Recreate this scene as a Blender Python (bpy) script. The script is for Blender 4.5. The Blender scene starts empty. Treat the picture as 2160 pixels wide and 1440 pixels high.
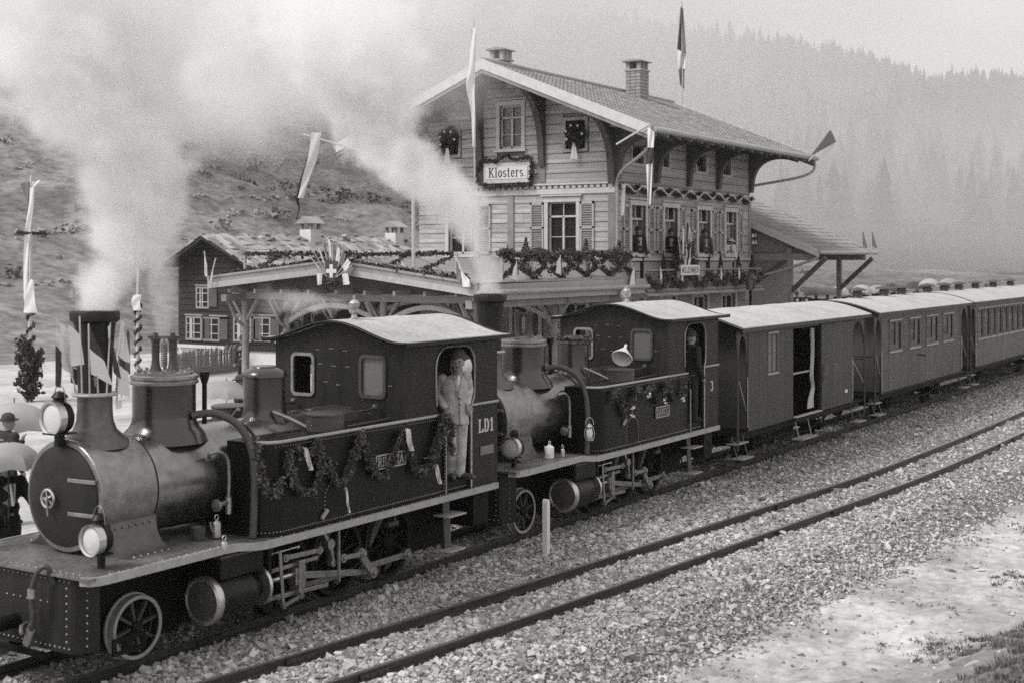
import bpy, math, random
import numpy as np
from math import sin, cos, pi, radians, sqrt, atan2
from mathutils import Vector, Matrix, noise as mnoise
from mathutils.geometry import tessellate_polygon

random.seed(7)
rng = np.random.default_rng(7)
SC = bpy.context.scene
COL = SC.collection

# ------------------------------------------------------------------ camera
# x runs along the railway (away to the right), y away from the rails towards the station, z = 0 is the rail top
HEAD = radians(32.4)
CAM_H = 4.5
FOC = 2840.0                      # focal length in pixels of the 2160 wide photograph
cam_d = bpy.data.cameras.new('camera')
cam = bpy.data.objects.new('camera', cam_d)
COL.objects.link(cam)
cam.location = (0, 0, CAM_H)
cam.rotation_euler = (radians(90), 0, HEAD - radians(90))
cam_d.sensor_width = 36
cam_d.lens = 36 * FOC / 2160
cam_d.shift_y = -175 / 2160
cam_d.clip_start = 0.2
cam_d.clip_end = 4000
cam_d.dof.use_dof = True
cam_d.dof.focus_distance = 25
cam_d.dof.aperture_fstop = 1.8
SC.camera = cam

# ------------------------------------------------------------------ world, sun, exposure
TINT = (1.0, 0.985, 0.945)
world = bpy.data.worlds.new('World')
SC.world = world
world.use_nodes = True
wn = world.node_tree
wn.nodes.clear()
sky = wn.nodes.new('ShaderNodeTexSky')
sky.sky_type = 'NISHITA'
sky.sun_disc = False
SUN_EL, SUN_AZ = radians(50), radians(150)    # azimuth of the sun measured from +x, counter-clockwise
sky.sun_elevation = SUN_EL
sky.sun_rotation = radians(90) - SUN_AZ
bw = wn.nodes.new('ShaderNodeRGBToBW')
mixo = wn.nodes.new('ShaderNodeMix'); mixo.data_type = 'FLOAT'
mixo.inputs[0].default_value = 0.72            # an even overcast veil over the clear sky
mixo.inputs[3].default_value = 5.6
tint = wn.nodes.new('ShaderNodeCombineColor')
bg = wn.nodes.new('ShaderNodeBackground')
bg.inputs[1].default_value = 0.1
wo = wn.nodes.new('ShaderNodeOutputWorld')
wn.links.new(sky.outputs[0], bw.inputs[0])
wn.links.new(bw.outputs[0], mixo.inputs[2])
for i in range(3):
    mm = wn.nodes.new('ShaderNodeMath'); mm.operation = 'MULTIPLY'
    mm.inputs[1].default_value = TINT[i]
    wn.links.new(mixo.outputs[0], mm.inputs[0]); wn.links.new(mm.outputs[0], tint.inputs[i])
wn.links.new(tint.outputs[0], bg.inputs[0])
wn.links.new(bg.outputs[0], wo.inputs[0])

sun_d = bpy.data.lights.new('sun', 'SUN')
sun_d.energy = 1.5
sun_d.angle = radians(22)
sun_d.color = TINT
sun = bpy.data.objects.new('sun', sun_d)
COL.objects.link(sun)
sdir = Vector((cos(SUN_EL) * cos(SUN_AZ), cos(SUN_EL) * sin(SUN_AZ), sin(SUN_EL)))
sun.rotation_euler = sdir.to_track_quat('Z', 'Y').to_euler()
sun.location = (0, 30, 60)

SC.view_settings.view_transform = 'Standard'
SC.view_settings.look = 'None'
SC.view_settings.exposure = 0.92
SC.view_settings.gamma = 1.0
SC.view_settings.use_curve_mapping = False
cy = SC.cycles
cy.max_bounces = 7; cy.diffuse_bounces = 2; cy.glossy_bounces = 2; cy.transmission_bounces = 3
cy.transparent_max_bounces = 12; cy.volume_bounces = 5
cy.use_denoising = False
cy.use_adaptive_sampling = False
cy.adaptive_threshold = 0.02
cy.volume_step_rate = 1.0
cy.volume_max_steps = 128
cy.caustics_reflective = False; cy.caustics_refractive = False

# ------------------------------------------------------------------ pixel of the photograph -> point on a real plane
FW = (cos(HEAD), sin(HEAD)); RT = (sin(HEAD), -cos(HEAD))
def ray(px, py):
    l = (px - 1080) / FOC
    return (FW[0] + l * RT[0], FW[1] + l * RT[1], (545 - py) / FOC)
def onY(px, py, Y):
    d = ray(px, py); t = Y / d[1]
    return Vector((t * d[0], Y, CAM_H + t * d[2]))
def onX(px, py, X):
    d = ray(px, py); t = X / d[0]
    return Vector((X, t * d[1], CAM_H + t * d[2]))
def onZ(px, py, Z):
    d = ray(px, py); t = (Z - CAM_H) / d[2]
    return Vector((t * d[0], t * d[1], Z))
def onD(px, py, D):
    d = ray(px, py)
    return Vector((D * d[0], D * d[1], CAM_H + D * d[2]))

# ------------------------------------------------------------------ materials (neutral greys; the light carries the warm tone)
MATS = {}
def mat(name, v, rough=.6, metal=0., ns=5., na=.25, bump=0., bs=40., rand=0., island=0., stretch=(1, 1, 1), coat=0., spec=.5, n2=0.):
    if name in MATS: return MATS[name]
    m = bpy.data.materials.new(name); m.use_nodes = True
    nt = m.node_tree; N = nt.nodes; L = nt.links
    p = N['Principled BSDF']
    p.inputs['Metallic'].default_value = metal
    p.inputs['Specular IOR Level'].default_value = spec
    if coat: p.inputs['Coat Weight'].default_value = coat; p.inputs['Coat Roughness'].default_value = .15
    tc = N.new('ShaderNodeTexCoord'); mp = N.new('ShaderNodeMapping')
    mp.inputs['Scale'].default_value = stretch
    L.new(tc.outputs['Object'], mp.inputs[0])
    def math(op, a, b):
        n = N.new('ShaderNodeMath'); n.operation = op
        for i, q in enumerate((a, b)):
            if isinstance(q, (int, float)): n.inputs[i].default_value = q
            else: L.new(q, n.inputs[i])
        return n.outputs[0]
    tx = N.new('ShaderNodeTexNoise'); tx.inputs['Scale'].default_value = ns; tx.inputs['Detail'].default_value = 6; tx.inputs['Roughness'].default_value = .65
    L.new(mp.outputs[0], tx.inputs['Vector'])
    f = math('MULTIPLY_ADD', tx.outputs[0], 2 * na * 2); f.node.inputs[2].default_value = 1 - 2 * na
    f = math('MAXIMUM', f, .15)
    if n2:
        t2 = N.new('ShaderNodeTexNoise'); t2.inputs['Scale'].default_value = ns * .12; t2.inputs['Detail'].default_value = 3
        L.new(mp.outputs[0], t2.inputs['Vector'])
        g = math('MULTIPLY_ADD', t2.outputs[0], 4 * n2); g.node.inputs[2].default_value = 1 - 2 * n2
        f = math('MULTIPLY', f, math('MAXIMUM', g, .2))
    if rand:
        oi = N.new('ShaderNodeObjectInfo')
        g = math('MULTIPLY_ADD', oi.outputs['Random'], 2 * rand); g.node.inputs[2].default_value = 1 - rand
        f = math('MULTIPLY', f, g)
    if island:
        ge = N.new('ShaderNodeNewGeometry')
        g = math('MULTIPLY_ADD', ge.outputs['Random Per Island'], 2 * island); g.node.inputs[2].default_value = 1 - island
        f = math('MULTIPLY', f, g)
    f = math('MULTIPLY', f, v)
    cc = N.new('ShaderNodeCombineColor')
    for i in range(3): L.new(f, cc.inputs[i])
    L.new(cc.outputs[0], p.inputs['Base Color'])
    r = math('MULTIPLY_ADD', tx.outputs[0], .3); r.node.inputs[2].default_value = rough - .15
    r.node.use_clamp = True
    L.new(r, p.inputs['Roughness'])
    if bump:
        bt = N.new('ShaderNodeTexNoise'); bt.inputs['Scale'].default_value = bs; bt.inputs['Detail'].default_value = 5
        L.new(mp.outputs[0], bt.inputs['Vector'])
        b = N.new('ShaderNodeBump'); b.inputs['Strength'].default_value = bump; b.inputs['Distance'].default_value = .02
        L.new(bt.outputs[0], b.inputs['Height']); L.new(b.outputs[0], p.inputs['Normal'])
    MATS[name] = m
    return m

def glass_mat(name, v, tr):
    m = bpy.data.materials.new(name); m.use_nodes = True
    nt = m.node_tree; N = nt.nodes; L = nt.links
    p = N['Principled BSDF']; p.inputs['Base Color'].default_value = (v, v, v, 1); p.inputs['Roughness'].default_value = .06
    t = N.new('ShaderNodeBsdfTransparent'); t.inputs[0].default_value = (.85, .85, .85, 1)
    mx = N.new('ShaderNodeMixShader'); mx.inputs[0].default_value = tr
    L.new(p.outputs[0], mx.inputs[1]); L.new(t.outputs[0], mx.inputs[2])
    L.new(mx.outputs[0], N['Material Output'].inputs[0])
    MATS[name] = m
    return m

M = {}
M['black'] = mat('black_paint', .007, .4, ns=2, na=.5, bump=.06, bs=60, spec=.22, n2=.3, stretch=(5, 5, .7))
M['cab'] = mat('dark_cab_paint', .018, .5, ns=2.2, na=.5, n2=.35, bump=.1, bs=60, spec=.25, stretch=(5, 5, .7))
M['boiler'] = mat('boiler_cladding', .29, .27, metal=.92, ns=5, na=.35, bump=.05, bs=30, n2=.28)
M['dome'] = mat('dome_black', .012, .3, ns=5, na=.45, n2=.3, bump=.02, bs=30, spec=.8, coat=.5)
M['smokebox'] = mat('smokebox_grey', .28, .4, metal=.85, ns=6, na=.38, bump=.12, bs=50, n2=.3)
M['door'] = mat('smokebox_door_paint', .018, .5, ns=5, na=.35, bump=.06, bs=40, spec=.3)
M['frame'] = mat('sooty_iron', .006, .65, ns=9, na=.4, bump=.2, bs=30, spec=.2)
M['steel'] = mat('oiled_steel', .3, .45, metal=.85, ns=12, na=.3, bump=.05)
M['bright'] = mat('polished_steel', .55, .3, metal=.9, ns=9, na=.2)
M['chim'] = mat('chimney_paint', .12, .42, metal=.65, ns=6, na=.35, bump=.08, bs=50, n2=.2)
M['board'] = mat('running_board_plate', .2, .45, metal=.6, ns=14, na=.45, bump=.25, bs=60, n2=.4)
M['brass'] = mat('dull_brass', .42, .4, metal=.8, ns=14, na=.25)
M['edge'] = mat('worn_pale_edge_paint', .34, .45, ns=10, na=.25, n2=.1)
M['tyre'] = mat('pale_tyre_paint', .36, .5, ns=9, na=.25)
M['wheelpaint'] = mat('wheel_paint', .012, .6, ns=9, na=.4, spec=.25)
M['bracketwood'] = mat('dark_carved_wood', .085, .75, ns=2.5, na=.3, rand=.1, bump=.15, bs=12)
M['deck'] = mat('chequered_deck_iron', .06, .45, ns=14, na=.4, bump=.2, bs=60)
M['roof_w'] = mat('pale_roof_canvas', .42, .8, ns=14, na=.3, bump=.25, bs=60, n2=.16)
M['van'] = mat('van_paint', .04, .55, ns=6, na=.2, rand=.14, bump=.08, stretch=(4, 4, .5), n2=.3)
M['coach'] = mat('coach_paint', .062, .5, ns=5, na=.22, rand=.14, bump=.08, stretch=(3, 3, .6), n2=.35)
M['coach2'] = mat('coach_paint_light', .085, .5, ns=5, na=.22, rand=.14, bump=.08, stretch=(3, 3, .6), n2=.35)
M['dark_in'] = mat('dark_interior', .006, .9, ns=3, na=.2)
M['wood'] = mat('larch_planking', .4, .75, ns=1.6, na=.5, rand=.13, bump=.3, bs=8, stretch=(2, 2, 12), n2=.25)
M['wood_d'] = mat('darker_timber', .24, .75, ns=2.5, na=.3, rand=.12, bump=.15, bs=12)  # a darker timber tone for walls, posts and framing
M['fascia'] = mat('canopy_fascia_paint', .33, .65, ns=5, na=.3, n2=.2)
M['trim'] = mat('pale_window_trim', .54, .65, ns=5, na=.16, rand=.06)
M['shutter'] = mat('shutter_paint', .42, .65, ns=6, na=.2, rand=.08)
M['stone'] = mat('station_stone', .33, .85, ns=5, na=.25, rand=.15, bump=.3, bs=20)
M['tile'] = mat('roof_tile', .25, .8, ns=6, na=.25, rand=.22, bump=.15, bs=30)
M['tile_stuff'] = mat('roof_tile_run', .25, .8, ns=6, na=.25, island=.22, bump=.15, bs=30)
M['brick'] = mat('chimney_brick', .3, .85, ns=8, na=.25, rand=.18, bump=.2)
M['plaster'] = mat('white_limewash', .66, .85, ns=3, na=.14, bump=.1, n2=.1)
M['chalet'] = mat('weathered_chalet_timber', .022, .8, ns=1.6, na=.35, bump=.3, bs=8, stretch=(1, 1, 9))
M['shingle'] = mat('stone_slab_roof', .3, .85, ns=2, na=.3, island=.42, bump=.3, bs=10)
M['ballast'] = mat('ballast_stone', .37, .9, ns=9, na=.35, island=.55, bump=.2, bs=30)
M['bed'] = mat('ballast_bed_soil', .17, .95, ns=26, na=.9, bump=1, bs=34, n2=.15)
M['platform'] = mat('platform_gravel', .44, .95, ns=6, na=.3, bump=.8, bs=30, n2=.3)
M['sand'] = mat('sandy_path_soil', .4, .95, ns=5, na=.45, bump=1., bs=26, n2=.45)
M['soil'] = mat('bank_soil', .19, .95, ns=4, na=.5, bump=1., bs=20, n2=.4)
M['ground'] = mat('rough_meadow', .15, .95, ns=1.3, na=.8, bump=1., bs=4, n2=.6, stretch=(.8, .8, 1.6))
M['grass'] = mat('dry_grass', .14, .9, ns=2, na=.3, island=.45)
M['rail'] = mat('rail_steel', .05, .42, metal=.35, ns=8, na=.35, bump=.1, bs=50)
M['sleeper'] = mat('tarred_sleeper', .2, .9, ns=4, na=.4, rand=.2, bump=.4, bs=14, stretch=(6, 1, 2))
M['leaf'] = mat('garland_leaf', .075, .6, ns=9, na=.3, island=.75)
M['leaf_d'] = mat('evergreen_needle', .05, .7, ns=9, na=.3, island=.6)
M['bark'] = mat('stem_bark', .07, .9, ns=9, na=.4, bump=.4)
M['white'] = mat('white_cloth', .72, .85, ns=6, na=.08, bump=.08, bs=14)
M['darkcloth'] = mat('dark_cloth', .05, .85, ns=6, na=.2, bump=.08, bs=14)
M['midcloth'] = mat('mid_cloth', .17, .85, ns=6, na=.2, bump=.08, bs=14)
M['pole'] = mat('pale_pole_paint', .5, .6, ns=6, na=.15)
M['skin'] = mat('skin', .25, .6, ns=14, na=.3)
M['jacket'] = mat('worn_drill_jacket', .46, .9, ns=9, na=.4, bump=.5, bs=40, n2=.3)
M['trouser'] = mat('worn_drill_trousers', .46, .9, ns=6, na=.65, bump=.5, bs=30, n2=.45)
M['cap'] = mat('dark_cap_felt', .05, .9, ns=9, na=.25)
M['coat'] = mat('dark_coat', .014, .85, ns=6, na=.3, rand=.5)
M['boot'] = mat('greasy_leather', .07, .5, ns=9, na=.3)
M['straw'] = mat('straw', .55, .8, ns=20, na=.2)
M['umb_l'] = mat('pale_umbrella_silk', .3, .7, ns=3, na=.15, rand=.25)
M['umb_d'] = mat('dark_umbrella_silk', .035, .6, ns=3, na=.2)
M['ink'] = mat('sign_ink', .05, .6, ns=9, na=.2)
M['letter'] = mat('letter_paint', .5, .5, ns=9, na=.15)
M['letter_dim'] = mat('faded_letter_paint', .17, .6, ns=9, na=.3)
M['tin'] = mat('dented_tin', .42, .4, metal=.7, ns=9, na=.3, bump=.2)
M['red'] = mat('shield_field', .06, .6, ns=6, na=.2)
M['forest'] = mat('far_conifers', .03, .95, ns=2, na=.4, island=.4)
M['bush'] = mat('hill_bush', .07, .9, ns=2, na=.4, island=.5)
M['hillpath'] = mat('pale_hill_track', .38, .95, ns=1, na=.3)
M['curtain'] = mat('pale_curtain', .5, .85, ns=9, na=.15)
M['glass_dark'] = glass_mat('window_glass', .03, .35)
M['glass_pale'] = glass_mat('milky_glass', .16, .1)  # pale milky panes, almost opaque
M['lens'] = mat('lamp_glass', .62, .12, metal=.0, ns=6, na=.1)
M['porcelain'] = mat('porcelain', .75, .3, ns=9, na=.05)

# ------------------------------------------------------------------ mesh builder
ORG = {}
class MB:
    def __init__(s): s.v = []; s.f = []
    def add(s, vs, fs):
        o = len(s.v); s.v.extend(tuple(q) for q in vs); s.f.extend(tuple(i + o for i in f) for f in fs); return s
    def box(s, x0, x1, y0, y1, z0, z1):
        return s.add([(x0,y0,z0),(x1,y0,z0),(x1,y1,z0),(x0,y1,z0),(x0,y0,z1),(x1,y0,z1),(x1,y1,z1),(x0,y1,z1)],
              [(0,3,2,1),(4,5,6,7),(0,1,5,4),(1,2,6,5),(2,3,7,6),(3,0,4,7)])
    def bar(s, p0, p1, w, h, up=(0, 0, 1)):
        p0 = Vector(p0); p1 = Vector(p1); d = (p1 - p0).normalized(); u = Vector(up)
        if abs(d.dot(u)) > .98: u = Vector((0, 1, 0))
        a = d.cross(u).normalized(); b = a.cross(d).normalized()
        vs = []
        for p in (p0, p1):
            for i, j in ((-1, -1), (1, -1), (1, 1), (-1, 1)): vs.append(p + a * i * w / 2 + b * j * h / 2)
        return s.add(vs, [(0,1,2,3),(7,6,5,4),(0,4,5,1),(1,5,6,2),(2,6,7,3),(3,7,4,0)])
    def lathe(s, prof, p=(0, 0, 0), ax=(0, 0, 1), n=24, cap=True, sx=1., sy=1.):
        ax = Vector(ax).normalized(); q = ax.to_track_quat('Z', 'Y').to_matrix(); p = Vector(p)
        vs = []; fs = []
        for r, z in prof:
            for i in range(n):
                a = 2 * pi * i / n
                vs.append(p + q @ Vector((r * cos(a) * sx, r * sin(a) * sy, z)))
        for k in range(len(prof) - 1):
            for i in range(n):
                j = (i + 1) % n
                fs.append((k*n+i, k*n+j, (k+1)*n+j, (k+1)*n+i))
        if cap:
            if prof[0][0] > 1e-5: fs.append(tuple(reversed(range(n))))
            if prof[-1][0] > 1e-5: fs.append(tuple((len(prof)-1)*n + i for i in range(n)))
        return s.add(vs, fs)
    def cyl(s, p0, p1, r0, r1=None, n=16, cap=True):
        p0 = Vector(p0); p1 = Vector(p1); L = (p1 - p0).length
        return s.lathe([(r0, 0), (r0 if r1 is None else r1, L)], p0, p1 - p0, n, cap)
    def tube(s, path, r, n=8, closed=False, cap=True):
        P = [Vector(p) for p in path]; m = len(P); vs = []; fs = []
        rr = r if isinstance(r, (list, tuple)) else [r] * m
        prev = None
        for i in range(m):
            if closed: t = P[(i+1) % m] - P[i-1]
            else: t = P[min(i+1, m-1)] - P[max(i-1, 0)]
            t.normalize()
            if prev is None:
                a = t.cross(Vector((0, 0, 1)))
                if a.length < .05: a = t.cross(Vector((1, 0, 0)))
            else: a = prev - t * prev.dot(t)
            a.normalize(); prev = a; b = t.cross(a)
            for k in range(n):
                g = 2 * pi * k / n
                vs.append(P[i] + (a * cos(g) + b * sin(g)) * rr[i])
        for i in range(m if closed else m - 1):
            for k in range(n):
                l = (k + 1) % n; j = (i + 1) % m
                fs.append((i*n+k, i*n+l, j*n+l, j*n+k))
        if cap and not closed:
            fs.append(tuple(reversed(range(n)))); fs.append(tuple((m-1)*n + k for k in range(n)))
        return s.add(vs, fs)
    def prism(s, pts, pl, d0, d1, holes=()):
        def P(a, b, d):
            return {'xz': (a, d, b), 'yz': (d, a, b), 'xy': (a, b, d)}[pl]
        loops = [list(pts)] + [list(h) for h in holes]
        flat = [q for l in loops for q in l]; n = len(flat)
        vs = [P(a, b, d0) for a, b in flat] + [P(a, b, d1) for a, b in flat]
        fs = []
        if holes:
            tri = tessellate_polygon([[Vector((a, b, 0)) for a, b in l] for l in loops])
            fs += [tuple(t) for t in tri] + [tuple(i + n for i in reversed(t)) for t in tri]
        else:
            fs += [tuple(range(n)), tuple(n + i for i in reversed(range(n)))]
        o = 0
        for l in loops:
            m = len(l)
            for i in range(m):
                j = (i + 1) % m
                fs.append((o+i, o+j, n+o+j, n+o+i))
            o += m
        return s.add(vs, fs)
    def sheet(s, fn, nu, nv):
        vs = [fn(i / nu, j / nv) for j in range(nv + 1) for i in range(nu + 1)]
        fs = [(j*(nu+1)+i, j*(nu+1)+i+1, (j+1)*(nu+1)+i+1, (j+1)*(nu+1)+i) for j in range(nv) for i in range(nu)]
        return s.add(vs, fs)
    def thick_sheet(s, fn, nu, nv, off):
        a = MB().sheet(fn, nu, nv); off = Vector(off); n = len(a.v)
        vs = a.v + [tuple(Vector(q) + off) for q in a.v]
        fs = list(a.f) + [tuple(i + n for i in reversed(f)) for f in a.f]
        w = nu + 1
        edge = [i for i in range(w)] + [(j+1)*w - 1 for j in range(1, nv+1)] + [nv*w + i for i in range(nu-1, -1, -1)] + [j*w for j in range(nv-1, 0, -1)]
        for i in range(len(edge)):
            p, q = edge[i], edge[(i+1) % len(edge)]
            fs.append((q, p, p + n, q + n))
        return s.add(vs, fs)
    def loft(s, secs, n=24):
        """closed body through elliptical sections (centre, rx, ry)"""
        vs = []; fs = []; m = len(secs)
        for c, rx, ry in secs:
            for i in range(n):
                a = 2*pi*i/n; ca, sa = cos(a), sin(a)
                vs.append((c[0] + rx*math.copysign(abs(ca)**.85, ca), c[1] + ry*math.copysign(abs(sa)**.85, sa), c[2]))
        for k in range(m - 1):
            for i in range(n): fs.append((k*n+i, k*n+(i+1) % n, (k+1)*n+(i+1) % n, (k+1)*n+i))
        fs += [tuple(reversed(range(n))), tuple((m-1)*n+i for i in range(n))]
        return s.add(vs, fs)
    def sph(s, c, r, n=12, m=8, sc=(1, 1, 1)):
        c = Vector(c); prof = [(r * sin(pi * k / m), -r * cos(pi * k / m)) for k in range(m + 1)]
        prof[0] = (1e-6, -r); prof[-1] = (1e-6, r)
        a = MB().lathe(prof, (0, 0, 0), (0, 0, 1), n, False)
        return s.add([(c.x + x*sc[0], c.y + y*sc[1], c.z + z*sc[2]) for x, y, z in a.v], a.f)
    def caps(s, p0, r0, p1, r1, n=10):
        """a closed tapered limb with round ends"""
        p0 = Vector(p0); p1 = Vector(p1); L = (p1 - p0).length; m = 4
        prof = [(max(r0 * sin(pi/2 * k / m), 1e-6), -r0 * cos(pi/2 * k / m)) for k in range(m + 1)]
        prof += [(max(r1 * cos(pi/2 * k / m), 1e-6), L + r1 * sin(pi/2 * k / m)) for k in range(m + 1)]
        return s.lathe(prof, p0, p1 - p0, n, False)
    def leaves(s, pts, size, jit=.4, folded=True):
        """a small folded leaf at each point, turned at random"""
        for p in pts:
            a = Vector((random.gauss(0, 1), random.gauss(0, 1), random.gauss(0, 1))); a.normalize()
            b = a.orthogonal().normalized(); b = (Matrix.Rotation(random.uniform(0, 6.28), 3, a) @ b)
            c = a.cross(b); z = size * random.uniform(1 - jit, 1 + jit); p = Vector(p)
            s.add([p - b * z * .5, p + c * z * .3 + a * z * .1, p + b * z * .5, p - c * z * .3 + a * z * .1], [(0, 1, 2), (0, 2, 3)])
        return s
    def build(s, name, m=None, par=None, smooth=35, bev=0., kind=None, label=None, pos=None):
        me = bpy.data.meshes.new(name)
        o = bpy.data.objects.new(name, me)
        off = Vector((0, 0, 0))
        if par is None:
            xs = np.array(s.v)
            if pos is not None: off = Vector(pos)
            else:
                lo, hi = xs.min(0), xs.max(0); off = Vector(((lo[0]+hi[0])/2, (lo[1]+hi[1])/2, lo[2]))
            o.location = off; ORG[o] = off
        elif par in ORG:
            off = ORG[par]
            ORG[o] = off
        me.from_pydata([(x - off[0], y - off[1], z - off[2]) for x, y, z in s.v] if off.length else s.v, [], s.f)
        fix(me)
        if m: me.materials.append(m)
        if smooth:
            me.shade_smooth(); me.set_sharp_from_angle(angle=radians(smooth))
        COL.objects.link(o)
        if par is not None: o.parent = par
        if bev:
            b = o.modifiers.new('bevel', 'BEVEL'); b.width = bev; b.segments = 2; b.limit_method = 'ANGLE'; b.angle_limit = radians(50)
        if kind: o['kind'] = kind
        if label: o['label'] = label
        return o

def fix(me):
    import bmesh
    if len(me.polygons) > 6000: return
    b = bmesh.new(); b.from_mesh(me); bmesh.ops.recalc_face_normals(b, faces=b.faces); b.to_mesh(me); b.free()

def thing(name, label, cat, loc=(0, 0, 0), group=None, rz=0., glob=True):
    o = bpy.data.objects.new(name, None); o.empty_display_size = .2
    COL.objects.link(o); o.location = loc; o.rotation_euler = (0, 0, rz)
    o['label'] = label; o['category'] = cat
    if group: o['group'] = group
    if glob and not rz: ORG[o] = Vector(loc)
    return o
def tag(o, label, cat, group=None):
    o['label'] = label; o['category'] = cat
    if group: o['group'] = group
    return o
def struct(o): o['kind'] = 'structure'; return o
def kids(o): return [c for c in COL.objects if c.parent == o]
def copy_tree(o, loc, label=None, rz=None, par=None, _kids=None):
    if _kids is None:
        _kids = {}
        for c in COL.objects:
            if c.parent is not None: _kids.setdefault(c.parent.name, []).append(c)
    c = o.copy(); COL.objects.link(c)
    if par is not None: c.parent = par
    else:
        c.location = loc
        if rz is not None: c.rotation_euler = (0, 0, rz)
        if label: c['label'] = label
    for k in _kids.get(o.name, []): copy_tree(k, None, par=c, _kids=_kids)
    return c

UNIT = None
def unit_mesh(m):
    """a cube of edge one, shared by all planks of one material"""
    key = 'unit_' + m.name
    if key in bpy.data.meshes: return bpy.data.meshes[key]
    b = MB().box(-.5, .5, -.5, .5, -.5, .5)
    me = bpy.data.meshes.new(key); me.from_pydata(b.v, [], b.f); fix(me); me.materials.append(m)
    return me
def piece(name, m, par, c, size, rot=None):
    o = bpy.data.objects.new(name, unit_mesh(m)); COL.objects.link(o)
    o.parent = par
    o.location = Vector(c) - ORG.get(par, Vector((0, 0, 0)))
    o.scale = size
    if rot: o.rotation_euler = rot
    return o

# ------------------------------------------------------------------ lettering: every glyph is a set of strokes in a box one high
def _arc(cx, cy, rx, ry, a0, a1, n=12): return [(cx + rx * cos(radians(a0 + (a1-a0)*i/n)), cy + ry * sin(radians(a0 + (a1-a0)*i/n))) for i in range(n + 1)]
def _sf(x, y, w=.3): return [(x - w/2, y), (x + w/2, y)]
GLYPH = {
 'K': (.78, [[(.18, 0), (.18, 1)], [(.2, .38), (.62, .97)], [(.32, .55), (.66, .03)], _sf(.18, .03), _sf(.18, .97), _sf(.64, .97, .24), _sf(.66, .03, .26)]),
 'l': (.38, [[(.19, 0), (.19, 1)], _sf(.19, .03, .32), [(.04, .97), (.2, .97)]]),
 'o': (.56, [_arc(.28, .34, .2, .32, 0, 360, 20)]),
 's': (.5, [_arc(.25, .5, .15, .155, 30, 270, 10) + _arc(.25, .19, .16, .16, 90, -150, 10), ]),
 't': (.42, [[(.18, .9), (.18, .12)] + _arc(.27, .1, .09, .08, 180, 330, 6), [(.02, .66), (.36, .66)]]),
 'e': (.54, [[(.1, .36), (.45, .36)] + _arc(.27, .34, .185, .32, 5, 320, 16)]),
 'r': (.46, [[(.15, 0), (.15, .66)], _sf(.15, .03, .28), [(.02, .64), (.15, .64)], _arc(.3, .48, .14, .16, 160, 40, 6)]),
 '.': (.3, [[(.1, .06), (.2, .06)]]),
 'L': (.62, [[(.15, 0), (.15, 1)], [(.02, .04), (.56, .04), (.56, .24)], _sf(.15, .97)]),
 'D': (.7, [[(.16, 0), (.16, 1)], [(.03, .97), (.3, .97)] + _arc(.3, .5, .28, .47, 90, -90, 14) + [(.03, .03)]]),
 '1': (.46, [[(.25, 0), (.25, 1)], [(.25, .97), (.08, .8)], _sf(.25, .03, .36)]),
 'R': (.7, [[(.16, 0), (.16, 1)], [(.04, .97), (.36, .97)] + _arc(.36, .74, .2, .23, 90, -90, 10) + [(.16, .51)], [(.34, .5), (.6, .03)], _sf(.16, .03), _sf(.6, .03, .18)]),
 'H': (.74, [[(.16, 0), (.16, 1)], [(.58, 0), (.58, 1)], [(.16, .5), (.58, .5)]] + [_sf(x, y, .26) for x in (.16, .58) for y in (.03, .97)]),
 'A': (.72, [[(.08, 0), (.36, 1), (.64, 0)], [(.17, .33), (.55, .33)], _sf(.08, .03, .2), _sf(.64, .03, .22)]),
 'E': (.62, [[(.14, 0), (.14, 1)], [(.02, .97), (.54, .97), (.54, .8)], [(.14, .5), (.4, .5)], [(.02, .03), (.56, .03), (.56, .22)]]),
 'T': (.66, [[(.33, 0), (.33, 1)], [(.04, .8), (.04, .97), (.62, .97), (.62, .8)], _sf(.33, .03)]),
 'I': (.36, [[(.18, 0), (.18, 1)], _sf(.18, .03), _sf(.18, .97)]),
 'V': (.7, [[(.07, 1), (.35, 0), (.63, 1)], _sf(.07, .97, .22), _sf(.63, .97, .2)]),
 'O': (.7, [_arc(.35, .5, .27, .47, 0, 360, 24)]),
 'S': (.6, [_arc(.3, .74, .2, .23, 20, 270, 10) + _arc(.3, .26, .21, .24, 90, -160, 10)]),
 '3': (.6, [_arc(.28, .75, .18, .22, 150, -90, 10), _arc(.28, .27, .21, .25, 90, -150, 12)]),
 'W': (.95, [[(.06, 1), (.26, 0), (.47, .9), (.68, 0), (.88, 1)]]),
 'M': (.9, [[(.12, 0), (.12, 1), (.44, .2), (.76, 1), (.76, 0)]]),
 'N': (.76, [[(.14, 0), (.14, 1), (.6, 0), (.6, 1)]]),
 'F': (.58, [[(.14, 0), (.14, 1)], [(.02, .97), (.52, .97), (.52, .8)], [(.14, .5), (.4, .5)], _sf(.14, .03)]),
 ' ': (.4, []),
}
GLYPH['Æ'] = (.98, [[(.04, 0), (.42, 1)], [(.46, 0), (.46, 1)], [(.4, .97), (.9, .97), (.9, .8)], [(.46, .5), (.76, .5)], [(.2, .33), (.46, .33)], [(.4, .03), (.92, .03), (.92, .22)]])
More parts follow.
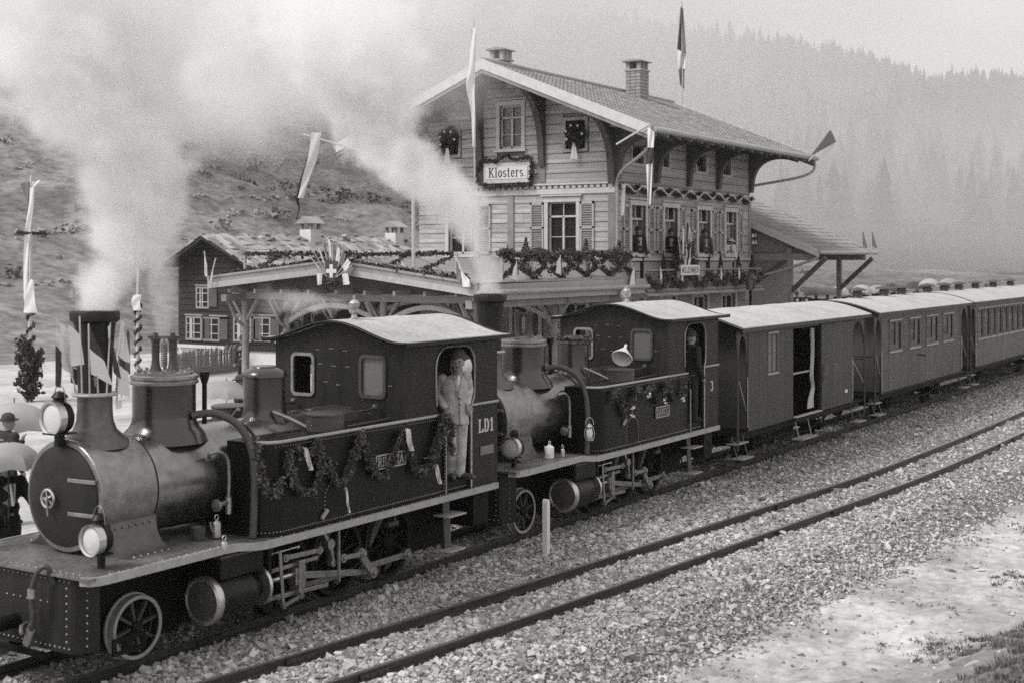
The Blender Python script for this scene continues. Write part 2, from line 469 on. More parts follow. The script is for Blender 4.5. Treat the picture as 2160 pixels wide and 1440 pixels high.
def lettering(mb, text, o, xd, ud, h, width=None, thick=.15, thin=.065, depth=.006, gap=.08):
    """raised letters from point o along xd, upright along ud"""
    o = Vector(o); xd = Vector(xd).normalized(); ud = Vector(ud).normalized(); nd = xd.cross(ud)
    tot = sum(GLYPH[c][0] + gap for c in text) - gap
    sx = h if width is None else width / tot
    x = 0.; lay = 0
    for c in text:
        w, strokes = GLYPH[c]
        for st in strokes:
            for (a, b), (a2, b2) in zip(st, st[1:]):
                d = Vector((a2 - a, b2 - b)); l = d.length
                if l < 1e-5: continue
                d /= l; wd = thin + (thick - thin) * min(1, abs(d.y) * 1.1) ** 1.5
                if h * wd < .003: wd = .003 / h
                nrm = Vector((-d.y, d.x)) * wd / 2; ex = d * min(.03, l * .3); lay += 1
                z = depth + (lay % 23) * depth * .012
                q = [Vector((a, b)) - ex - nrm, Vector((a2, b2)) + ex - nrm, Vector((a2, b2)) + ex + nrm, Vector((a, b)) - ex + nrm]
                lo = [o + xd * (x + p.x) * sx + ud * p.y * h for p in q]
                mb.add(lo + [p + nd * z for p in lo], [(0,3,2,1),(4,5,6,7),(0,1,5,4),(1,2,6,5),(2,3,7,6),(3,0,4,7)])
        x += w + gap
    return mb

def bez(p, n=10):
    """smooth path through points (Catmull-Rom)"""
    P = [Vector(q) for q in p]; out = []
    for i in range(len(P) - 1):
        a, b, c, d = P[max(i-1, 0)], P[i], P[i+1], P[min(i+2, len(P)-1)]
        for k in range(n):
            t = k / n
            out.append(.5 * ((2*b) + (c-a)*t + (2*a-5*b+4*c-d)*t*t + (3*b-a-3*c+d)*t**3))
    out.append(P[-1]); return out
def sag(p0, p1, d, n=14):
    p0 = Vector(p0); p1 = Vector(p1)
    return [p0.lerp(p1, i/n) - Vector((0, 0, 4*d*(i/n)*(1-i/n))) for i in range(n + 1)]
def rounded(x0, x1, y0, y1, r, n=5):
    out = []
    for cx, cy_, a in ((x1-r, y1-r, 0), (x0+r, y1-r, 90), (x0+r, y0+r, 180), (x1-r, y0+r, 270)):
        out += [(cx + r*cos(radians(a+90*k/n)), cy_ + r*sin(radians(a+90*k/n))) for k in range(n + 1)]
    return out
def rivets(mb, path, step, r, nrm):
    P = [Vector(p) for p in path]; nrm = Vector(nrm); acc = 0.
    for a, b in zip(P, P[1:]):
        L = (b - a).length; t = acc
        while t < L:
            mb.lathe([(r, 0), (r*.75, r*.6), (1e-5, r*.8)], a.lerp(b, t / L), nrm, 6, False); t += step
        acc = t - L
    return mb
# ================================================================== THE SETTING
def fbm(x, y, s=1., seed=0.):
    return mnoise.fractal(Vector((x * s + seed, y * s - seed, seed * .37)), .9, 2.1, 4)
# --- the near track: its centre line
_cp = bez([(-12, 13.4, 0), (-4, 12.2, 0), (3, 11.05, 0), (8, 10.28, 0), (11, 9.86, 0), (16, 9.31, 0), (22, 8.78, 0), (28, 8.3, 0), (36, 8.08, 0), (45, 8.05, 0), (60, 8.1, 0), (90, 8.3, 0), (130, 8.9, 0)], 12)
_cx = np.array([p.x for p in _cp]); _cyv = np.array([p.y for p in _cp])
def yc(x): return np.interp(x, _cx, _cyv)
TRK = 12.25                                       # centre line of the train's track

def hill_h(x, y):
    d = x * FW[0] + y * FW[1]
    e = max(0., y - 52 - .04 * x)
    h = .22 * e ** 1.06 if e > 0 else 0.
    l_ = (x * RT[0] + y * RT[1]) / max(1., x * FW[0] + y * FW[1])
    h *= min(1., max(0., (.24 - l_) / .2))                        # the meadow hill runs out towards the right
    if y > 13.6: h += .12
    h += fbm(x, y, .03, 3.) * min(1., e / 25) * 4 + fbm(x, y, .13, 9.) * min(1., e / 10) * .5
    return h if y > 13.6 else -.62
angs = [radians(a) for a in np.concatenate([np.arange(-34, 34, .45), np.arange(34, 326, 6.5)])]
ds = [1.5] + list(np.geomspace(4, 900, 280))
mb = MB()
na = len(angs)
for d in ds:
    for a in angs:
        x = d * cos(HEAD + a); y = d * sin(HEAD + a)
        z = hill_h(x, y)
        if a > radians(34): z = -.62 if y < 20 else min(z, 30)
        mb.v.append((x, y, z))
for j in range(len(ds) - 1):
    for i in range(na):
        k = (i + 1) % na
        mb.f.append((j*na+i, j*na+k, (j+1)*na+k, (j+1)*na+i))
ground = struct(mb.build('ground', M['ground'], None, 180, pos=(0, 0, 0)))

# --- far mountain on the right, with conifers on it
_rp = [-.6, -.2, .02, .09, .15, .22, .27, .31, .36, .44, .55, .8]
_ry = [30, 40, 52, 66, 96, 108, 122, 158, 172, 206, 250, 330]
def mtn(u, v):
    l = -.25 + 1.05 * u
    zr = (545 - np.interp(l, _rp, _ry)) / FOC * 1976
    d = 350 + 1964 * v
    t = max(0, min(1, (d - 350) / 1626)); h = zr * t ** 1.3
    if d > 1976: h = zr * (1 - .35 * ((d - 1976) / 338) ** 2)
    x = d * (FW[0] + l * RT[0]); y = d * (FW[1] + l * RT[1])
    h += fbm(x, y, .005, 2.) * 18 * t + fbm(x, y, .02, 5.) * 3 * t
    return (x, y, h - 1)
mo = struct(MB().sheet(mtn, 160, 110).build('mountain', M['forest'], None, 180))
mb = MB()
for k in range(7500):
    u = random.uniform(.25, .95); v = (random.uniform(.7, .828) if k % 2 else random.uniform(.1, .78))
    if mnoise.noise(Vector((u * 14, v * 9, 2))) < -.22: continue
    x, y, z = mtn(u, v); H = random.choice((7, 10, 14, 20, 25)) * random.uniform(.7, 1.3); r = H * random.uniform(.17, .27)
    a0 = random.uniform(0, 3)
    for t in range(3):
        zz = z + H * (.08 + .27 * t); rr = r * (1 - .27 * t) * random.uniform(.85, 1.15); n = 6
        vs = [(x + rr * cos(a0 + 2*pi*i/n) * random.uniform(.75, 1.2), y + rr * sin(a0 + 2*pi*i/n) * random.uniform(.75, 1.2), zz - random.uniform(0, .08) * H) for i in range(n)] + [(x, y, zz + H * .42)]
        mb.add(vs, [(i, (i+1) % n, n) for i in range(n)])
f = mb.build('forest', M['forest'], None, 0); f['kind'] = 'stuff'
f['label'] = 'conifer forest climbing the hazy mountain behind the carriages'

# --- bushes and tracks on the meadow hill
mb = MB()
for k in range(1900):
    l = random.uniform(-.42, .22); d = random.uniform(75, 260)
    if k > 1400: l = random.uniform(-.42, -.3); d = random.uniform(150, 260)
    x = d * (FW[0] + l * RT[0]); y = d * (FW[1] + l * RT[1])
    if y < 60 or (k < 1401 and k % 4 and fbm(x, y, .03, 21) < .05): continue
    z = hill_h(x, y); s = random.uniform(.2, .8) ** 1.3 * (.7 + d / 170)
    pts = []
    for q in range(48):
        v = Vector((random.gauss(0, 1), random.gauss(0, 1), random.gauss(0, 1))).normalized() * s * random.uniform(.5, 1) * random.choice((.7, 1))
        pts.append((x + v.x * 1.3, y + v.y * 1.3, z + s * .45 + v.z * .7))
    mb.leaves(pts, s * .38)
o = mb.build('bush_cover', M['bush'], None, 0); o['kind'] = 'stuff'; o['label'] = 'scattered bushes over the terraced meadow hillside'
# --- station platform: wide pale gravel apron
mb = MB().box(-30, 110, 13.75, 46, -.7, .25)
struct(mb.build('platform', M['platform'], None, 0))
mb = MB()
for k in range(70): mb.box(-16 + 1.6*k + .01, -16 + 1.6*(k+1) - .01, 13.6, 13.93, -.5, .27 + random.uniform(0, .006))
struct(mb.build('platform_kerb', M['stone'], None, 30, bev=.012))

# --- ballast bed
def bedz(x, y):
    c = float(yc(x)); e = y - (c - 1.62)            # distance inside the shoulder's crest
    z = -.13 + .02 * fbm(x, y, .8, 4)
    if abs(y - TRK) < .47: z -= .02
    if e < 0: z = max(z + e * .62, -.64)
    return z
NX, NY = 260, 46
def bed(u, v):
    x = 1 + 119 * u ** 1.6; c = float(yc(x)); y0 = c - 2.75; y = y0 + (13.62 - y0) * v
    return (x, y, bedz(x, y))
struct(MB().sheet(bed, NX, NY).build('ballast_bed', M['bed'], None, 180, pos=(0, 0, 0)))

# --- sandy track and grass bank in front
def sandz(x, y):
    c = float(yc(x)); t = (c - 2.2) - y
    z = -.53 + .05 * fbm(x, y, .55, 8) + .03 * fbm(x, y, 2.2, 6)
    z -= .05 * math.exp(-((t - 1.2) / .3) ** 2) + .05 * math.exp(-((t - 2.5) / .3) ** 2)
    g = max(0., t - 2.3)
    z += .026 * fbm(x, y, 6., 16)
    z += .3 * min(g, 2.6) ** 1.3 * (.8 + .5 * fbm(x, y, .6, 12))
    return z
def sand(u, v):
    x = 2 + 100 * u ** 1.8; c = float(yc(x)); y = c - 2.1 - 9 * v ** 1.3
    return (x, y, sandz(x, y) if v > 0 else -.66)
struct(MB().sheet(sand, 240, 70).build('sandy_path', M['sand'], None, 180, pos=(0, 0, 0)))

def bank(u, v):
    x = 2 + 100 * u ** 1.8; c = float(yc(x)); y = c - 2.2 - (3.0 + .9 * fbm(x, 0, .8, 40)) - 7 * v ** 1.3
    return (x, y, sandz(x, y) + (.014 if v > 0 else -.03))
struct(MB().sheet(bank, 300, 60).build('grass_bank', M['soil'], None, 180, pos=(0, 0, 0)))
ICO_V = None
def stones(name, xs, ys, zs, size, m, label, small=False):
    """angular stones joined into one mesh: each a jittered icosahedron turned at random"""
    if small:
        iv = np.array([(1,0,0),(-1,0,0),(0,1,0),(0,-1,0),(0,0,1),(0,0,-1)], float)
        fi = np.array([(0,2,4),(2,1,4),(1,3,4),(3,0,4),(2,0,5),(1,2,5),(3,1,5),(0,3,5)])
    else:
        iv = np.array([(-1,-1,-1),(1,-1,-1),(1,1,-1),(-1,1,-1),(-1,-1,1),(1,-1,1),(1,1,1),(-1,1,1)], float) * .72
        fi = np.array([(0,2,1),(0,3,2),(4,5,6),(4,6,7),(0,1,5),(0,5,4),(1,2,6),(1,6,5),(2,3,7),(2,7,6),(3,0,4),(3,4,7)])
    n = len(xs); nv = len(iv); nf = len(fi)
    V = iv[None] + rng.uniform(-.42, .42, (n, nv, 3))
    V = V * rng.uniform(.45, 1.35, (n, 1, 3))
    q = rng.normal(size=(n, 4)); q /= np.linalg.norm(q, axis=1, keepdims=True)
    w, a, b, c = q.T
    R = np.stack([np.stack([1-2*(b*b+c*c), 2*(a*b-c*w), 2*(a*c+b*w)], -1), np.stack([2*(a*b+c*w), 1-2*(a*a+c*c), 2*(b*c-a*w)], -1), np.stack([2*(a*c-b*w), 2*(b*c+a*w), 1-2*(a*a+b*b)], -1)], 1)
    V = np.einsum('nij,nkj->nki', R, V) * size[:, None, None] * np.array([1, 1, .8])
    V += np.stack([xs, ys, zs], -1)[:, None, :]
    F = (fi[None] + nv * np.arange(n)[:, None, None]).reshape(-1, 3)
    me = bpy.data.meshes.new(name)
    me.vertices.add(nv * n); me.vertices.foreach_set('co', V.reshape(-1).astype(np.float32))
    me.loops.add(3 * nf * n); me.loops.foreach_set('vertex_index', F.reshape(-1).astype(np.int32))
    me.polygons.add(nf * n); me.polygons.foreach_set('loop_start', np.arange(0, 3 * nf * n, 3, dtype=np.int32))
    me.update(calc_edges=True); me.shade_flat(); me.materials.append(m)
    o = bpy.data.objects.new(name, me); COL.objects.link(o); o['kind'] = 'stuff'; o['label'] = label
    return o
def scatter(n, x0, x1, pw=1.):
    u = rng.uniform(0, 1, n) ** pw
    x = x0 + (x1 - x0) * u
    c = yc(x); y0 = c - 2.28
    y = y0 + (13.5 - y0) * rng.uniform(0, 1, n)
    y = np.where(rng.uniform(0, 1, n) < .02, y0 - rng.exponential(.13, n), y)
    ok = (np.abs(np.abs(y - c) - .53) > .075) & (np.abs(np.abs(y - TRK) - .53) > .075) & ~((y > 12.9) & (rng.uniform(0, 1, n) < .7)) & ~((x < 16) & (y > 11.9) & (rng.uniform(0, 1, n) < .6))
    return x[ok], y[ok]
xa, ya = scatter(118000, 7, 24); xb, yb = scatter(72000, 24, 66, 1.5)
xs = np.concatenate([xa, xb]); ys = np.concatenate([ya, yb])
sz = np.clip(rng.lognormal(-3.9, .4, len(xs)), .01, .07) * np.where(xs > 24, 1.25, 1.)
zs = np.array([max(bedz(float(a), float(b)), sandz(float(a), float(b)) if b < yc(a) - 2.1 else -9) for a, b in zip(xs, ys)]) + sz * rng.uniform(-.3, .7, len(xs))
na_ = len(xa)
stones('ballast', xs[:na_], ys[:na_], zs[:na_], sz[:na_], M['ballast'], 'pale broken stone ballast around both tracks')
stones('ballast', xs[na_:], ys[na_:], zs[na_:], sz[na_:], M['ballast'], 'pale broken stone ballast stretching away under the carriages', True)
n = 4200
px_ = rng.uniform(8, 45, n); py_ = yc(px_) - 2.2 - rng.uniform(0, 1, n) ** 1.4 * 4.5
s_ = np.clip(rng.lognormal(-4.35, .55, n), .005, .08)
stones('pebbles', px_, py_, np.array([sandz(float(a), float(b)) for a, b in zip(px_, py_)]) + s_ * .2, s_, M['ballast'], 'loose stones lying on the sandy path')

# --- dry stone walls and bared stones on the hillside
hx, hy, hz, hs = [], [], [], []
for ln in ([(0, 508), (120, 492), (230, 480), (330, 470)], [(330, 470), (390, 505), (440, 545)], [(420, 458), (520, 452), (640, 466), (760, 470)], [(430, 268), (520, 250), (620, 240), (700, 236)], [(0, 372), (60, 354), (110, 342), (150, 352)],
           [(300, 430), (420, 415), (560, 425), (720, 400)], [(60, 260), (150, 300), (200, 360)], [(450, 340), (560, 330), (680, 345)], [(0, 610), (150, 600)], [(560, 380), (640, 300), (660, 250)]):
    for (ax, ay), (bx, by) in zip(ln, ln[1:]):
        for k in range(int(abs(bx - ax) * .9 + abs(by - ay))):
            t = random.random(); px = ax + (bx - ax) * t; py = ay + (by - ay) * t + random.gauss(0, 1.6) + 4 * mnoise.noise(Vector((px * .02, 3, 0)))
            if random.random() < .25 or mnoise.noise(Vector((px * .03, py * .03, 5))) < -.12: continue
            D = 60.
            while D < 420:
                p = onD(px, py, D)
                if p.z <= hill_h(p.x, p.y): break
                D += .7
            if D < 420: hx.append(p.x); hy.append(p.y); hz.append(hill_h(p.x, p.y) + .02); hs.append(random.uniform(.08, .3) * (.5 + D / 220))
hx, hy, hz, hs = map(np.array, (hx, hy, hz, hs))
stones('hillside_rubble', hx, hy, hz, hs, M['stone'], 'pale dry stone walls and rubble crossing the meadow hill', True)
# --- grass tufts
mb = MB()
def tuft(x, y, z, h, n):
    for k in range(n):
        a = random.uniform(0, 6.28); r = random.uniform(0, .08); b = random.uniform(.1, .7) * h
        p = Vector((x + r*cos(a), y + r*sin(a), z - .02)); w = Vector((-sin(a), cos(a), 0)) * random.uniform(.004, .01)
        q = p + Vector((cos(a) * b * .4, sin(a) * b * .4, h * .6)); e = p + Vector((cos(a) * b, sin(a) * b, h * random.uniform(.7, 1)))
        mb.add([p - w, p + w, q + w * .7, q - w * .7, e], [(0, 1, 2, 3), (3, 2, 4)])
for k in range(7500):
    x = random.uniform(12, 30); c = float(yc(x)); t = random.uniform(2.1, 5.5) if k % 4 else random.uniform(.2, 3.)
    y = c - 2.2 - t
    g = fbm(x, y, .7, 30)
    if t < 2.4 and g < .3: continue
    if t < 3.4 and g < .08: continue
    tuft(x, y, sandz(x, y), random.uniform(.04, .13) * (1.1 if t > 3 else .6), 14)
o = mb.build('grass', M['grass'], None, 0); o['kind'] = 'stuff'; o['label'] = 'dry grass tufts on the bank beside the sandy path'

# --- rails and sleepers
RP = [(-.06, -.115), (.06, -.115), (.06, -.1), (.012, -.085), (.012, -.035), (.03, -.026), (.03, -.004), (.022, 0), (-.022, 0), (-.03, -.004), (-.03, -.026), (-.012, -.035), (-.012, -.085), (-.06, -.1)]
def sweep(path, prof):
    P = [Vector(p) for p in path]; vs = []; fs = []; n = len(prof); m = len(P)
    for i, p in enumerate(P):
        t = (P[min(i+1, m-1)] - P[max(i-1, 0)]).normalized(); s = Vector((-t.y, t.x, 0)).normalized()
        for a, b in prof: vs.append(p + s * a + Vector((0, 0, b)))
    for i in range(m - 1):
        for k in range(n):
            l = (k + 1) % n; fs.append((i*n+k, i*n+l, (i+1)*n+l, (i+1)*n+k))
    fs += [tuple(range(n)), tuple((m-1)*n + k for k in reversed(range(n)))]
    return MB().add(vs, fs)
TP = [(-.02, .0), (.02, .0), (.02, .0025), (-.02, .0025)]
def track(label, cfun, x0, x1, sl0, sl1):
    t = thing('railway_track', label, 'railway track', (x0, float(cfun(x0)), 0), 'railway tracks through the station')
    xs = list(np.arange(x0, x1, 1.2))
    for s in (-.53, .53):
        path = []
        for x in xs:
            d = (float(cfun(x + .2)) - float(cfun(x - .2))) / .4; L = sqrt(1 + d*d)
            path.append((x - s * d / L, float(cfun(x)) + s / L, 0))
        rl = sweep(path, RP).build('rail', M['rail'], t, 30)
        sweep(path, TP).build('running_surface', M['bright'], rl, 0)
    x = sl0
    while x < sl1:
        d = (float(cfun(x + .2)) - float(cfun(x - .2))) / .4
        piece('sleeper', M['sleeper'], t, (x, float(cfun(x)), -.185 + random.uniform(-.012, .012)), (.22, 1.8, .14), (random.uniform(-.01, .01), 0, math.atan(d) + random.uniform(-.02, .02)))
        x += .78
    mb = MB()
    for fx in np.arange(sl0 + 5.7, min(sl1, 60), 12.):
        for s in (-.53, .53):
            d = (float(cfun(fx + .2)) - float(cfun(fx - .2))) / .4; y = float(cfun(fx)) + s; dr = Vector((1, d, 0)).normalized(); nn = Vector((-d, 1, 0)).normalized()
            c = Vector((fx, y, -.06)); mb = MB()
            mb.bar(c - nn * .034 - dr * .22, c - nn * .034 + dr * .22, .02, .055)
            for k in (-.16, -.06, .06, .16): mb.cyl(c - nn * .04 + dr * k, c - nn * .06 + dr * k, .012, n=6)
            mb.build('fishplate', M['rail'], t, 30)
    return t
track('empty foreground track curving through the pale ballast', yc, 2., 118, 6, 60)
track('straight track the train stands on, beside the platform', lambda x: TRK, -6., 120, 6, 60)

# --- air
def vol_mat(name, col, aniso, fn):
    m = bpy.data.materials.new(name); m.use_nodes = True
    nt = m.node_tree; N = nt.nodes; L = nt.links; N.clear()
    out = N.new('ShaderNodeOutputMaterial'); pv = N.new('ShaderNodeVolumePrincipled')
    pv.inputs['Color'].default_value = (col, col, col, 1); pv.inputs['Anisotropy'].default_value = aniso
    L.new(pv.outputs[0], out.inputs['Volume'])
    def mth(op, *a):
        n = N.new('ShaderNodeMath'); n.operation = op
        for i, q in enumerate(a):
            if isinstance(q, (int, float)): n.inputs[i].default_value = q
            else: L.new(q, n.inputs[i])
        return n.outputs[0]
    d = fn(N, L, mth)
    if isinstance(d, (int, float)): pv.inputs['Density'].default_value = d
    else: L.new(d, pv.inputs['Density'])
    return m
HAZE = .00026
mb = MB().box(-60, 2600, -700, 2500, -4, 420)
haze = mb.build('haze', vol_mat('haze_air', .97, .3, lambda N, L, q: HAZE), None, 0)
haze['kind'] = 'stuff'; haze['label'] = 'thin valley haze that pales the far mountain'

def mist_density(N, L, q):
    tc = N.new('ShaderNodeTexCoord'); sx = N.new('ShaderNodeSeparateXYZ'); L.new(tc.outputs['Object'], sx.inputs[0])
    mp = N.new('ShaderNodeMapping'); mp.inputs['Scale'].default_value = (.02, .02, .035); L.new(tc.outputs['Object'], mp.inputs[0])
    nz = N.new('ShaderNodeTexNoise'); nz.inputs['Scale'].default_value = 1.; nz.inputs['Detail'].default_value = 4; L.new(mp.outputs[0], nz.inputs['Vector'])
    h = q('ADD', sx.outputs[2], q('MULTIPLY', q('SUBTRACT', nz.outputs[0], .5), 30.))
    sd = q('MINIMUM', q('MAXIMUM', q('DIVIDE', q('ADD', sx.outputs[1], 58.), 70.), 0.), 1.)
    return q('MULTIPLY', q('MULTIPLY', q('DIVIDE', q('MINIMUM', q('MAXIMUM', q('SUBTRACT', h, 0.), 0.), 22.), 22.), .022), sd)
mb = MB().box(0, 190, -60, 210, 0, 62)
mist = mb.build('mist_bank', vol_mat('mist_air', .98, .2, mist_density), None, 0, pos=(0, 0, 0))
mist.location = (115 * FW[0], 115 * FW[1], 16); mist.rotation_euler = (0, 0, HEAD)
def valley_density(N, L, q):
    tc = N.new('ShaderNodeTexCoord'); sx = N.new('ShaderNodeSeparateXYZ'); L.new(tc.outputs['Object'], sx.inputs[0])
    mp = N.new('ShaderNodeMapping'); mp.inputs['Scale'].default_value = (.004, .004, .008); L.new(tc.outputs['Object'], mp.inputs[0])
    nz = N.new('ShaderNodeTexNoise'); nz.inputs['Scale'].default_value = 1.; nz.inputs['Detail'].default_value = 4; L.new(mp.outputs[0], nz.inputs['Vector'])
    h = q('ADD', sx.outputs[2], q('MULTIPLY', q('SUBTRACT', nz.outputs[0], .5), 170.))
    low = q('MULTIPLY', q('MAXIMUM', q('SUBTRACT', 1., q('DIVIDE', q('MAXIMUM', h, 0.), 85.)), 0.), .0026)
    ed = q('MINIMUM', q('MAXIMUM', q('DIVIDE', q('SUBTRACT', 320., sx.outputs[2]), 60.), 0.), 1.)
    pat = q('MULTIPLY', q('MULTIPLY', q('MAXIMUM', q('SUBTRACT', nz.outputs[0], .5), 0.), .012), ed)
    return q('ADD', low, pat)
vm = MB().box(0, 1550, -900, 500, 0, 322).build('valley_mist', vol_mat('valley_air', .97, .2, valley_density), None, 0, pos=(0, 0, 0))
vm.location = (260 * FW[0], 260 * FW[1], 1); vm.rotation_euler = (0, 0, HEAD); vm['kind'] = 'stuff'; vm['label'] = 'mist lying in the valley below the far mountain'
mist['kind'] = 'stuff'; mist['label'] = 'low mist hiding the top of the meadow hill'

def veil_density(N, L, q):
    tc = N.new('ShaderNodeTexCoord'); sx = N.new('ShaderNodeSeparateXYZ'); L.new(tc.outputs['Object'], sx.inputs[0])
    nz = N.new('ShaderNodeTexNoise'); nz.inputs['Scale'].default_value = .42; nz.inputs['Detail'].default_value = 5; L.new(tc.outputs['Object'], nz.inputs['Vector'])
    def fall(o, c, r): return q('POWER', q('DIVIDE', q('SUBTRACT', o, c), r), 2.)
    d = q('ADD', q('ADD', fall(sx.outputs[0], 5., 5.), fall(sx.outputs[1], 8., 9.5)), fall(sx.outputs[2], 4.4, 4.4))
    e = q('MINIMUM', q('MAXIMUM', q('MULTIPLY', q('SUBTRACT', 1., d), 1.6), 0.), 1.)
    return q('MULTIPLY', q('MULTIPLY', e, q('MAXIMUM', q('MULTIPLY', q('SUBTRACT', nz.outputs[0], .4), 5.), 0.)), .24)
vl = MB().box(0, 10, -1.5, 17.5, 0, 8.8).build('smoke_veil', vol_mat('veil_vapour', .995, .2, veil_density), None, 0, pos=(0, 0, 0))
vl.location = (32 * FW[0], 32 * FW[1], 6.6); vl.rotation_euler = (0, 0, HEAD); vl['kind'] = 'stuff'; vl['label'] = 'thin drifting smoke spreading over the station forecourt'
def plume(name, label, loc, size, path, dens, noise_s, edge, fade):
    """steam: a box of air round a bent, widening column; path = [(height, drift, radius)...] along the drift direction (camera left)"""
    def fn(N, L, q):
        tc = N.new('ShaderNodeTexCoord'); sx = N.new('ShaderNodeSeparateXYZ'); L.new(tc.outputs['Object'], sx.inputs[0])
        X, Y, Z = sx.outputs
        nz = N.new('ShaderNodeTexNoise'); nz.inputs['Scale'].default_value = noise_s; nz.inputs['Detail'].default_value = 5; nz.inputs['Roughness'].default_value = .6
        L.new(tc.outputs['Object'], nz.inputs['Vector'])
        H = path[-1][0]
        zn = q('DIVIDE', Z, H)
        def curve(k):
            r = N.new('ShaderNodeFloatCurve'); c = r.mapping.curves[0]
            sc = max(abs(p[k]) for p in path) + 1e-6
            c.points[0].location = (path[0][0] / H, .5 + .5 * path[0][k] / sc); c.points[1].location = (path[-1][0] / H, .5 + .5 * path[-1][k] / sc)
            for p in path[1:-1]: c.points.new(p[0] / H, .5 + .5 * p[k] / sc)
            r.mapping.update(); L.new(zn, r.inputs['Value'])
            return q('MULTIPLY', q('SUBTRACT', r.outputs[0], .5), 2 * sc)
        ax, rad = curve(1), curve(2)
        dx = q('SUBTRACT', X, ax)
        r = q('DIVIDE', q('SQRT', q('ADD', q('MULTIPLY', dx, dx), q('MULTIPLY', Y, Y))), rad)
        e = q('ADD', q('SUBTRACT', 1., r), q('MULTIPLY', q('SUBTRACT', nz.outputs[0], .5), edge))
        e = q('MINIMUM', q('MAXIMUM', q('MULTIPLY', e, 2.2), 0.), 1.)
        e = q('MULTIPLY', e, e)
        cl = q('MULTIPLY_ADD', nz.outputs[0], 1.6, -.2)
        e = q('MULTIPLY', e, q('MAXIMUM', cl, .1))
        top = q('MINIMUM', q('MAXIMUM', q('MULTIPLY', q('SUBTRACT', 1., zn), fade), 0.), 1.)
        thin = q('DIVIDE', q('MULTIPLY', top, dens), q('ADD', .35, rad))
        return q('MULTIPLY', e, thin)
    x0, x1, y0, z1 = size
    mb = MB().box(x0, x1, -y0, y0, 0, z1)
    o = mb.build(name, vol_mat(name + '_vapour', .997, .2, fn), None, 0, pos=(0, 0, 0))
    o.location = loc; o.rotation_euler = (0, 0, HEAD + pi / 2)          # local x drifts to the left of the railway
    o['kind'] = 'stuff'; o['label'] = label
    return o
# ================================================================== LOCOMOTIVES
LX0 = 9.3
def LP(px, py, y):                       # pixel on the front engine -> engine coordinates, at sideways distance y of the centre line
    p = onY(px, py, TRK + y); return Vector((p.x - LX0, y, p.z))
def spoked_wheel(par, name, c, r, spokes, tyre_m, wheel_m, cw=None):
    """one wheel with its tread across y: tyre, hub and every spoke"""
    cx, cy_, cz = c; s = -1 if cy_ < 0 else 1
    w = MB().lathe([(r*.86, -.05), (r*.86, .05), (r*.94, .05), (r*.955, .05), (r*.955, -.05), (r*.86, -.05)], c, (0, s, 0), 36, False).build(name, wheel_m, par, 30)
    MB().lathe([(r*.885, .02), (r*.885, .062), (r, .062), (r*1.0, -.04), (r*1.06, -.05), (r*1.06, -.075), (r*.885, -.075), (r*.885, .02)], c, (0, s, 0), 40, False).build('tyre', tyre_m, w, 30)
    m = MB(); m.lathe([(r*.2, -.06), (r*.2, .06), (r*.12, .09), (.0001, .09)], c, (0, s, 0), 16); m.build('hub', wheel_m, w, 30)
    for k in range(spokes):
        a = 2*pi*k/spokes + .2
        p0 = Vector((cx + r*.15*cos(a), cy_, cz + r*.15*sin(a))); p1 = Vector((cx + r*.9*cos(a), cy_, cz + r*.9*sin(a)))
        MB().bar(p0, p1, .035, .05, (0, 1, 0)).build('spoke', M['deck'] if tyre_m is M['tyre'] else wheel_m, w, 30)
    if cw is not None:
        pts = [(cx + r*.84*cos(a), cz + r*.84*sin(a)) for a in np.linspace(cw - .75, cw + .75, 12)]
        MB().prism(pts, 'xz', cy_ - .05*1, cy_ + s*.075).build('counterweight', M['deck'], w, 30)
    return w
def boss_rod(m, a, b, w, t, ra, rb=None):
    m.bar(a, b, t, w)
    for p, r in ((a, ra), (b, rb if rb else ra)):
        p = Vector(p); m.cyl(p - Vector((0, t*.9, 0)), p + Vector((0, t*.9, 0)), r, n=14)
        m.cyl(p - Vector((0, t*1.5, 0)), p, r*.5, n=8)
    return m
def lamp(par, name, c, r, L, label):
    """signal lamp looking along -x: drum, pale rim, lens, chimney, carrying loop"""
    c = Vector(c)
    b = MB().lathe([(r*.9, 0), (r*.9, L*.8), (r*.6, L)], c, (1, 0, 0), 22).build(name, M['black'], par, 35, label=label)
    MB().lathe([(r*.88, .0), (r*.88, -.03), (r*1.02, -.04), (r*1.04, 0), (r*1.02, .05), (r*.9, .05)], c, (1, 0, 0), 28, False).build('rim', M['bright'], b, 40)
    MB().lathe([(.001, -.03), (r*.3, -.028), (r*.6, -.02), (r*.88, -.006)], c, (1, 0, 0), 22, False).build('lens', M['lens'], b, 80)
    t = c + Vector((L*.45, 0, r*.85))
    MB().lathe([(r*.38, 0), (r*.38, .05), (r*.52, .07), (r*.3, .12), (.001, .14)], t, (0, 0, 1), 14).build('lamp_chimney', M['black'], b, 30)
    MB().tube([t + Vector((0, .09*cos(a), .05 + .16*sin(a))) for a in np.linspace(-.2, pi + .2, 12)], .006, 5).build('carrying_loop', M['steel'], b, 60)
    return b

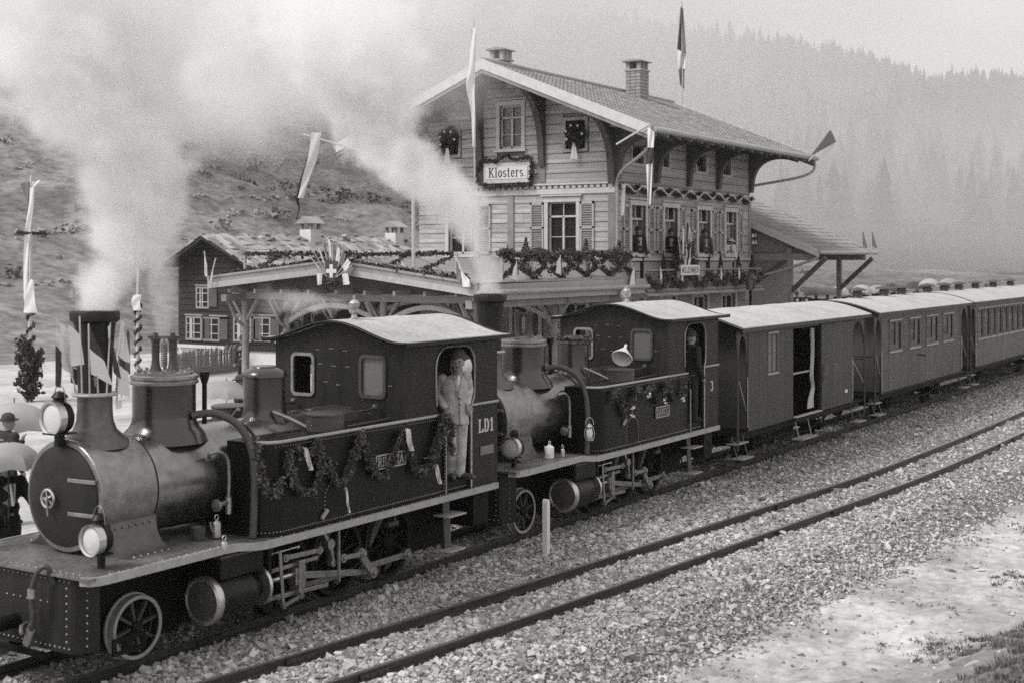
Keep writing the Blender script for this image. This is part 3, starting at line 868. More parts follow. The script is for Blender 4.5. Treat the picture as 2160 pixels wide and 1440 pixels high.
def make_loco(x0, label, front):
    T = thing('steam_locomotive', label, 'locomotive', (x0, TRK, 0), 'double-headed steam engines', glob=False)
    B = lambda m, n, mt, sm=35, bev=0., par=None, **k: m.build(n, M[mt] if isinstance(mt, str) else mt, par or T, sm, bev, **k)
    ZC, XS = 1.86, .69                                    # boiler axis height, smokebox front
    # frame and buffer beam
    m = MB()
    for s in (-1, 1): m.box(.3, 7.5, s*.42 - .02, s*.42 + .02, .2, 1.16)  # frame plates carried lower to block light under the engine
    m.box(.3, 7.5, -.6, .6, .95, 1.1); m.box(2.9, 7.4, -.3, .3, .35, .9)
    B(m, 'main_frame', 'frame', 0)
    m = MB().prism([(.07, -.86), (.1, -.9), (.32, -1.02), (.32, -.98), (.13, -.86), (.13, .86), (.32, .98), (.32, 1.02), (.1, .9), (.07, .86)], 'xy', .38, 1.2)
    beam = B(m, 'buffer_beam', 'cab', 20)
    m = MB()
    for z in (.43, 1.13): rivets(m, [(.07, -.84, z), (.07, .84, z)], .075, .013, (-1, 0, 0))
    for s in (-1, 1):
        rivets(m, [(.07, s*.8, .5), (.07, s*.8, 1.1)], .08, .013, (-1, 0, 0)); rivets(m, [(.2, s*.966, .45), (.2, s*.966, 1.1)], .08, .013, (-.5, s, 0))
    rivets(m, [(.07, -.5, .88), (.07, .2, .88)], .11, .013, (-1, 0, 0))
    B(m, 'rivets', 'steel', 60, par=beam, kind='stuff')
    bf = B(MB().lathe([(.08, 0), (.08, .34), (.11, .36), (.11, .46)], (.07, 0, .62), (-1, 0, 0), 16), 'buffer', 'frame')
    B(MB().lathe([(.1, 0), (.27, .03), (.28, .06), (.25, .085), (.001, .12)], (-.37, 0, .62), (-1, 0, 0), 26), 'buffer_head', 'cab', 40, par=bf)
    hp = bez([(.06, -.62, 1.1), (-.02, -.6, 1.28), (-.08, -.52, 1.22), (-.1, -.46, 1.0), (-.07, -.44, .72), (-.06, -.36, .55)], 6)
    h = B(MB().tube(hp, .028, 8), 'brake_hose', 'deck', 60)
    m = MB().cyl(hp[-1] + Vector((0, -.04, .05)), hp[-1] + Vector((0, .03, -.1)), .045, n=10).cyl(hp[18] + Vector((0, 0, .05)), hp[18] - Vector((0, 0, .05)), .042, n=10)
    B(m, 'hose_coupling', 'brass', 40, par=h)
    m = MB().tube([(.05, -.2, .62), (-.12, -.32, .64), (-.2, -.42, .6)], .022, 8).tube([(-.02, -.42, .8), (-.06, -.38, .66), (-.04, -.3, .58)], .014, 6)
    B(m, 'coupling_hook', 'steel', 50)
    m = MB().box(.0, .1, -.5, .55, .30, .335)
    B(m, 'guard_iron', 'frame', 0)
    # running board: front platform raised a little, eased down behind the cylinder
    prof = [(0, 1.215), (1.95, 1.215), (2.15, 1.205), (2.4, 1.165), (2.62, 1.145), (7.66, 1.145)]
    HW = 1.25
    top = prof + [(a, b - .028) for a, b in reversed(prof)]
    B(MB().prism(top, 'xz', -HW + .03, HW - .03), 'running_board', 'board', 30)
    for s in (-1, 1):
        # pale angle along the edge, rounded at the front corner
        path = [(.02, s*(HW-.16)), (.05, s*(HW-.06)), (.14, s*(HW-.01)), (.24, s*HW)] + [(a, s*HW) for a, b in prof[1:]]
        zz = [1.215]*4 + [b for a, b in prof[1:]]
        vs = []; fs = []
        for (a, y), z in zip(path, zz):
            for dy, dz in ((0, .006), (0, -.085), (-s*.03, -.085), (-s*.03, .006)): vs.append((a, y + dy, z + dz))
        n = len(path)
        for i in range(n - 1):
            for k in range(4): fs.append((4*i+k, 4*i+(k+1) % 4, 4*i+4+(k+1) % 4, 4*i+4+k))
        fs += [(0, 1, 2, 3), (4*n-4, 4*n-3, 4*n-2, 4*n-1)]
        B(MB().add(vs, fs), 'edge_trim', 'edge', 30)
    m = MB()
    rivets(m, [(.3, -1.2, 1.22), (1.9, -1.2, 1.22)], .12, .012, (0, 0, 1)); rivets(m, [(2.7, -1.2, 1.15), (7.5, -1.2, 1.15)], .22, .013, (0, 0, 1)); rivets(m, [(.08, -1., 1.22), (.08, 1., 1.22)], .1, .012, (0, 0, 1))
    B(m, 'deck_rivets', 'steel', 60, kind='stuff')
    # smokebox with its door
    R = .615
    B(MB().lathe([(R - .06, -.005), (R, 0), (R + .012, .01), (R + .012, .06), (R, .065), (R, .76), (R + .004, .77), (R + .004, .8), (.3, .8)], (XS, 0, ZC), (1, 0, 0), 64, False), 'smokebox', 'smokebox', 25)
    d = B(MB().lathe([(R - .045, .0), (R - .055, .025), (R - .1, .045), (.3, .075), (.001, .085)], (XS, 0, ZC), (-1, 0, 0), 56, False), 'smokebox_door', 'door', 40)
    for z in (.2, -.17): B(MB().bar((XS - .075, -.16, ZC + z), (XS - .045, -.56, ZC + z), .03, .045), 'hinge_strap', 'steel', 0, .006, par=d)
    hub = Vector((XS - .14, .1, ZC - .02))
    m = MB().tube([hub + Vector((0, .1*cos(a), .1*sin(a))) for a in np.linspace(0, 2*pi, 21)[:-1]], .016, 8, True)
    for k in range(5): m.bar(hub, hub + Vector((0, .1*cos(1.256*k), .1*sin(1.256*k))), .012, .016)
    m.cyl(hub + Vector((.07, 0, 0)), hub - Vector((.03, 0, 0)), .024, n=10)
    B(m, 'locking_wheel', 'bright', 40, par=d)
    B(MB().bar(hub + Vector((-.02, 0, 0)), hub + Vector((-.02, -.03, -.19)), .014, .02), 'locking_lever', 'steel', 0, par=d)
    # saddle under the smokebox, flared, with rivet rows
    sad = [(.95, 1.2), (.78, 1.225), (.66, 1.29), (.585, 1.4), (.56, 1.56), (.4, 1.7), (-.4, 1.7), (-.56, 1.56), (-.585, 1.4), (-.66, 1.29), (-.78, 1.225), (-.95, 1.2)]
    sd = B(MB().prism(sad, 'yz', .86, 1.52), 'smokebox_saddle', 'chim', 50)
    m = MB()
    for s in (-1, 1): rivets(m, [(.93, s*.86, 1.23), (1.5, s*.86, 1.23)], .1, .016, (0, s*.3, 1)); rivets(m, [(.93, s*.575, 1.52), (1.5, s*.575, 1.52)], .1, .016, (0, s, .2))
    B(m, 'rivets', 'steel', 60, par=sd, kind='stuff')
    # boiler
    RB = .585
    B(MB().lathe([(RB, .0), (RB, 4.0)], (XS + .79, 0, ZC), (1, 0, 0), 64, False), 'boiler', 'boiler', 60)
    for x in (XS + .8, 3.25, 4.6):
        B(MB().lathe([(RB, 0), (RB + .008, .004), (RB + .008, .05), (RB, .054)], (x, 0, ZC), (1, 0, 0), 64, False), 'boiler_band', 'black', 40)
    # chimney
    XC = 1.12
    ch = B(MB().lathe([(.4, 2.36), (.37, 2.44), (.3, 2.5), (.24, 2.56), (.205, 2.66), (.195, 2.8), (.195, 2.95)], (XC, 0, 0), (0, 0, 1), 36, False), 'chimney', 'chim', 60)
    B(MB().lathe([(.19, 2.94), (.25, 2.94), (.26, 2.955), (.25, 2.975), (.19, 2.98)], (XC, 0, 0), (0, 0, 1), 36, False), 'chimney_ring', 'edge', 40, par=ch)
    B(MB().lathe([(.185, 2.97), (.2, 3.4), (.225, 3.72), (.235, 3.78), (.2, 3.78), (.17, 3.0)], (XC, 0, 0), (0, 0, 1), 36, False), 'chimney_stack', 'cab', 50, par=ch)
    B(MB().lathe([(.23, 3.76), (.275, 3.79), (.28, 3.87), (.265, 3.9), (.21, 3.9), (.19, 3.76)], (XC, 0, 0), (0, 0, 1), 36, False), 'chimney_cap', 'cab', 40, par=ch)
    # steam dome with its spring balance
    XD = 2.17
    dm = B(MB().lathe([(.52, 2.3), (.47, 2.42), (.42, 2.47), (.385, 2.54), (.375, 2.62), (.375, 3.0)], (XD, 0, 0), (0, 0, 1), 44, False), 'steam_dome', 'dome', 60)
    B(MB().lathe([(.375, 2.99), (.405, 3.0), (.41, 3.03), (.385, 3.05), (.4, 3.065), (.4, 3.095), (.37, 3.11), (.345, 3.115), (.345, 3.14), (.001, 3.15)], (XD, 0, 0), (0, 0, 1), 44, False), 'dome_moulding', 'steel', 40, par=dm)
    m = MB()
    for k in range(16): m.cyl((XD + .3*cos(k*pi/8), .3*sin(k*pi/8), 3.14), (XD + .3*cos(k*pi/8), .3*sin(k*pi/8), 3.175), .022, n=6)
    B(m, 'dome_bolts', 'steel', 40, par=dm, kind='stuff')
    ps = 1 if front else .9
    for s in (-1, 1):
        B(MB().lathe([(.085, 3.13), (.055, 3.2), (.045, 3.28), (.05, 3.5), (.066, 3.52), (.066, 3.54), (.03, 3.545), (.03, 3.6), (.001, 3.61)], (XD + s*.056, -s*.088, 0), (0, 0, 1), 16), 'safety_valve', 'deck', 40, par=dm)
    hel = [(XD + .034*cos(a), .034*sin(a), 3.2 + .28 * a / 75) for a in np.arange(0, 75, .55)]
    B(MB().tube(hel, .009, 5).cyl((XD, 0, 3.16), (XD, 0, 3.56), .012, n=6), 'balance_spring', 'steel', 60, par=dm)
    B(MB().bar((XD - .1, .16, 3.55), (XD + .1, -.16, 3.55), .035, .03), 'valve_crossbar', 'deck', 0, par=dm)
    B(MB().lathe([(.03, 2.5), (.03, 2.98), (.055, 3.05), (.06, 3.13), (.001, 3.14)], (XD + .33, -.34, 0), (0, 0, 1), 12), 'vent_pipe', 'black', 40)
    B(MB().lathe([(.34, 2.33), (.31, 2.42), (.285, 2.48), (.275, 2.55), (.275, 2.94), (.3, 2.95), (.3, 2.98), (.27, 3.03), (.17, 3.07), (.16, 3.09), (.001, 3.1)], (3.92, 0, 0), (0, 0, 1), 36, False), 'sand_dome', 'dome', 40)
    # sand pipe and feed pipe on the near and the far side
    for s in (-1, 1):
        B(MB().tube(bez([(XD + .1, s*.36, 2.62), (2.45, s*.55, 2.64), (2.62, s*.78, 2.5), (2.7, s*.92, 2.2), (2.7, s*.97, 1.8), (2.66, s*.98, 1.16)], 7), .047, 12), 'sand_pipe', 'deck', 70)
        cv = bez([(2.36, s*.56, 2.12), (2.3, s*.63, 2.18), (2.38, s*.69, 2.2), (2.52, s*.7, 2.1), (2.55, s*.7, 1.86), (2.54, s*.7, 1.62)], 6)
        cp = B(MB().tube(cv, .024, 8), 'feed_pipe', 'steel', 70)
        m = MB().cyl((2.54, s*.7, 1.64), (2.54, s*.7, 1.44), .042, n=10).cyl((2.54, s*.7, 1.58), (2.36, s*.72, 1.57), .03, n=10).lathe([(.001, 0), (.075, .01), (.075, .03), (.001, .04)], (2.34, s*.72, 1.57), (-1, 0, 0), 14)
        B(m, 'clack_valve', 'brass', 40, par=cp)
    # side tanks
    TY = 1.17
    for s in (-1, 1):
        x0t, x1t = 2.72, 6.3
        arc = [(x0t + .28 - .28*cos(a), s*(TY - .28 + .28*sin(a))) for a in np.linspace(0, pi/2, 8)]
        pl = [(x0t, s*.5)] + arc + [(x1t, s*TY), (x1t, s*.5)]
        tk = B(MB().prism(pl, 'xy', 1.15, 2.285), 'side_tank', 'black', 30)
        rim = [(a, b, 2.285) for a, b in arc] + [(x1t, s*TY, 2.285)]
        rim = [(a, b + s*.004, z) for a, b, z in rim]
        B(MB().tube(rim, .022, 8), 'tank_beading', 'edge', 60, par=tk)
        m = MB()
        out = [Vector((a, b + s*.002, 1.2)) for a, b in arc] + [Vector((6.9, s*(TY + .002), 1.2))]
        rivets(m, out, .048, .011, (-.2 if s else 0, s, 0)); rivets(m, [p + Vector((0, 0, 1.03)) for p in out[5:]], .048, .009, (0, s, 0))
        rivets(m, [(6.32, s*(TY+.034), 1.25), (6.32, s*(TY+.034), 2.2)], .05, .01, (0, s, 0))
        ap = [(3.98 - .2, 1.2)] + [(3.98 - .2*cos(a), 1.45 + .19*sin(a)) for a in np.linspace(0, pi, 12)] + [(3.98 + .2, 1.2)]
        rivets(m, [(a, s*(TY + .002), b) for a, b in [(3.98 + (q[0]-3.98)*1.12, q[1] + (.03 if q[1] > 1.3 else 0)) for q in ap]], .05, .012, (0, s, 0))
        B(m, 'rivets', 'steel', 60, par=tk, kind='stuff')
        B(MB().prism(ap, 'xz', s*(TY - .05), s*(TY + .004)), 'recess_shade_panel', 'dark_in', 0, par=tk)  # flat dark panel stands for the shade inside the arched opening
        B(MB().lathe([(.25, 0), (.25, .19), (.262, .195), (.262, .215), (.24, .225), (.001, .235)], (4.15, s*.84, 2.285), (0, 0, 1), 32), 'filler_cap', 'deck', 40, par=tk)
        m = MB().tube([(4.45, s*.82, 2.45), (5.1, s*.76, 2.44), (5.3, s*.74, 2.45)], .018, 6).sph((5.32, s*.74, 2.46), .05, 10, 6).tube([(4.4, s*1.0, 2.31), (5.35, s*.98, 2.32)], .014, 6)
        B(m, 'fire_iron', 'deck', 50)
        m = MB().tube(bez([(3.75, s*.3, 2.52), (3.88, s*.5, 2.42), (3.98, s*.72, 2.31)], 5), .028, 8)
        B(m, 'sand_delivery_pipe', 'steel', 60)
    # cab
    cx0, cx1 = 5.45, 7.74
    CY = 1.17
    outer = [(cx0, 2.29), (6.22, 2.29), (6.17, 2.42), (6.15, 2.56)] + [(6.15 + .27 - .27*cos(a), 2.97 + .27*sin(a)) for a in np.linspace(0, pi/2, 6)] + [(7.12 - .27 + .27*sin(a), 2.97 + .27*cos(a)) for a in np.linspace(0, pi/2, 6)] \
        + [(7.12, 2.6), (7.1, 2.46), (7.03, 2.36), (7.0, 2.3), (7.0, 1.15), (cx1, 1.15), (cx1, 3.33), (cx0, 3.33)]
    for s in (-1, 1):
        B(MB().prism(outer, 'xz', s*(CY - .03), s*(CY + .002)), 'cab_side', 'cab', 25)
        tr = outer[2:-4]
        B(MB().tube([(a, s*(CY + .008), b) for a, b in tr[:-1]], .017, 6), 'opening_trim', 'steel', 60)
        B(MB().tube([(7.02, s*(CY + .015), 2.36), (cx1, s*(CY + .015), 2.36)], .02, 6), 'waist_rail', 'edge', 60)
        B(MB().tube([(6.36, s*(CY + .03), 1.16), (6.36, s*(CY + .03), 1.98)], .016, 6), 'door_rail', 'steel', 60)
        B(MB().tube([(7.0, s*(CY + .03), 1.16), (7.0, s*(CY + .03), 2.36)], .018, 6), 'door_rail', 'bright', 60)
    def archz(y): return 3.33 + .27 * (.5 + .5*cos(pi * min(1, abs(y) / 1.2))) ** .85
    ys = np.linspace(-CY, CY, 25)
    face = [(-CY, 1.15 if False else 2.0)] + [(y, archz(y) - .02) for y in ys] + [(CY, 2.0)]
    hole = lambda y0, y1, z0, z1: rounded(y0, y1, z0, z1, .06)
    h1, h2 = (-.83, -.43, 2.6, 3.13), (.45, .82, 2.57, 3.12)
    fr = B(MB().prism(face, 'yz', cx0 - .03, cx0 + .0, [hole(*h1), hole(*h2)]), 'cab_front', 'cab', 25)
    for hh, g in ((h1, 'glass_pale'), (h2, None)):
        ro = rounded(hh[0] - .035, hh[1] + .035, hh[2] - .035, hh[3] + .035, .09); ri = rounded(hh[0] + .01, hh[1] - .01, hh[2] + .01, hh[3] - .01, .055)
        wf = B(MB().prism(ro, 'yz', cx0 - .06, cx0 - .025, [ri]), 'window_frame', 'steel' if not g else 'deck', 30, par=fr)
        if g: B(MB().prism(hole(*hh), 'yz', cx0 - .02, cx0 - .012), 'pane', g, 0, par=wf)
    m = MB()
    for y, z in ((.35, 3.2), (.1, 3.22), (-.15, 3.2), (.3, 3.0), (.05, 2.98), (-.2, 2.98), (-.95, 2.75), (.2, 2.75), (-.02, 2.72)): rivets(m, [(cx0 - .032, y, z), (cx0 - .032, y + .045, z)], .04, .012, (-1, 0, 0))
    B(m, 'rivets', 'steel', 60, par=fr, kind='stuff')
    m = MB()
    for s in (-1, 1):
        for x in (5.5, 7.69): rivets(m, [(x, s*(CY + .003), 2.42), (x, s*(CY + .003), 3.26)], .055, .009, (0, s, 0))
        rivets(m, [(5.5, s*(CY + .003), 3.27), (7.69, s*(CY + .003), 3.27)], .055, .009, (0, s, 0)); rivets(m, [(7.06, s*(CY + .003), 1.22), (7.69, s*(CY + .003), 1.22)], .055, .009, (0, s, 0)); rivets(m, [(7.69, s*(CY + .003), 1.25), (7.69, s*(CY + .003), 2.3)], .055, .009, (0, s, 0))
        rivets(m, [(cx0 - .031, s*(CY - .04), 2.35), (cx0 - .031, s*(CY - .04), 3.25)], .055, .009, (-1, 0, 0))
    B(m, 'cab_rivets', 'cab', 60, kind='stuff')
    circ = lambda y, z, r: [(y + r*cos(a), z + r*sin(a)) for a in np.linspace(0, 2*pi, 20)[:-1]]
    face2 = [(-CY, 1.15)] + [(y, archz(y) - .02) for y in ys] + [(CY, 1.15)]
    re = B(MB().prism(face2, 'yz', cx1 - .03, cx1, [circ(-.55, 2.85, .2), circ(.55, 2.85, .2)]), 'cab_rear', 'cab', 25)
    for s in (-1, 1): B(MB().lathe([(.19, -.02), (.22, -.02), (.22, .02), (.19, .02)], (cx1 - .015, s*.55, 2.85), (1, 0, 0), 22, False), 'window_ring', 'steel', 40, par=re)
    B(MB().box(cx0, cx1 - .03, -CY + .03, CY - .03, 1.17, 1.3), 'cab_floor', 'dark_in', 0)
    B(MB().box(cx0 + .02, cx0 + .45, -.62, .62, 1.21, 2.5), 'boiler_backhead', 'dark_in', 0, .05)
    B(MB().lathe([(.1, 0), (.1, .03), (.001, .032)], (cx0 + .47, -.25, 2.75), (1, 0, 0), 16), 'pressure_gauge', 'brass', 40)
    B(MB().box(cx1 - .16, cx1 - .03, -CY + .03, CY - .03, 1.21, 2.0), 'coal_bunker', 'dark_in', 0)
    # roof
    def roof(u, v): y = -1.3 + 2.6*u; return (cx0 - .17 + 2.62*v, y, archz(y) + .004 if abs(y) < 1.2 else 3.334)
    rf = B(MB().thick_sheet(roof, 36, 1, (0, 0, .03)), 'cab_roof', 'roof_w' if True else 'black', 40)
    for x in (cx0 - .175, cx1 + .285):
        B(MB().tube([(x, y, (archz(y) if abs(y) < 1.2 else 3.33) + .012) for y in np.linspace(-1.31, 1.31, 40)], .024, 6), 'roof_edge', 'black', 60, par=rf)
    for x in (cx0 + .55, cx0 + 1.35): B(MB().tube([(x, y, (archz(y) if abs(y) < 1.2 else 3.33) + .034) for y in np.linspace(-1.28, 1.28, 30)], .008, 5), 'roof_seam', 'roof_w', 60, par=rf)
    for s in (-1, 1): B(MB().box(cx0 - .17, cx1 + .28, s*1.3 - .016, s*1.3 + .016, 3.3, 3.35), 'gutter', 'cab', 0, par=rf)
    wx, wy = (5.72, -.05) if front else (6.2, .1)
    B(MB().lathe([(.1, 3.6), (.1, 3.63), (.05, 3.65), (.035, 3.7), (.075, 3.73), (.075, 3.76), (.03, 3.765), (.03, 3.79), (.075, 3.8), (.08, 3.86), (.05, 3.9), (.02, 3.91), (.02, 3.96), (.001, 3.97)], (wx, wy, 0), (0, 0, 1), 18), 'whistle', 'brass', 40)
    # cylinders
    for s in (-1, 1):
        c0 = Vector((1.84, s*.98, .575))
        cy_ = B(MB().lathe([(.24, 0), (.24, .05), (.262, .06), (.262, .62), (.24, .66), (.17, .7), (.13, .86), (.15, .9)], c0, (1, 0, 0), 36, True), 'cylinder', 'black', 35)
        B(MB().lathe([(.001, -.055), (.03, -.05), (.035, -.03), (.18, -.025), (.225, -.02)], c0, (1, 0, 0), 36, False), 'cylinder_cover', 'deck', 60, par=cy_)
        B(MB().lathe([(.222, -.02), (.25, -.03), (.282, -.015), (.286, .05), (.27, .085)], c0, (1, 0, 0), 40, False), 'cover_rim', 'bright', 40, par=cy_)
        B(MB().lathe([(.13, 0), (.24, .01), (.245, .05), (.15, .07)], c0 + Vector((.86, 0, 0)), (1, 0, 0), 30), 'gland_flange', 'bright', 40, par=cy_)
        ck = B(MB().box(1.95, 2.66, s*1.16 if s < 0 else .62, -.62 if s < 0 else 1.16, .8, 1.05), 'steam_chest', 'black', 0, .02)
        lid = B(MB().box(1.92, 2.69, s*1.19 if s < 0 else .6, -.6 if s < 0 else 1.19, 1.05, 1.09), 'steam_chest_lid', 'deck', 0, .014, par=ck)
        m = MB()
        for k in range(6):
            for yy in (.68, 1.12): m.cyl((2.0 + k*.12, s*yy, 1.09), (2.0 + k*.12, s*yy, 1.115), .018, n=6)
        B(m, 'bolts', 'steel', 40, par=ck, kind='stuff')
        # motion
        f = lambda px, py, y: (lambda p: Vector((p.x, s*abs(y), p.z)))(LP(px, py, -abs(y)))
        g = B(MB().bar(f(560, 1207, .98), f(668, 1174, .98), .05, .05), 'slide_bar', 'steel', 0, .006)
        B(MB().bar(f(560, 1264, .98), f(690, 1231, .98), .05, .055), 'slide_bar', 'steel', 0, .006)
        B(MB().cyl(f(548, 1232, .98), f(622, 1208, .98), .032, n=12), 'piston_rod', 'bright', 50)
        cr = f(626, 1212, .98)
        B(MB().box(cr.x - .09, cr.x + .1, cr.y - .07, cr.y + .07, cr.z - .11, cr.z + .11).box(cr.x - .05, cr.x + .06, cr.y - .09, cr.y + .09, cr.z - .22, cr.z + .2), 'crosshead', 'steel', 0, .012)
        ax = [3.55, 4.66, 5.78]; po = Vector((.19, 0, -.2)); rw = .525
        pin = [Vector((a, s*.78, rw)) + po for a in ax]
        B(boss_rod(MB(), (cr.x, s*.98, cr.z), (pin[1].x, s*.98, pin[1].z), .085, .05, .06, .1), 'connecting_rod', 'steel', 30, .005)
        B(boss_rod(MB(), pin[0], pin[1], .08, .05, .085), 'coupling_rod', 'steel', 30, .005)
        B(boss_rod(MB(), pin[1], pin[2], .08, .05, .085), 'coupling_rod', 'steel', 30, .005)
        B(boss_rod(MB(), (pin[1].x, s*1.06, pin[1].z), (pin[1].x - .26, s*1.06, pin[1].z + .3), .1, .05, .075), 'return_crank', 'steel', 30, .005)
        B(boss_rod(MB(), (pin[1].x - .26, s*1.1, pin[1].z + .3), f(722, 1176, 1.1), .06, .04, .06), 'eccentric_rod', 'steel', 30, .004)
        B(MB().bar(f(590, 1160, 1.08), f(598, 1278, 1.08), .05, .02, (0, 1, 0)), 'motion_hanger', 'steel', 0, .005)
        B(boss_rod(MB(), f(598, 1277, 1.08), f(634, 1255, 1.08), .04, .03, .035), 'union_link', 'steel', 30)
        B(boss_rod(MB(), f(600, 1176, 1.05), f(672, 1159, 1.05), .06, .04, .05), 'radius_rod', 'steel', 30, .004)
        B(MB().cyl(f(556, 1172, 1.02), f(628, 1152, 1.02), .016, n=8).sph(f(628, 1152, 1.02), .03, 8, 6), 'valve_spindle', 'bright', 50)
        lk = MB()
        lpts = [f(680, 1122, 1.05), f(692, 1146, 1.05), f(697, 1160, 1.05), f(700, 1186, 1.05)]
        for a, b in zip(lpts, lpts[1:]): lk.bar(a, b, .05, .075, (0, 1, 0))
        lk.cyl(lpts[1] - Vector((0, .06, 0)), lpts[1] + Vector((0, .06, 0)), .07, n=14).cyl(lpts[3] - Vector((0, .04, 0)), lpts[3] + Vector((0, .04, 0)), .05, n=12)
        B(lk, 'expansion_link', 'steel', 30, .004)
        B(MB().bar(f(714, 1108, 1.12), f(715, 1226, 1.12), .03, .03), 'hanging_rod', 'steel', 0)
        B(MB().bar(f(688, 1100, 1.0), f(688, 1180, 1.0), .05, .03), 'motion_bracket', 'frame', 0)
        for i, a in enumerate(ax): spoked_wheel(T, 'driving_wheel', (a, s*.56, rw), rw, 10, M['wheelpaint'], M['frame'], cw=pi * .78)
        spoked_wheel(T, 'carrying_wheel', (1.2, s*.56, .37), .355, 8, M['tyre'], M['wheelpaint'])
        ga, gb = LP(237, 1386, -.9), LP(306, 1328, -.9); gw, gh = gb.x - ga.x, gb.z - ga.z
        gr = lambda a0, a1, b0, b1: [(ga.x + gw*a0, ga.z + gh*b0), (ga.x + gw*a1, ga.z + gh*b0), (ga.x + gw*a1, ga.z + gh*b1), (ga.x + gw*a0, ga.z + gh*b1)]
        gp = MB().prism(gr(0, 1, 0, 1), 'xz', s*.89, s*.91, [gr(.12, .42, .25, .75), gr(.56, .88, .25, .75)])
        if front and s < 0: B(gp, 'guard_plate', 'frame', 0)
        B(MB().box(4.8, 5.1, s*.6, s*.9, .98, 1.06).bar((5.55, s*.9, 1.1), (5.55, s*.9, .82), .03, .03).cyl((5.4, s*.88, .84), (5.62, s*.88, .84), .045, n=12), 'brake_cylinder', 'deck', 30)
        # cab steps
        st = MB().bar((6.55, s*1.05, 1.1), (6.55, s*1.1, .3), .16, .02, (0, 1, 0))
        sp = B(st, 'step_hanger', 'deck', 0)
        for z, w in ((.82, .34), (.32, .3)): B(MB().box(6.55 - w/2 - .05, 6.55 + w/2 + .05, s*1.0 if s > 0 else -1.28, 1.28 if s > 0 else -1.0, z, z + .025), 'step_tread', 'edge', 0, .006, par=sp)
        B(MB().bar((6.3, s*.9, .9), (6.5, s*1.05, .35), .03, .02).bar((6.15, s*.8, .62), (6.6, s*.8, .68), .03, .03), 'step_stay', 'frame', 0)
        B(MB().box(2.8, 2.86, s*.6, s*1.1, .6, 1.12), 'frame_stiffener', 'frame', 0)
        B(MB().box(7.2, 7.6, s*.5, s*1.1, .55, 1.12), 'drag_box', 'frame', 0)
    # lamps
    top = lamp(T, 'headlight', (.54, 0, 2.74), .185, .2, None)
    B(MB().bar((.63, 0, 2.42), (.63, 0, 2.6), .09, .07).box(.5, .76, -.13, .13, 2.555, 2.575), 'lamp_bracket', 'black', 0, par=top)
    low = lamp(T, 'headlight', (.32 if front else .36, -.9, 1.53), .165, .2, None)
    B(MB().bar((.44, -.9, 1.22), (.44, -.9, 1.38), .06, .06).box(.34, .52, -1.0, -.8, 1.362, 1.38), 'lamp_bracket', 'black', 0, par=low)
    if front:
        lamp(T, 'headlight', (.32, .9, 1.53), .165, .2, None)
    # plates and numbers
    s = -1; yn = -(CY + .004)
    if front: nx0, nx1, nz0, nz1, word = 4.76, 5.42, 1.7, 1.9, 'RHÆTIA'
    else:
        pa, pb = onY(1381, 882, TRK + yn), onY(1410, 851, TRK + yn)
        nx0, nx1, nz0, nz1, word = pa.x - x0, pb.x - x0, pa.z, pa.z + .21, 'DAVOS'
    pl = B(MB().box(nx0, nx1, yn - .014, yn, nz0, nz1), 'name_plate', 'black', 0)
    fr_ = MB().prism(rounded(nx0, nx1, nz0, nz1, .03), 'xz', yn - .026, yn - .013, [rounded(nx0 + .022, nx1 - .022, nz0 + .022, nz1 - .022, .015)])
    B(fr_, 'plate_rim', 'brass', 30, par=pl)
    B(lettering(MB(), word, (nx0 + .05, yn - .014, nz0 + .04), (1, 0, 0), (0, 0, 1), nz1 - nz0 - .08, nx1 - nx0 - .1, .17, .09, .008), 'plate_lettering', 'brass', 0, par=pl)
    if front:
        B(lettering(MB(), 'LD1', (7.23, yn + .001, 1.93), (1, 0, 0), (0, 0, 1), .19, .4, .2, .11, .003), 'cab_lettering', 'letter', 0)
        B(MB().box(7.27, 7.63, yn - .01, yn + .001, 1.59, 1.72), 'maker_plate', 'smokebox', 0, .004)
    else:
        B(lettering(MB(), '3', (7.36, yn + .001, 1.86), (1, 0, 0), (0, 0, 1), .19, .13, .2, .11, .003), 'cab_lettering', 'letter', 0)
    return T
loco1 = make_loco(LX0, 'front steam engine lettered LD1, flags round its tall chimney', True)
loco2 = make_loco(LX0 + 8.2, 'second steam engine with the DAVOS name plate and number 3', False)
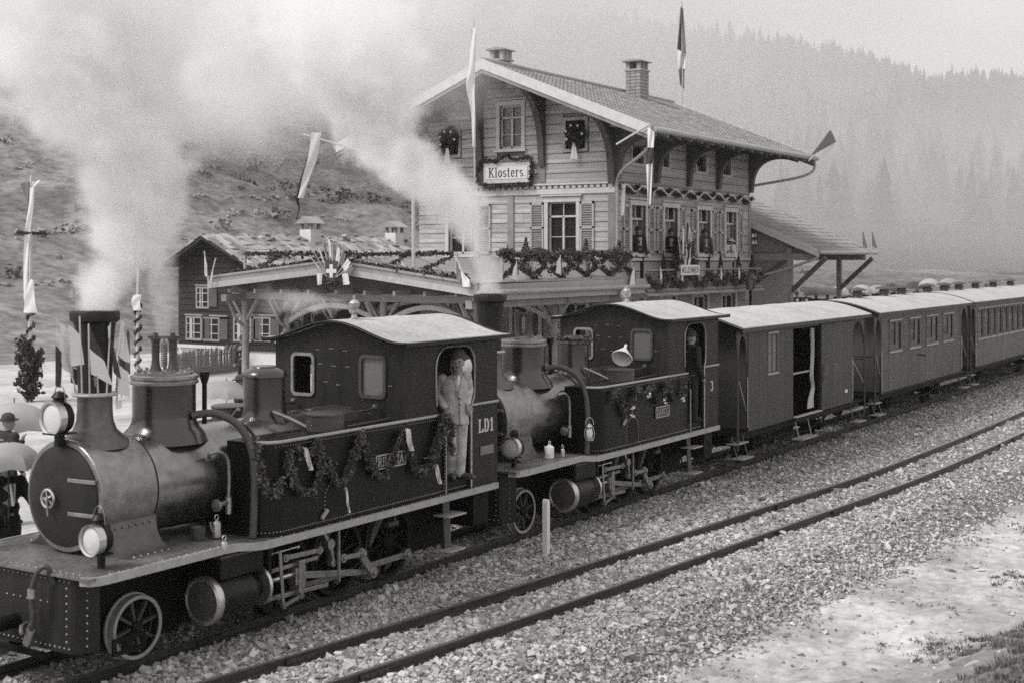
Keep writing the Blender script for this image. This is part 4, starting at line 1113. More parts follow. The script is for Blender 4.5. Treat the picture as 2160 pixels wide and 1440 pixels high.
# ================================================================== VAN AND CARRIAGES
def vehicle(x0, L, label, cat, name, ov0, ov1, paint, wheels, vents, grp=None):
    """running gear, floor, ends, roof and end platforms; the sides are added by the caller. x runs 0..L over the body"""
    T = thing(name, label, cat, (x0, TRK, 0), grp, glob=False)
    B = lambda m, n, mt, sm=35, bev=0., par=None, **k: m.build(n, M[mt] if isinstance(mt, str) else mt, par or T, sm, bev, **k)
    W = 1.22
    B(MB().box(-.02, L + .02, -W + .02, W - .02, .84, .9), 'floor_frame', 'frame', 0)
    for s in (-1, 1):
        sb = B(MB().box(ov0 + .1, L + ov1 - .1, s*1.02 - .03, s*1.02 + .03, .66, .86), 'sole_bar', 'frame', 0)
        B(MB().tube([(wheels[0], s*1.0, .62), (wheels[0] + 1.2, s*1.0, .42), (wheels[-1] - 1.2, s*1.0, .42), (wheels[-1], s*1.0, .62)], .02, 6), 'truss_rod', 'frame', 40)
    B(MB().box(wheels[0] + .6, wheels[-1] - .6, -.4, .4, .3, .7), 'underframe_light_block', 'frame', 0)  # added box that blocks light below the body, no real fitting
    for x in wheels:
        for s in (-1, 1):
            spoked_wheel(T, 'wheel', (x, s*.56, .39), .38, 8, M['wheelpaint'], M['frame'])
            ab = B(MB().box(x - .1, x + .1, s*.78 - .09, s*.78 + .09, .3, .5).bar((x - .2, s*.9, .66), (x - .11, s*.9, .3), .04, .03).bar((x + .2, s*.9, .66), (x + .11, s*.9, .3), .04, .03), 'axle_box', 'frame', 0, .01)
            B(MB().tube([(x - .5, s*.86, .62), (x - .25, s*.86, .54), (x, s*.86, .51), (x + .25, s*.86, .54), (x + .5, s*.86, .62)], .03, 6), 'leaf_spring', 'frame', 50, par=ab)
        B(MB().cyl((x, -.6, .39), (x, .6, .39), .06, n=10), 'axle', 'frame', 50)
    for x in (0.02, L - .02):
        e = B(MB().prism([(-W, .86)] + [(y, 3.02 + .28*cos(pi/2*y/W)) for y in np.linspace(-W, W, 17)] + [(W, .86)], 'yz', x - .02, x + .02, [rounded(-.36, .36, 1.0, 2.7, .05)]), 'end_wall', paint, 20)
        d = B(MB().box(x - .03, x + .0, -.35, .35, .95, 2.69), 'end_door', M['cab'], 0, .01, par=e)
    RW = 1.38
    def roof(u, v): y = -RW + 2*RW*u; return (ov0 + (L + ov1 - ov0)*v, y, 3.0 + .34 * cos(pi/2 * y / RW * .94) ** 1.0 - .02)
    rf = B(MB().thick_sheet(roof, 28, 1, (0, 0, .045)), 'roof', 'roof_w', 40)
    for s in (-1, 1):
        z = roof(0, 0)[2]
        B(MB().box(ov0, L + ov1, s*RW - .012, s*RW + .012, z - .045, z + .03), 'roof_edge', 'van', 0, par=rf)
        B(MB().box(ov0 + .3, L + ov1 - .3, s*(W + .012) - .02, s*(W + .012) + .02, 2.9, 3.03), 'cant_rail', paint, 0)
    for x in (ov0 + .01, L + ov1 - .01):
        B(MB().tube([(x, y, roof((y + RW) / (2*RW), 0)[2] + .02) for y in np.linspace(-RW, RW, 24)], .032, 6), 'roof_rim', 'van', 60, par=rf)
    x = ov0 + 1.3
    while x < L + ov1 - .6:
        B(MB().tube([(x, y, roof((y + RW) / (2*RW), 0)[2] + .047) for y in np.linspace(-RW, RW, 18)], .009, 5), 'roof_seam', 'roof_w', 60, par=rf); x += 1.45
    for x in vents:
        z = roof(.5, 0)[2] + .03
        B(MB().lathe([(.17, -.02), (.13, .03), (.13, .1), (.17, .115), (.17, .15), (.13, .16), (.13, .22), (.27, .23), (.24, .27), (.001, .33)], (x, 0, z), (0, 0, 1), 14), 'roof_ventilator', 'deck', 40, par=rf)
    # end platforms: floor, valance with a round-arched side, posts, rail, gate bar and hanging steps
    for xa, xb in ((ov0 + .12, 0), (L, L + ov1 - .12)):
        pf = B(MB().box(xa, xb, -W + .03, W - .03, .8, .86), 'end_platform', 'frame', 0)
        outer = xa if xa < 0 else xb
        for y in (-1, 1):
            m = MB().bar((outer, y*.4, .86), (outer, y*.4, 1.9), .03, .03).bar((outer, y*(W - .05), 1.88), (outer, y*.4, 1.88), .03, .03).bar((outer, y*(W - .05), 1.35), (outer, y*.4, 1.35), .02, .02)
            B(m, 'platform_railing', 'deck', 0, par=pf)
        for s in (-1, 1):
            lo, hi = min(xa, xb), max(xa, xb); w = hi - lo
            ar = [(lo, 3.0), (lo, 2.3)] + [(lo + .05 + (w - .1) * (.5 - .5*cos(a)), 2.3 + .58 * sin(a)) for a in np.linspace(0, pi, 14)] + [(hi, 2.3), (hi, 3.0)]
            B(MB().prism(ar, 'xz', s*(W - .03), s*W), 'platform_arch', paint, 25, par=pf)
            B(MB().tube([(outer, s*W, .5), (outer, s*W, 2.95)], .022, 6), 'corner_post', 'deck', 50, par=pf)
            B(MB().bar((lo + .1, s*(W - .02), 1.95), (hi - .05, s*(W - .02), 1.3), .02, .035), 'gate_bar', 'steel', 0, par=pf)
            B(MB().tube([((xb if xa < 0 else xa) + (-.06 if xa < 0 else .06), s*(W + .02), .95), ((xb if xa < 0 else xa) + (-.06 if xa < 0 else .06), s*(W + .02), 2.0)], .014, 6), 'grab_rail', 'bright', 50, par=pf)
            xm = (xa + xb) / 2
            for z, o in ((.62, .0), (.32, .12)):
                B(MB().box(xm - .3, xm + .3, s*(1.1 + o) - .13, s*(1.1 + o) + .13, z, z + .03), 'step_tread', 'edge', 0, .005, par=pf)
            B(MB().bar((xm - .28, s*1.08, .8), (xm - .28, s*1.22, .32), .03, .02).bar((xm + .28, s*1.08, .8), (xm + .28, s*1.22, .32), .03, .02), 'step_hanger', 'deck', 0, par=pf)
    for x, d in ((ov0 - .02, -1), (L + ov1 + .02, 1)):
        B(MB().lathe([(.07, 0), (.07, .3), (.2, .31), (.2, .36), (.001, .4)], (x - d*.35, 0, .62), (d, 0, 0), 16), 'buffer', 'frame', 40)
    return T, B, W

# --- luggage van
VX = 26.67
vx = lambda px: onY(px, 780, TRK - 1.22).x - VX
vz = lambda px, py: onY(px, py, TRK - 1.22).z
T, B, W = vehicle(VX, 6.75, 'dark boarded luggage van with its sliding door open', 'railway van', 'luggage_van', -.66, 1.2, M['van'], [1.2, 5.45], [])
van = T
def boards(T, seams, z0, z1, y, m, th=.03, name='plank'):
    for a, b in zip(seams, seams[1:]):
        piece(name, m, T, ((a + b) / 2, y, (z0 + z1) / 2), (b - a - .012, th, z1 - z0))
wx0, wx1, wz0, wz1 = vx(1619.5), vx(1637.5), vz(1628, 782), vz(1628, 706)
d0, d1 = vx(1672), vx(1727)
se = [0, vx(1590), vx(1601), vx(1618)]
boards(T, se, .86, 2.95, -W, M['van'])
boards(T, [vx(1639.5), vx(1655), d0], .86, 2.95, -W, M['van'])
for a, b in ((.86, wz0 - .03), (wz1 + .03, 2.95)): boards(T, [vx(1618), vx(1639.5)], a, b, -W, M['van'])
wf = B(MB().prism(rounded(vx(1618), vx(1639.5), wz0 - .04, wz1 + .04, .01), 'xz', -W - .02, -W + .015, [rounded(wx0, wx1, wz0, wz1, .008)]), 'window_frame', 'coach', 0)
B(MB().box(wx0, wx1, -W, -W + .01, wz0, wz1), 'pane', 'glass_pale', 0, par=wf)
B(MB().box((wx0 + wx1)/2 - .02, (wx0 + wx1)/2 + .02, -W - .012, -W - .002, wz0, wz1).box(wx0, wx1, -W - .01, -W - .001, (wz0 + wz1)/2 - .02, (wz0 + wz1)/2 + .02), 'sash_bar', 'coach2', 0, par=wf)
B(MB().box(wx0 - .06, wx1 + .06, -W - .045, -W - .01, wz1 + .03, wz1 + .07), 'window_hood', 'edge', 0, par=wf)
B(MB().box(wx0 - .06, wx1 + .06, -W - .045, -W - .01, wz0 - .07, wz0 - .03), 'window_sill', 'edge', 0, par=wf)
sd = B(MB().box(d1 + .01, 6.74, -W + .02, -W + .04, .86, 2.95), 'side_wall', 'dark_in', 0)
for a, b in ((0, wx0), (wx1, d0 - .02)): B(MB().box(a, b, -W + .018, -W + .03, .86, 2.95), 'side_wall', 'dark_in', 0)
B(MB().box(0, 6.75, W - .03, W, .86, 2.95), 'side_wall', 'van', 0)
boards(T, [d1, vx(1752), vx(1775), 6.73], .88, 2.93, -W - .035, M['van'], .035, 'sliding_door_plank')
B(MB().box(d1, d1 + .1, -W - .075, -W - .05, .88, 2.93).tube([(d1 + .05, -W - .09, 1.55), (d1 + .05, -W - .1, 1.95)], .012, 5), 'sliding_door_stile', 'van', 0)
B(MB().box(d0 - .1, 6.8, -W - .08, -W - .06, .8, .85).box(d0 - .3, 6.8, -W - .07, -W - .02, 2.94, 2.99), 'door_rail', 'frame', 0)
B(MB().box(d0, d1, -W - .1, -W + .45, .88, .9), 'door_sill', 'platform', 0)
B(MB().bar((d0, -W + .12, 1.85), (d1 - .2, -W + .12, 1.85), .03, .04), 'door_bar', 'edge', 0)
B(lettering(MB(), 'L D', (d1 + .1, -W - .054, 1.72), (1, 0, 0), (0, 0, 1), .2, .4, .16, .1, .002), 'door_lettering', 'letter_dim', 0)
B(lettering(MB(), 'F1', (d1 + 1.0, -W - .054, 1.74), (1, 0, 0), (0, 0, 1), .2, .28, .16, .1, .002), 'door_lettering', 'letter_dim', 0)
B(MB().box(d1 + 1.75, d1 + 1.93, -W - .062, -W - .053, 1.16, 1.24), 'door_label', 'porcelain', 0)
m = MB().tube([(d0 + .1, -W - .02, .8), (d0 + .1, -W - .12, .4)], .014, 5).tube([(d0 + .9, -W - .02, .8), (d0 + .9, -W - .12, .4)], .014, 5).box(d0, d0 + 1.0, -W - .25, -W + .02, .38, .41)
B(m, 'door_step', 'edge', 0)
cur = bez([(d1 - .28, 0, 2.85), (d1 - .24, 0, 2.3), (d1 - .3, 0, 1.75), (d1 - .2, 0, 1.45), (d1 - .36, 0, 1.2), (d1 - .42, 0, .98)], 6)
def curf(u, v):
    p = cur[min(int(v * (len(cur)-1)), len(cur)-1)]; w = .05 + .22 * max(0, v - .55) + .05 * abs(.5 - v)
    return (p.x + (u - .5) * 2 * w, -W + .06 + .03 * sin(u * 14 + v * 3), p.z)
tag(MB().thick_sheet(curf, 14, 30, (0, .008, 0)).build('curtain', M['curtain'], None, 60), 'pale curtain hanging gathered in the open van doorway', 'curtain')
cw = [o for o in COL.objects if o.name.startswith('curtain')][0]; cw.location = Vector(cw.location) + Vector((VX, TRK, 0))
B(MB().box(d0 + .35, d0 + 1.1, -W + .5, -W + .9, 2.3, 2.75), 'roof_lining', 'coach', 0, .05)

# --- passenger carriages
def make_coach(x0, L, label, name, ov0, ov1, paint, wins, zw, seams, vents, style, wheels):
    T, B, W = vehicle(x0, L, label, 'railway carriage', name, ov0, ov1, paint, wheels, vents, 'passenger carriages')
    z0, z1 = zw
    for s in (-1, 1):
        holes = [rounded(a, b, z0, z1, .03) for a, b in wins]
        wall = B(MB().prism([(0, z0 - .1), (L, z0 - .1), (L, 2.96), (0, 2.96)], 'xz', s*(W - .03), s*W, holes), 'window_wall', paint, 0)
        for a, b in zip(seams, seams[1:]):
            piece('side_panel', paint, T, ((a + b)/2, s*(W - .012), (.86 + z0 - .1)/2), (b - a - .016, .03, z0 - .1 - .86))
        B(MB().box(0, L, s*(W - .05), s*(W - .03), .86, z0 - .1), 'side_lining', 'dark_in', 0)
        for a, b in wins:
            f = B(MB().prism(rounded(a - .03, b + .03, z0 - .03, z1 + .03, .03), 'xz', s*(W - .02), s*(W + .012), [rounded(a + .03, b - .03, z0 + .03, z1 - .03, .02)]), 'window_frame', paint, 0)
            B(MB().box(a, b, s*(W - .022), s*(W - .016), z0, z1), 'pane', 'glass_dark', 0, par=f)
            if style == 1:
                mx = (a + b) / 2
                B(MB().box(mx + .02, mx + .2, s*(W - .03), s*(W + .006), z0, z1), 'sash_post', 'coach2', 0, par=f)
                B(MB().box(a, mx, s*(W - .012), s*(W + .004), z0 + .02, z0 + .16), 'lowered_sash', 'coach2', 0, par=f)
            B(MB().box(a - .05, b + .05, s*W - .0, s*(W + .04), z0 - .07, z0 - .02), 'window_sill', 'edge', 0, par=f)
            B(MB().box(a - .05, b + .05, s*W, s*(W + .035), z1 + .02, z1 + .055), 'window_hood', 'edge', 0, par=f)
        for x in (0, L): B(MB().box(x - .05, x + .05, s*W - .012, s*W + .012, .86, 2.96), 'corner_strip', paint, 0)
        B(MB().box(-.02, L + .02, s*(W - .01), s*(W + .012), .82, .88), 'side_rail', 'frame', 0)
    B(MB().box(.1, L - .1, -.02, .02, .9, 2.3), 'seat_partition', 'dark_in', 0)
    return T, B, W
C1 = 35.97
c1x = lambda px: onY(px, 740, TRK - 1.22).x - C1
zz0 = onY(1888, 737, TRK - 1.22).z; zz1 = onY(1888, 678, TRK - 1.22).z
w1 = [(c1x(1876), c1x(1900)), (c1x(1918), c1x(1940)), (c1x(1954), c1x(1977)), (c1x(1989), c1x(2009))]
sm = [0] + [c1x(p) for p in (1875, 1901, 1915, 1939, 1952, 1975, 1988, 2010)] + [8.35]
T1, B1, _ = make_coach(C1, 8.35, 'nearest passenger carriage with four paired windows', 'passenger_carriage', -.72, 1.0, M['coach'], w1, (zz0, zz1), sm, [37.67 - C1, 40.17 - C1, 42.0 - C1, 44.9 - C1], 1, [1.6, 6.6])
B1(MB().tube([(c1x(1935), -1.235, 1.72), (c1x(1943), -1.24, 1.69), (c1x(1952), -1.235, 1.64)], .02, 5), 'side_emblem', 'frame', 40)
C2 = 46.3
w2 = [(.25 + .93 * k, .25 + .93 * k + .74) for k in range(12)]
T2, B2, _ = make_coach(C2, 11.6, 'farther carriage with a close row of tall windows', 'passenger_carriage', -.8, 1.0, M['coach2'], w2, (1.82, 2.78), [0] + [.16 + .93 * k for k in range(1, 12)] + [11.6], [47.0 - C2, 49 - C2, 51.4 - C2, 54.2 - C2, 57.2 - C2], 2, [1.8, 9.8])
T3, B3, _ = make_coach(59.6, 11.6, 'last carriage at the right edge, only its roof showing', 'passenger_carriage', -.8, 1.0, M['coach2'], w2, (1.82, 2.78), [0] + [.16 + .93 * k for k in range(1, 12)] + [11.6], [1.2, 4, 7, 10], 2, [1.8, 9.8])
# ================================================================== STATION BUILDING
GX, LY = 37.25, 19.85                                   # gable wall plane, long wall plane
EX, YB, YM = 48.2, 27.4, 23.62
st = thing('station_building', 'timber station with a wide tiled gable roof and carved brackets', 'building', (GX, LY, .25))
S = lambda m, n, mt, sm=30, bev=0., par=None, **k: m.build(n, M[mt] if isinstance(mt, str) else mt, par or st, sm, bev, **k)
RIDGE, EAVE_Y, EAVE_Z, VX0, VX1 = 10.72, 17.65, 8.32, 35.5, 49.3
def roofz(y): return RIDGE - abs(y - YM) * (RIDGE - EAVE_Z) / (YM - EAVE_Y)
# openings: (a0, a1, z0, z1) in wall coordinates
gop = [(21.2, 22.25, 4.65, 6.3), (23.25, 24.1, 8.1, 9.5), (20.85, 21.7, .5, 3.1), (22.6, 23.6, .5, 3.0), (25.3, 26.1, .5, 3.0), (25.1, 26.15, 4.65, 6.3)]
gop += [(20.88, 21.58, 7.98, 8.88), (25.75, 26.45, 7.98, 8.75)]
lop = [(38.35, 39.35, 4.66, 6.2), (40.75, 41.75, 4.66, 6.2), (43.45, 44.45, 4.66, 6.2), (45.85, 46.8, 4.66, 6.2)]
lop += [(38.0, 39.2, 1.2, 3.2), (40.45, 41.6, 1.2, 3.2), (43.05, 44.2, 1.2, 3.2), (45.5, 46.7, .5, 3.2)]
lop += [(43.3, 44.1, 7.55, 8.1), (45.6, 46.3, 7.55, 8.1), (40.6, 41.1, 7.55, 8.1), (38.4, 39.2, 7.55, 8.1)]
quad = lambda o: [(o[0], o[2]), (o[1], o[2]), (o[1], o[3]), (o[0], o[3])]
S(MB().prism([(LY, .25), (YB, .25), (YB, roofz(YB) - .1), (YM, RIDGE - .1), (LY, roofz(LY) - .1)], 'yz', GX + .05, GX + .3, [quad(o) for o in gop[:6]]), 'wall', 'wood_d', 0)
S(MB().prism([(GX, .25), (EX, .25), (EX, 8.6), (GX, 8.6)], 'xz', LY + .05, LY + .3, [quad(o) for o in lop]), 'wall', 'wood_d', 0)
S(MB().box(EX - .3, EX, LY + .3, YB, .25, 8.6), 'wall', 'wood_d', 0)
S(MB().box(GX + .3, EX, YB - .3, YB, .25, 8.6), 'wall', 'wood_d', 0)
S(MB().box(GX + .3, EX - .3, LY + .3, YB - .3, 3.6, 3.75).box(GX + .3, EX - .3, LY + .3, YB - .3, 6.9, 7.0), 'floor_slab', 'dark_in', 0)
S(MB().box(GX + 3.4, GX + 3.5, LY + .3, YB - .3, .3, 8.2).box(GX + .3, EX - .3, LY + 3, LY + 3.1, .3, 8.2), 'inner_partition', 'dark_in', 0)
def gaps(lo, hi, z, ops, pad):
    out = [(lo, hi)]
    for a, b, z0, z1 in ops:
        if z0 - pad < z < z1 + pad:
            out = [q for l, h in out for q in ((l, min(h, a - pad)), (max(l, b + pad), h)) if q[1] - q[0] > .06]
    return out
H = .315
z = 3.75
while z < 10.4:                                          # log courses of the gable
    zc_ = z + H/2
    lo, hi = LY, YB
    if roofz(LY) - .15 < z + H:
        w = (RIDGE - .25 - z - H) / ((RIDGE - EAVE_Z) / (YM - EAVE_Y)); lo, hi = max(LY, YM - w), min(YB, YM + w)
    if hi - lo < .4: break
    for a, b in gaps(lo, hi, zc_, gop, .12):
        cuts = [a] + ([random.uniform(a + .8, b - .8)] if b - a > 2.6 else []) + [b]
        for p, q in zip(cuts, cuts[1:]):
            piece('plank', M['wood'], st, (GX + .02 + random.uniform(-.006, .006), (p + q)/2, zc_), (.07, q - p - .008, H - .022))
    z += H
z = 3.75
while z < 8.5:                                           # log courses of the long wall
    for a, b in gaps(GX, EX, z + H/2, lop, .12):
        cuts = [a] + ([random.uniform(a + .8, b - .8)] if b - a > 2.6 else []) + [b]
        for p, q in zip(cuts, cuts[1:]):
            piece('plank', M['wood'], st, ((p + q)/2, LY + .02 + random.uniform(-.006, .006), z + H/2), (q - p - .008, .07, H - .022))
    z += H
for wall, ops in ((0, gop), (1, lop)):                   # stone courses of the ground floor
    z = .9; r = 0
    while z < 3.5:
        for a, b in (gaps(LY, 24, z + .2, ops, .16) if wall == 0 else gaps(GX, EX, z + .2, ops, .16)):
            x = a + .01; r += 1
            if r % 2: x -= .3
            while x < b - .02:
                w = random.uniform(.75, 1.0); p, q = max(a, x), min(b, x + w)
                if q - p > .05:
                    c = (GX + .015, (p+q)/2, z + .2) if wall == 0 else ((p+q)/2, LY + .015, z + .2)
                    piece('stone_block', M['stone'], st, c, (.07 + random.uniform(0, .015), q-p-.014, .386) if wall == 0 else (q-p-.014, .07 + random.uniform(0, .015), .386))
                x += w
        z += .4
# trim: string courses, dentils, corner boards
S(MB().box(GX - .07, GX - .016, LY - .05, YB, 6.55, 6.72), 'string_course', 'trim', 0)
S(MB().box(GX - .05, EX, LY - .07, LY - .016, 6.55, 6.72), 'string_course', 'trim', 0)
S(MB().box(GX - .09, GX - .016, LY - .05, YB, 3.58, 3.78), 'string_course', 'trim', 0)
S(MB().box(GX - .05, EX, LY - .09, LY - .016, 4.42, 4.5).box(GX - .05, EX, LY - .09, LY - .016, 3.58, 3.78), 'string_course', 'trim', 0)
for k in range(34):
    piece('dentil', M['trim'], st, (GX - .05, LY + .1 + k * .22, 6.78), (.07, .13, .1)) if LY + .1 + k*.22 < YB else None
S(MB().box(GX - .12, GX - .016, LY, YB, 6.84, 6.9), 'dentil_cap', 'trim', 0)
for (x0, x1, y0, y1) in ((GX - .045, GX + .2, LY - .045, LY + .2), (EX - .2, EX + .03, LY - .045, LY + .2), (GX - .06, GX - .018, 23.55, 23.78)):
    S(MB().box(x0, x1, y0, y1, 3.8, 6.53), 'corner_board', 'wood_d', 0)
S(MB().box(GX - .06, GX - .018, 22.35, 22.55, 6.95, 9.5).box(GX - .06, GX - .018, 24.75, 24.95, 6.95, 9.5), 'corner_board', 'wood_d', 0)
# windows
def window(wall, o, mode, hood=True, pane='glass_dark', shut=None):
    a, b, z0, z1 = o
    P = (lambda a, b, z0, z1, d0, d1: MB().box(GX - d1, GX - d0, a, b, z0, z1)) if wall == 0 else (lambda a, b, z0, z1, d0, d1: MB().box(a, b, LY - d1, LY - d0, z0, z1))
    def many(l):
        m = MB()
        for q in l: m.add((w := P(*q)).v, w.f)
        return m
    t = .13
    w = S(many([(a - t, a, z0 - .02, z1, .018, .06), (b, b + t, z0 - .02, z1, .018, .06), (a - t - .03, b + t + .03, z1, z1 + .16, .018, .07), (a - t - .06, b + t + .06, z0 - .12, z0 - .02, .018, .12)]), 'window', 'trim', 0)
    if hood: S(P(a - t - .1, b + t + .1, z1 + .18, z1 + .23, .018, .13), 'window_hood', 'trim', 0, par=w)
    mid = (a + b) / 2; zt = z1 - (z1 - z0) * .28
    if mode == 'closed':
        S(many([(a, b, zt - .03, zt + .03, -.12, -.06), (mid - .035, mid + .035, z0, zt, -.12, -.06), (mid - .015, mid + .015, zt, z1, -.12, -.07), (a, a + .05, z0, z1, -.12, -.06), (b - .05, b, z0, z1, -.12, -.06),
                (a, b, z0, z0 + .06, -.12, -.06), (a, b, z1 - .05, z1, -.12, -.06), (a, b, z0 + (zt - z0)*.45 - .012, z0 + (zt - z0)*.45 + .012, -.12, -.08)]), 'sash', 'trim', 0, par=w)
        S(P(a, b, z0, z1, -.15, -.14), 'pane', pane, 0, par=w)
    elif mode == 'open':                                     # casement swung in, light above closed
        S(many([(a, b, zt - .03, zt + .03, -.12, -.06), (mid - .015, mid + .015, zt, z1, -.12, -.07), (a, a + .05, zt, z1, -.12, -.06), (b - .05, b, zt, z1, -.12, -.06), (b - .3, b - .26, z0, zt, -.2, -.12)]), 'sash', 'trim', 0, par=w)
        S(P(a, b, zt, z1, -.15, -.14), 'pane', pane, 0, par=w)
        S(P(b - .26, b - .02, z0, zt, -.34, -.32), 'curtain_strip', 'curtain', 0, par=w)
    elif mode == 'pale':
        S(many([(mid - .03, mid + .03, z0, z1, -.12, -.06), (a, b, z0, z0 + .06, -.12, -.06), (a, b, z1 - .08, z1, -.12, -.06), (a, a + .06, z0, z1, -.12, -.06), (b - .06, b, z0, z1, -.12, -.06)]), 'sash', 'trim', 0, par=w)
        S(P(a, b, z0, z1, -.15, -.14), 'pane', 'glass_dark', 0, par=w)
    if shut:
        for side, ln in shut:
            p, q = (a - t - .02 - ln, a - t - .02) if side < 0 else (b + t + .02, b + t + .02 + ln)
            sh = S(many([(p, p + .06, z0, z1, .03, .075), (q - .06, q, z0, z1, .03, .075), (p, q, z1 - .08, z1, .03, .075), (p, q, z0, z0 + .08, .03, .075), (p, q, (z0 + z1)/2 - .03, (z0 + z1)/2 + .03, .03, .075)]), 'shutter', 'shutter', 0, par=w)
    return w
def louvres(wall, a, b, z0, z1, root):
    m = MB(); n = int((z1 - z0) / .075)
    for k in range(n):
        zc_ = z0 + .05 + k * .075
        if wall == 0: m.add((q := MB().bar((GX - .05, a + .05, zc_), (GX - .05, b - .05, zc_), .05, .012, (.5, 0, .8))).v, q.f)
        else: m.add((q := MB().bar((a + .05, LY - .05, zc_), (b - .05, LY - .05, zc_), .05, .012, (0, .5, .8))).v, q.f)
    S(m, 'shutter_louvres', 'shutter', 0, par=root, kind='stuff')
shg = lambda w, o, side, ln, wall: louvres(wall, o[0] - .15 - ln, o[0] - .15, o[2] + .06, o[3] - .06, w) if side < 0 else louvres(wall, o[1] + .15, o[1] + .15 + ln, o[2] + .06, o[3] - .06, w)
w = window(0, gop[0], 'closed', shut=[(-1, .5), (1, .5)])
for s_ in (-1, 1): shg(w, gop[0], s_, .5, 0)
w = window(0, gop[5], 'closed', shut=[(-1, .5)]); shg(w, gop[5], -1, .5, 0)
window(0, gop[1], 'closed', pane='glass_pale')
for o in gop[2:5]: window(0, o, 'pale', False)
for i, o in enumerate(lop[:4]):
    w = window(1, o, 'open', shut=[(-1, .44), (1, .44)])
    for s_ in (-1, 1): shg(w, o, s_, .44, 1)
for o in lop[4:8]: window(1, o, 'pale', False)
for o in lop[8:]:
    f = S(MB().box(o[0] - .08, o[0], LY - .05, LY - .018, o[2], o[3]).box(o[1], o[1] + .08, LY - .05, LY - .018, o[2], o[3]).box(o[0] - .1, o[1] + .1, LY - .06, LY - .018, o[2] - .09, o[2]), 'attic_window', 'trim', 0)
    S(MB().box(o[0], o[1], LY + .1, LY + .11, o[2], o[3]), 'pane', 'glass_dark', 0, par=f)
for o in gop[6:]:
    f = S(MB().prism([(o[0] - .1, o[2] - .1), (o[1] + .1, o[2] - .1), (o[1] + .1, o[3] + .1), (o[0] - .1, o[3] + .1)], 'yz', GX - .06, GX - .018, [quad(o)]), 'attic_window', 'wood', 0)
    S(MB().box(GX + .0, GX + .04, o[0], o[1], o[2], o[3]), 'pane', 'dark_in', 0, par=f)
# roof: boards, rafters, tiles
for s in (-1, 1):
    ye = YM + s * (YM - EAVE_Y)
    S(MB().add([(VX0, YM, RIDGE), (VX1, YM, RIDGE), (VX1, ye, EAVE_Z), (VX0, ye, EAVE_Z), (VX0, YM, RIDGE - .06), (VX1, YM, RIDGE - .06), (VX1, ye, EAVE_Z - .06), (VX0, ye, EAVE_Z - .06)],
               [(0,1,2,3),(4,7,6,5),(0,4,5,1),(1,5,6,2),(2,6,7,3),(3,7,4,0)]), 'roof_boarding', 'wood_d', 0)
    for xa in (VX0 - .05, VX1 - .01):                     # verge boards in two steps
        for dz, th, hh in ((.02, .06, .26), (-.2, .04, .16)):
            z0_, z1_ = RIDGE + dz, EAVE_Z + dz
            m = MB().add([(xa - (.03 if dz > 0 else 0), YM, z0_ - hh), (xa - (.03 if dz > 0 else 0), YM, z0_ + .06), (xa - (.03 if dz > 0 else 0), ye - s*.02, z1_ + .06), (xa - (.03 if dz > 0 else 0), ye - s*.02, z1_ - hh),
                          (xa + th, YM, z0_ - hh), (xa + th, YM, z0_ + .06), (xa + th, ye - s*.02, z1_ + .06), (xa + th, ye - s*.02, z1_ - hh)], [(0,1,2,3),(7,6,5,4),(0,4,5,1),(1,5,6,2),(2,6,7,3),(3,7,4,0)])
            S(m, 'verge_board', 'trim' if dz > 0 else 'wood_d', 0)
    for k in range(17):
        x = VX0 + .35 + k * .83
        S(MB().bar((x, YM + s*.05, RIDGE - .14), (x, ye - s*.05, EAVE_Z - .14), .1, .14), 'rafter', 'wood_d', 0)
    S(MB().tube([(VX0 - .02, ye - s*-.06, EAVE_Z - .05), (VX1 + .02, ye + s*.06, EAVE_Z - .05)], .085, 10).box(VX0, VX1, ye - .015, ye + .015, EAVE_Z - .12, EAVE_Z + .0), 'gutter', 'edge', 50)
for yy in (LY - .85, YM, YB + .85): S(MB().box(VX0 + .05, VX1 - .05, yy - .08, yy + .08, roofz(yy) - .42, roofz(yy) - .22), 'purlin', 'wood_d', 0)
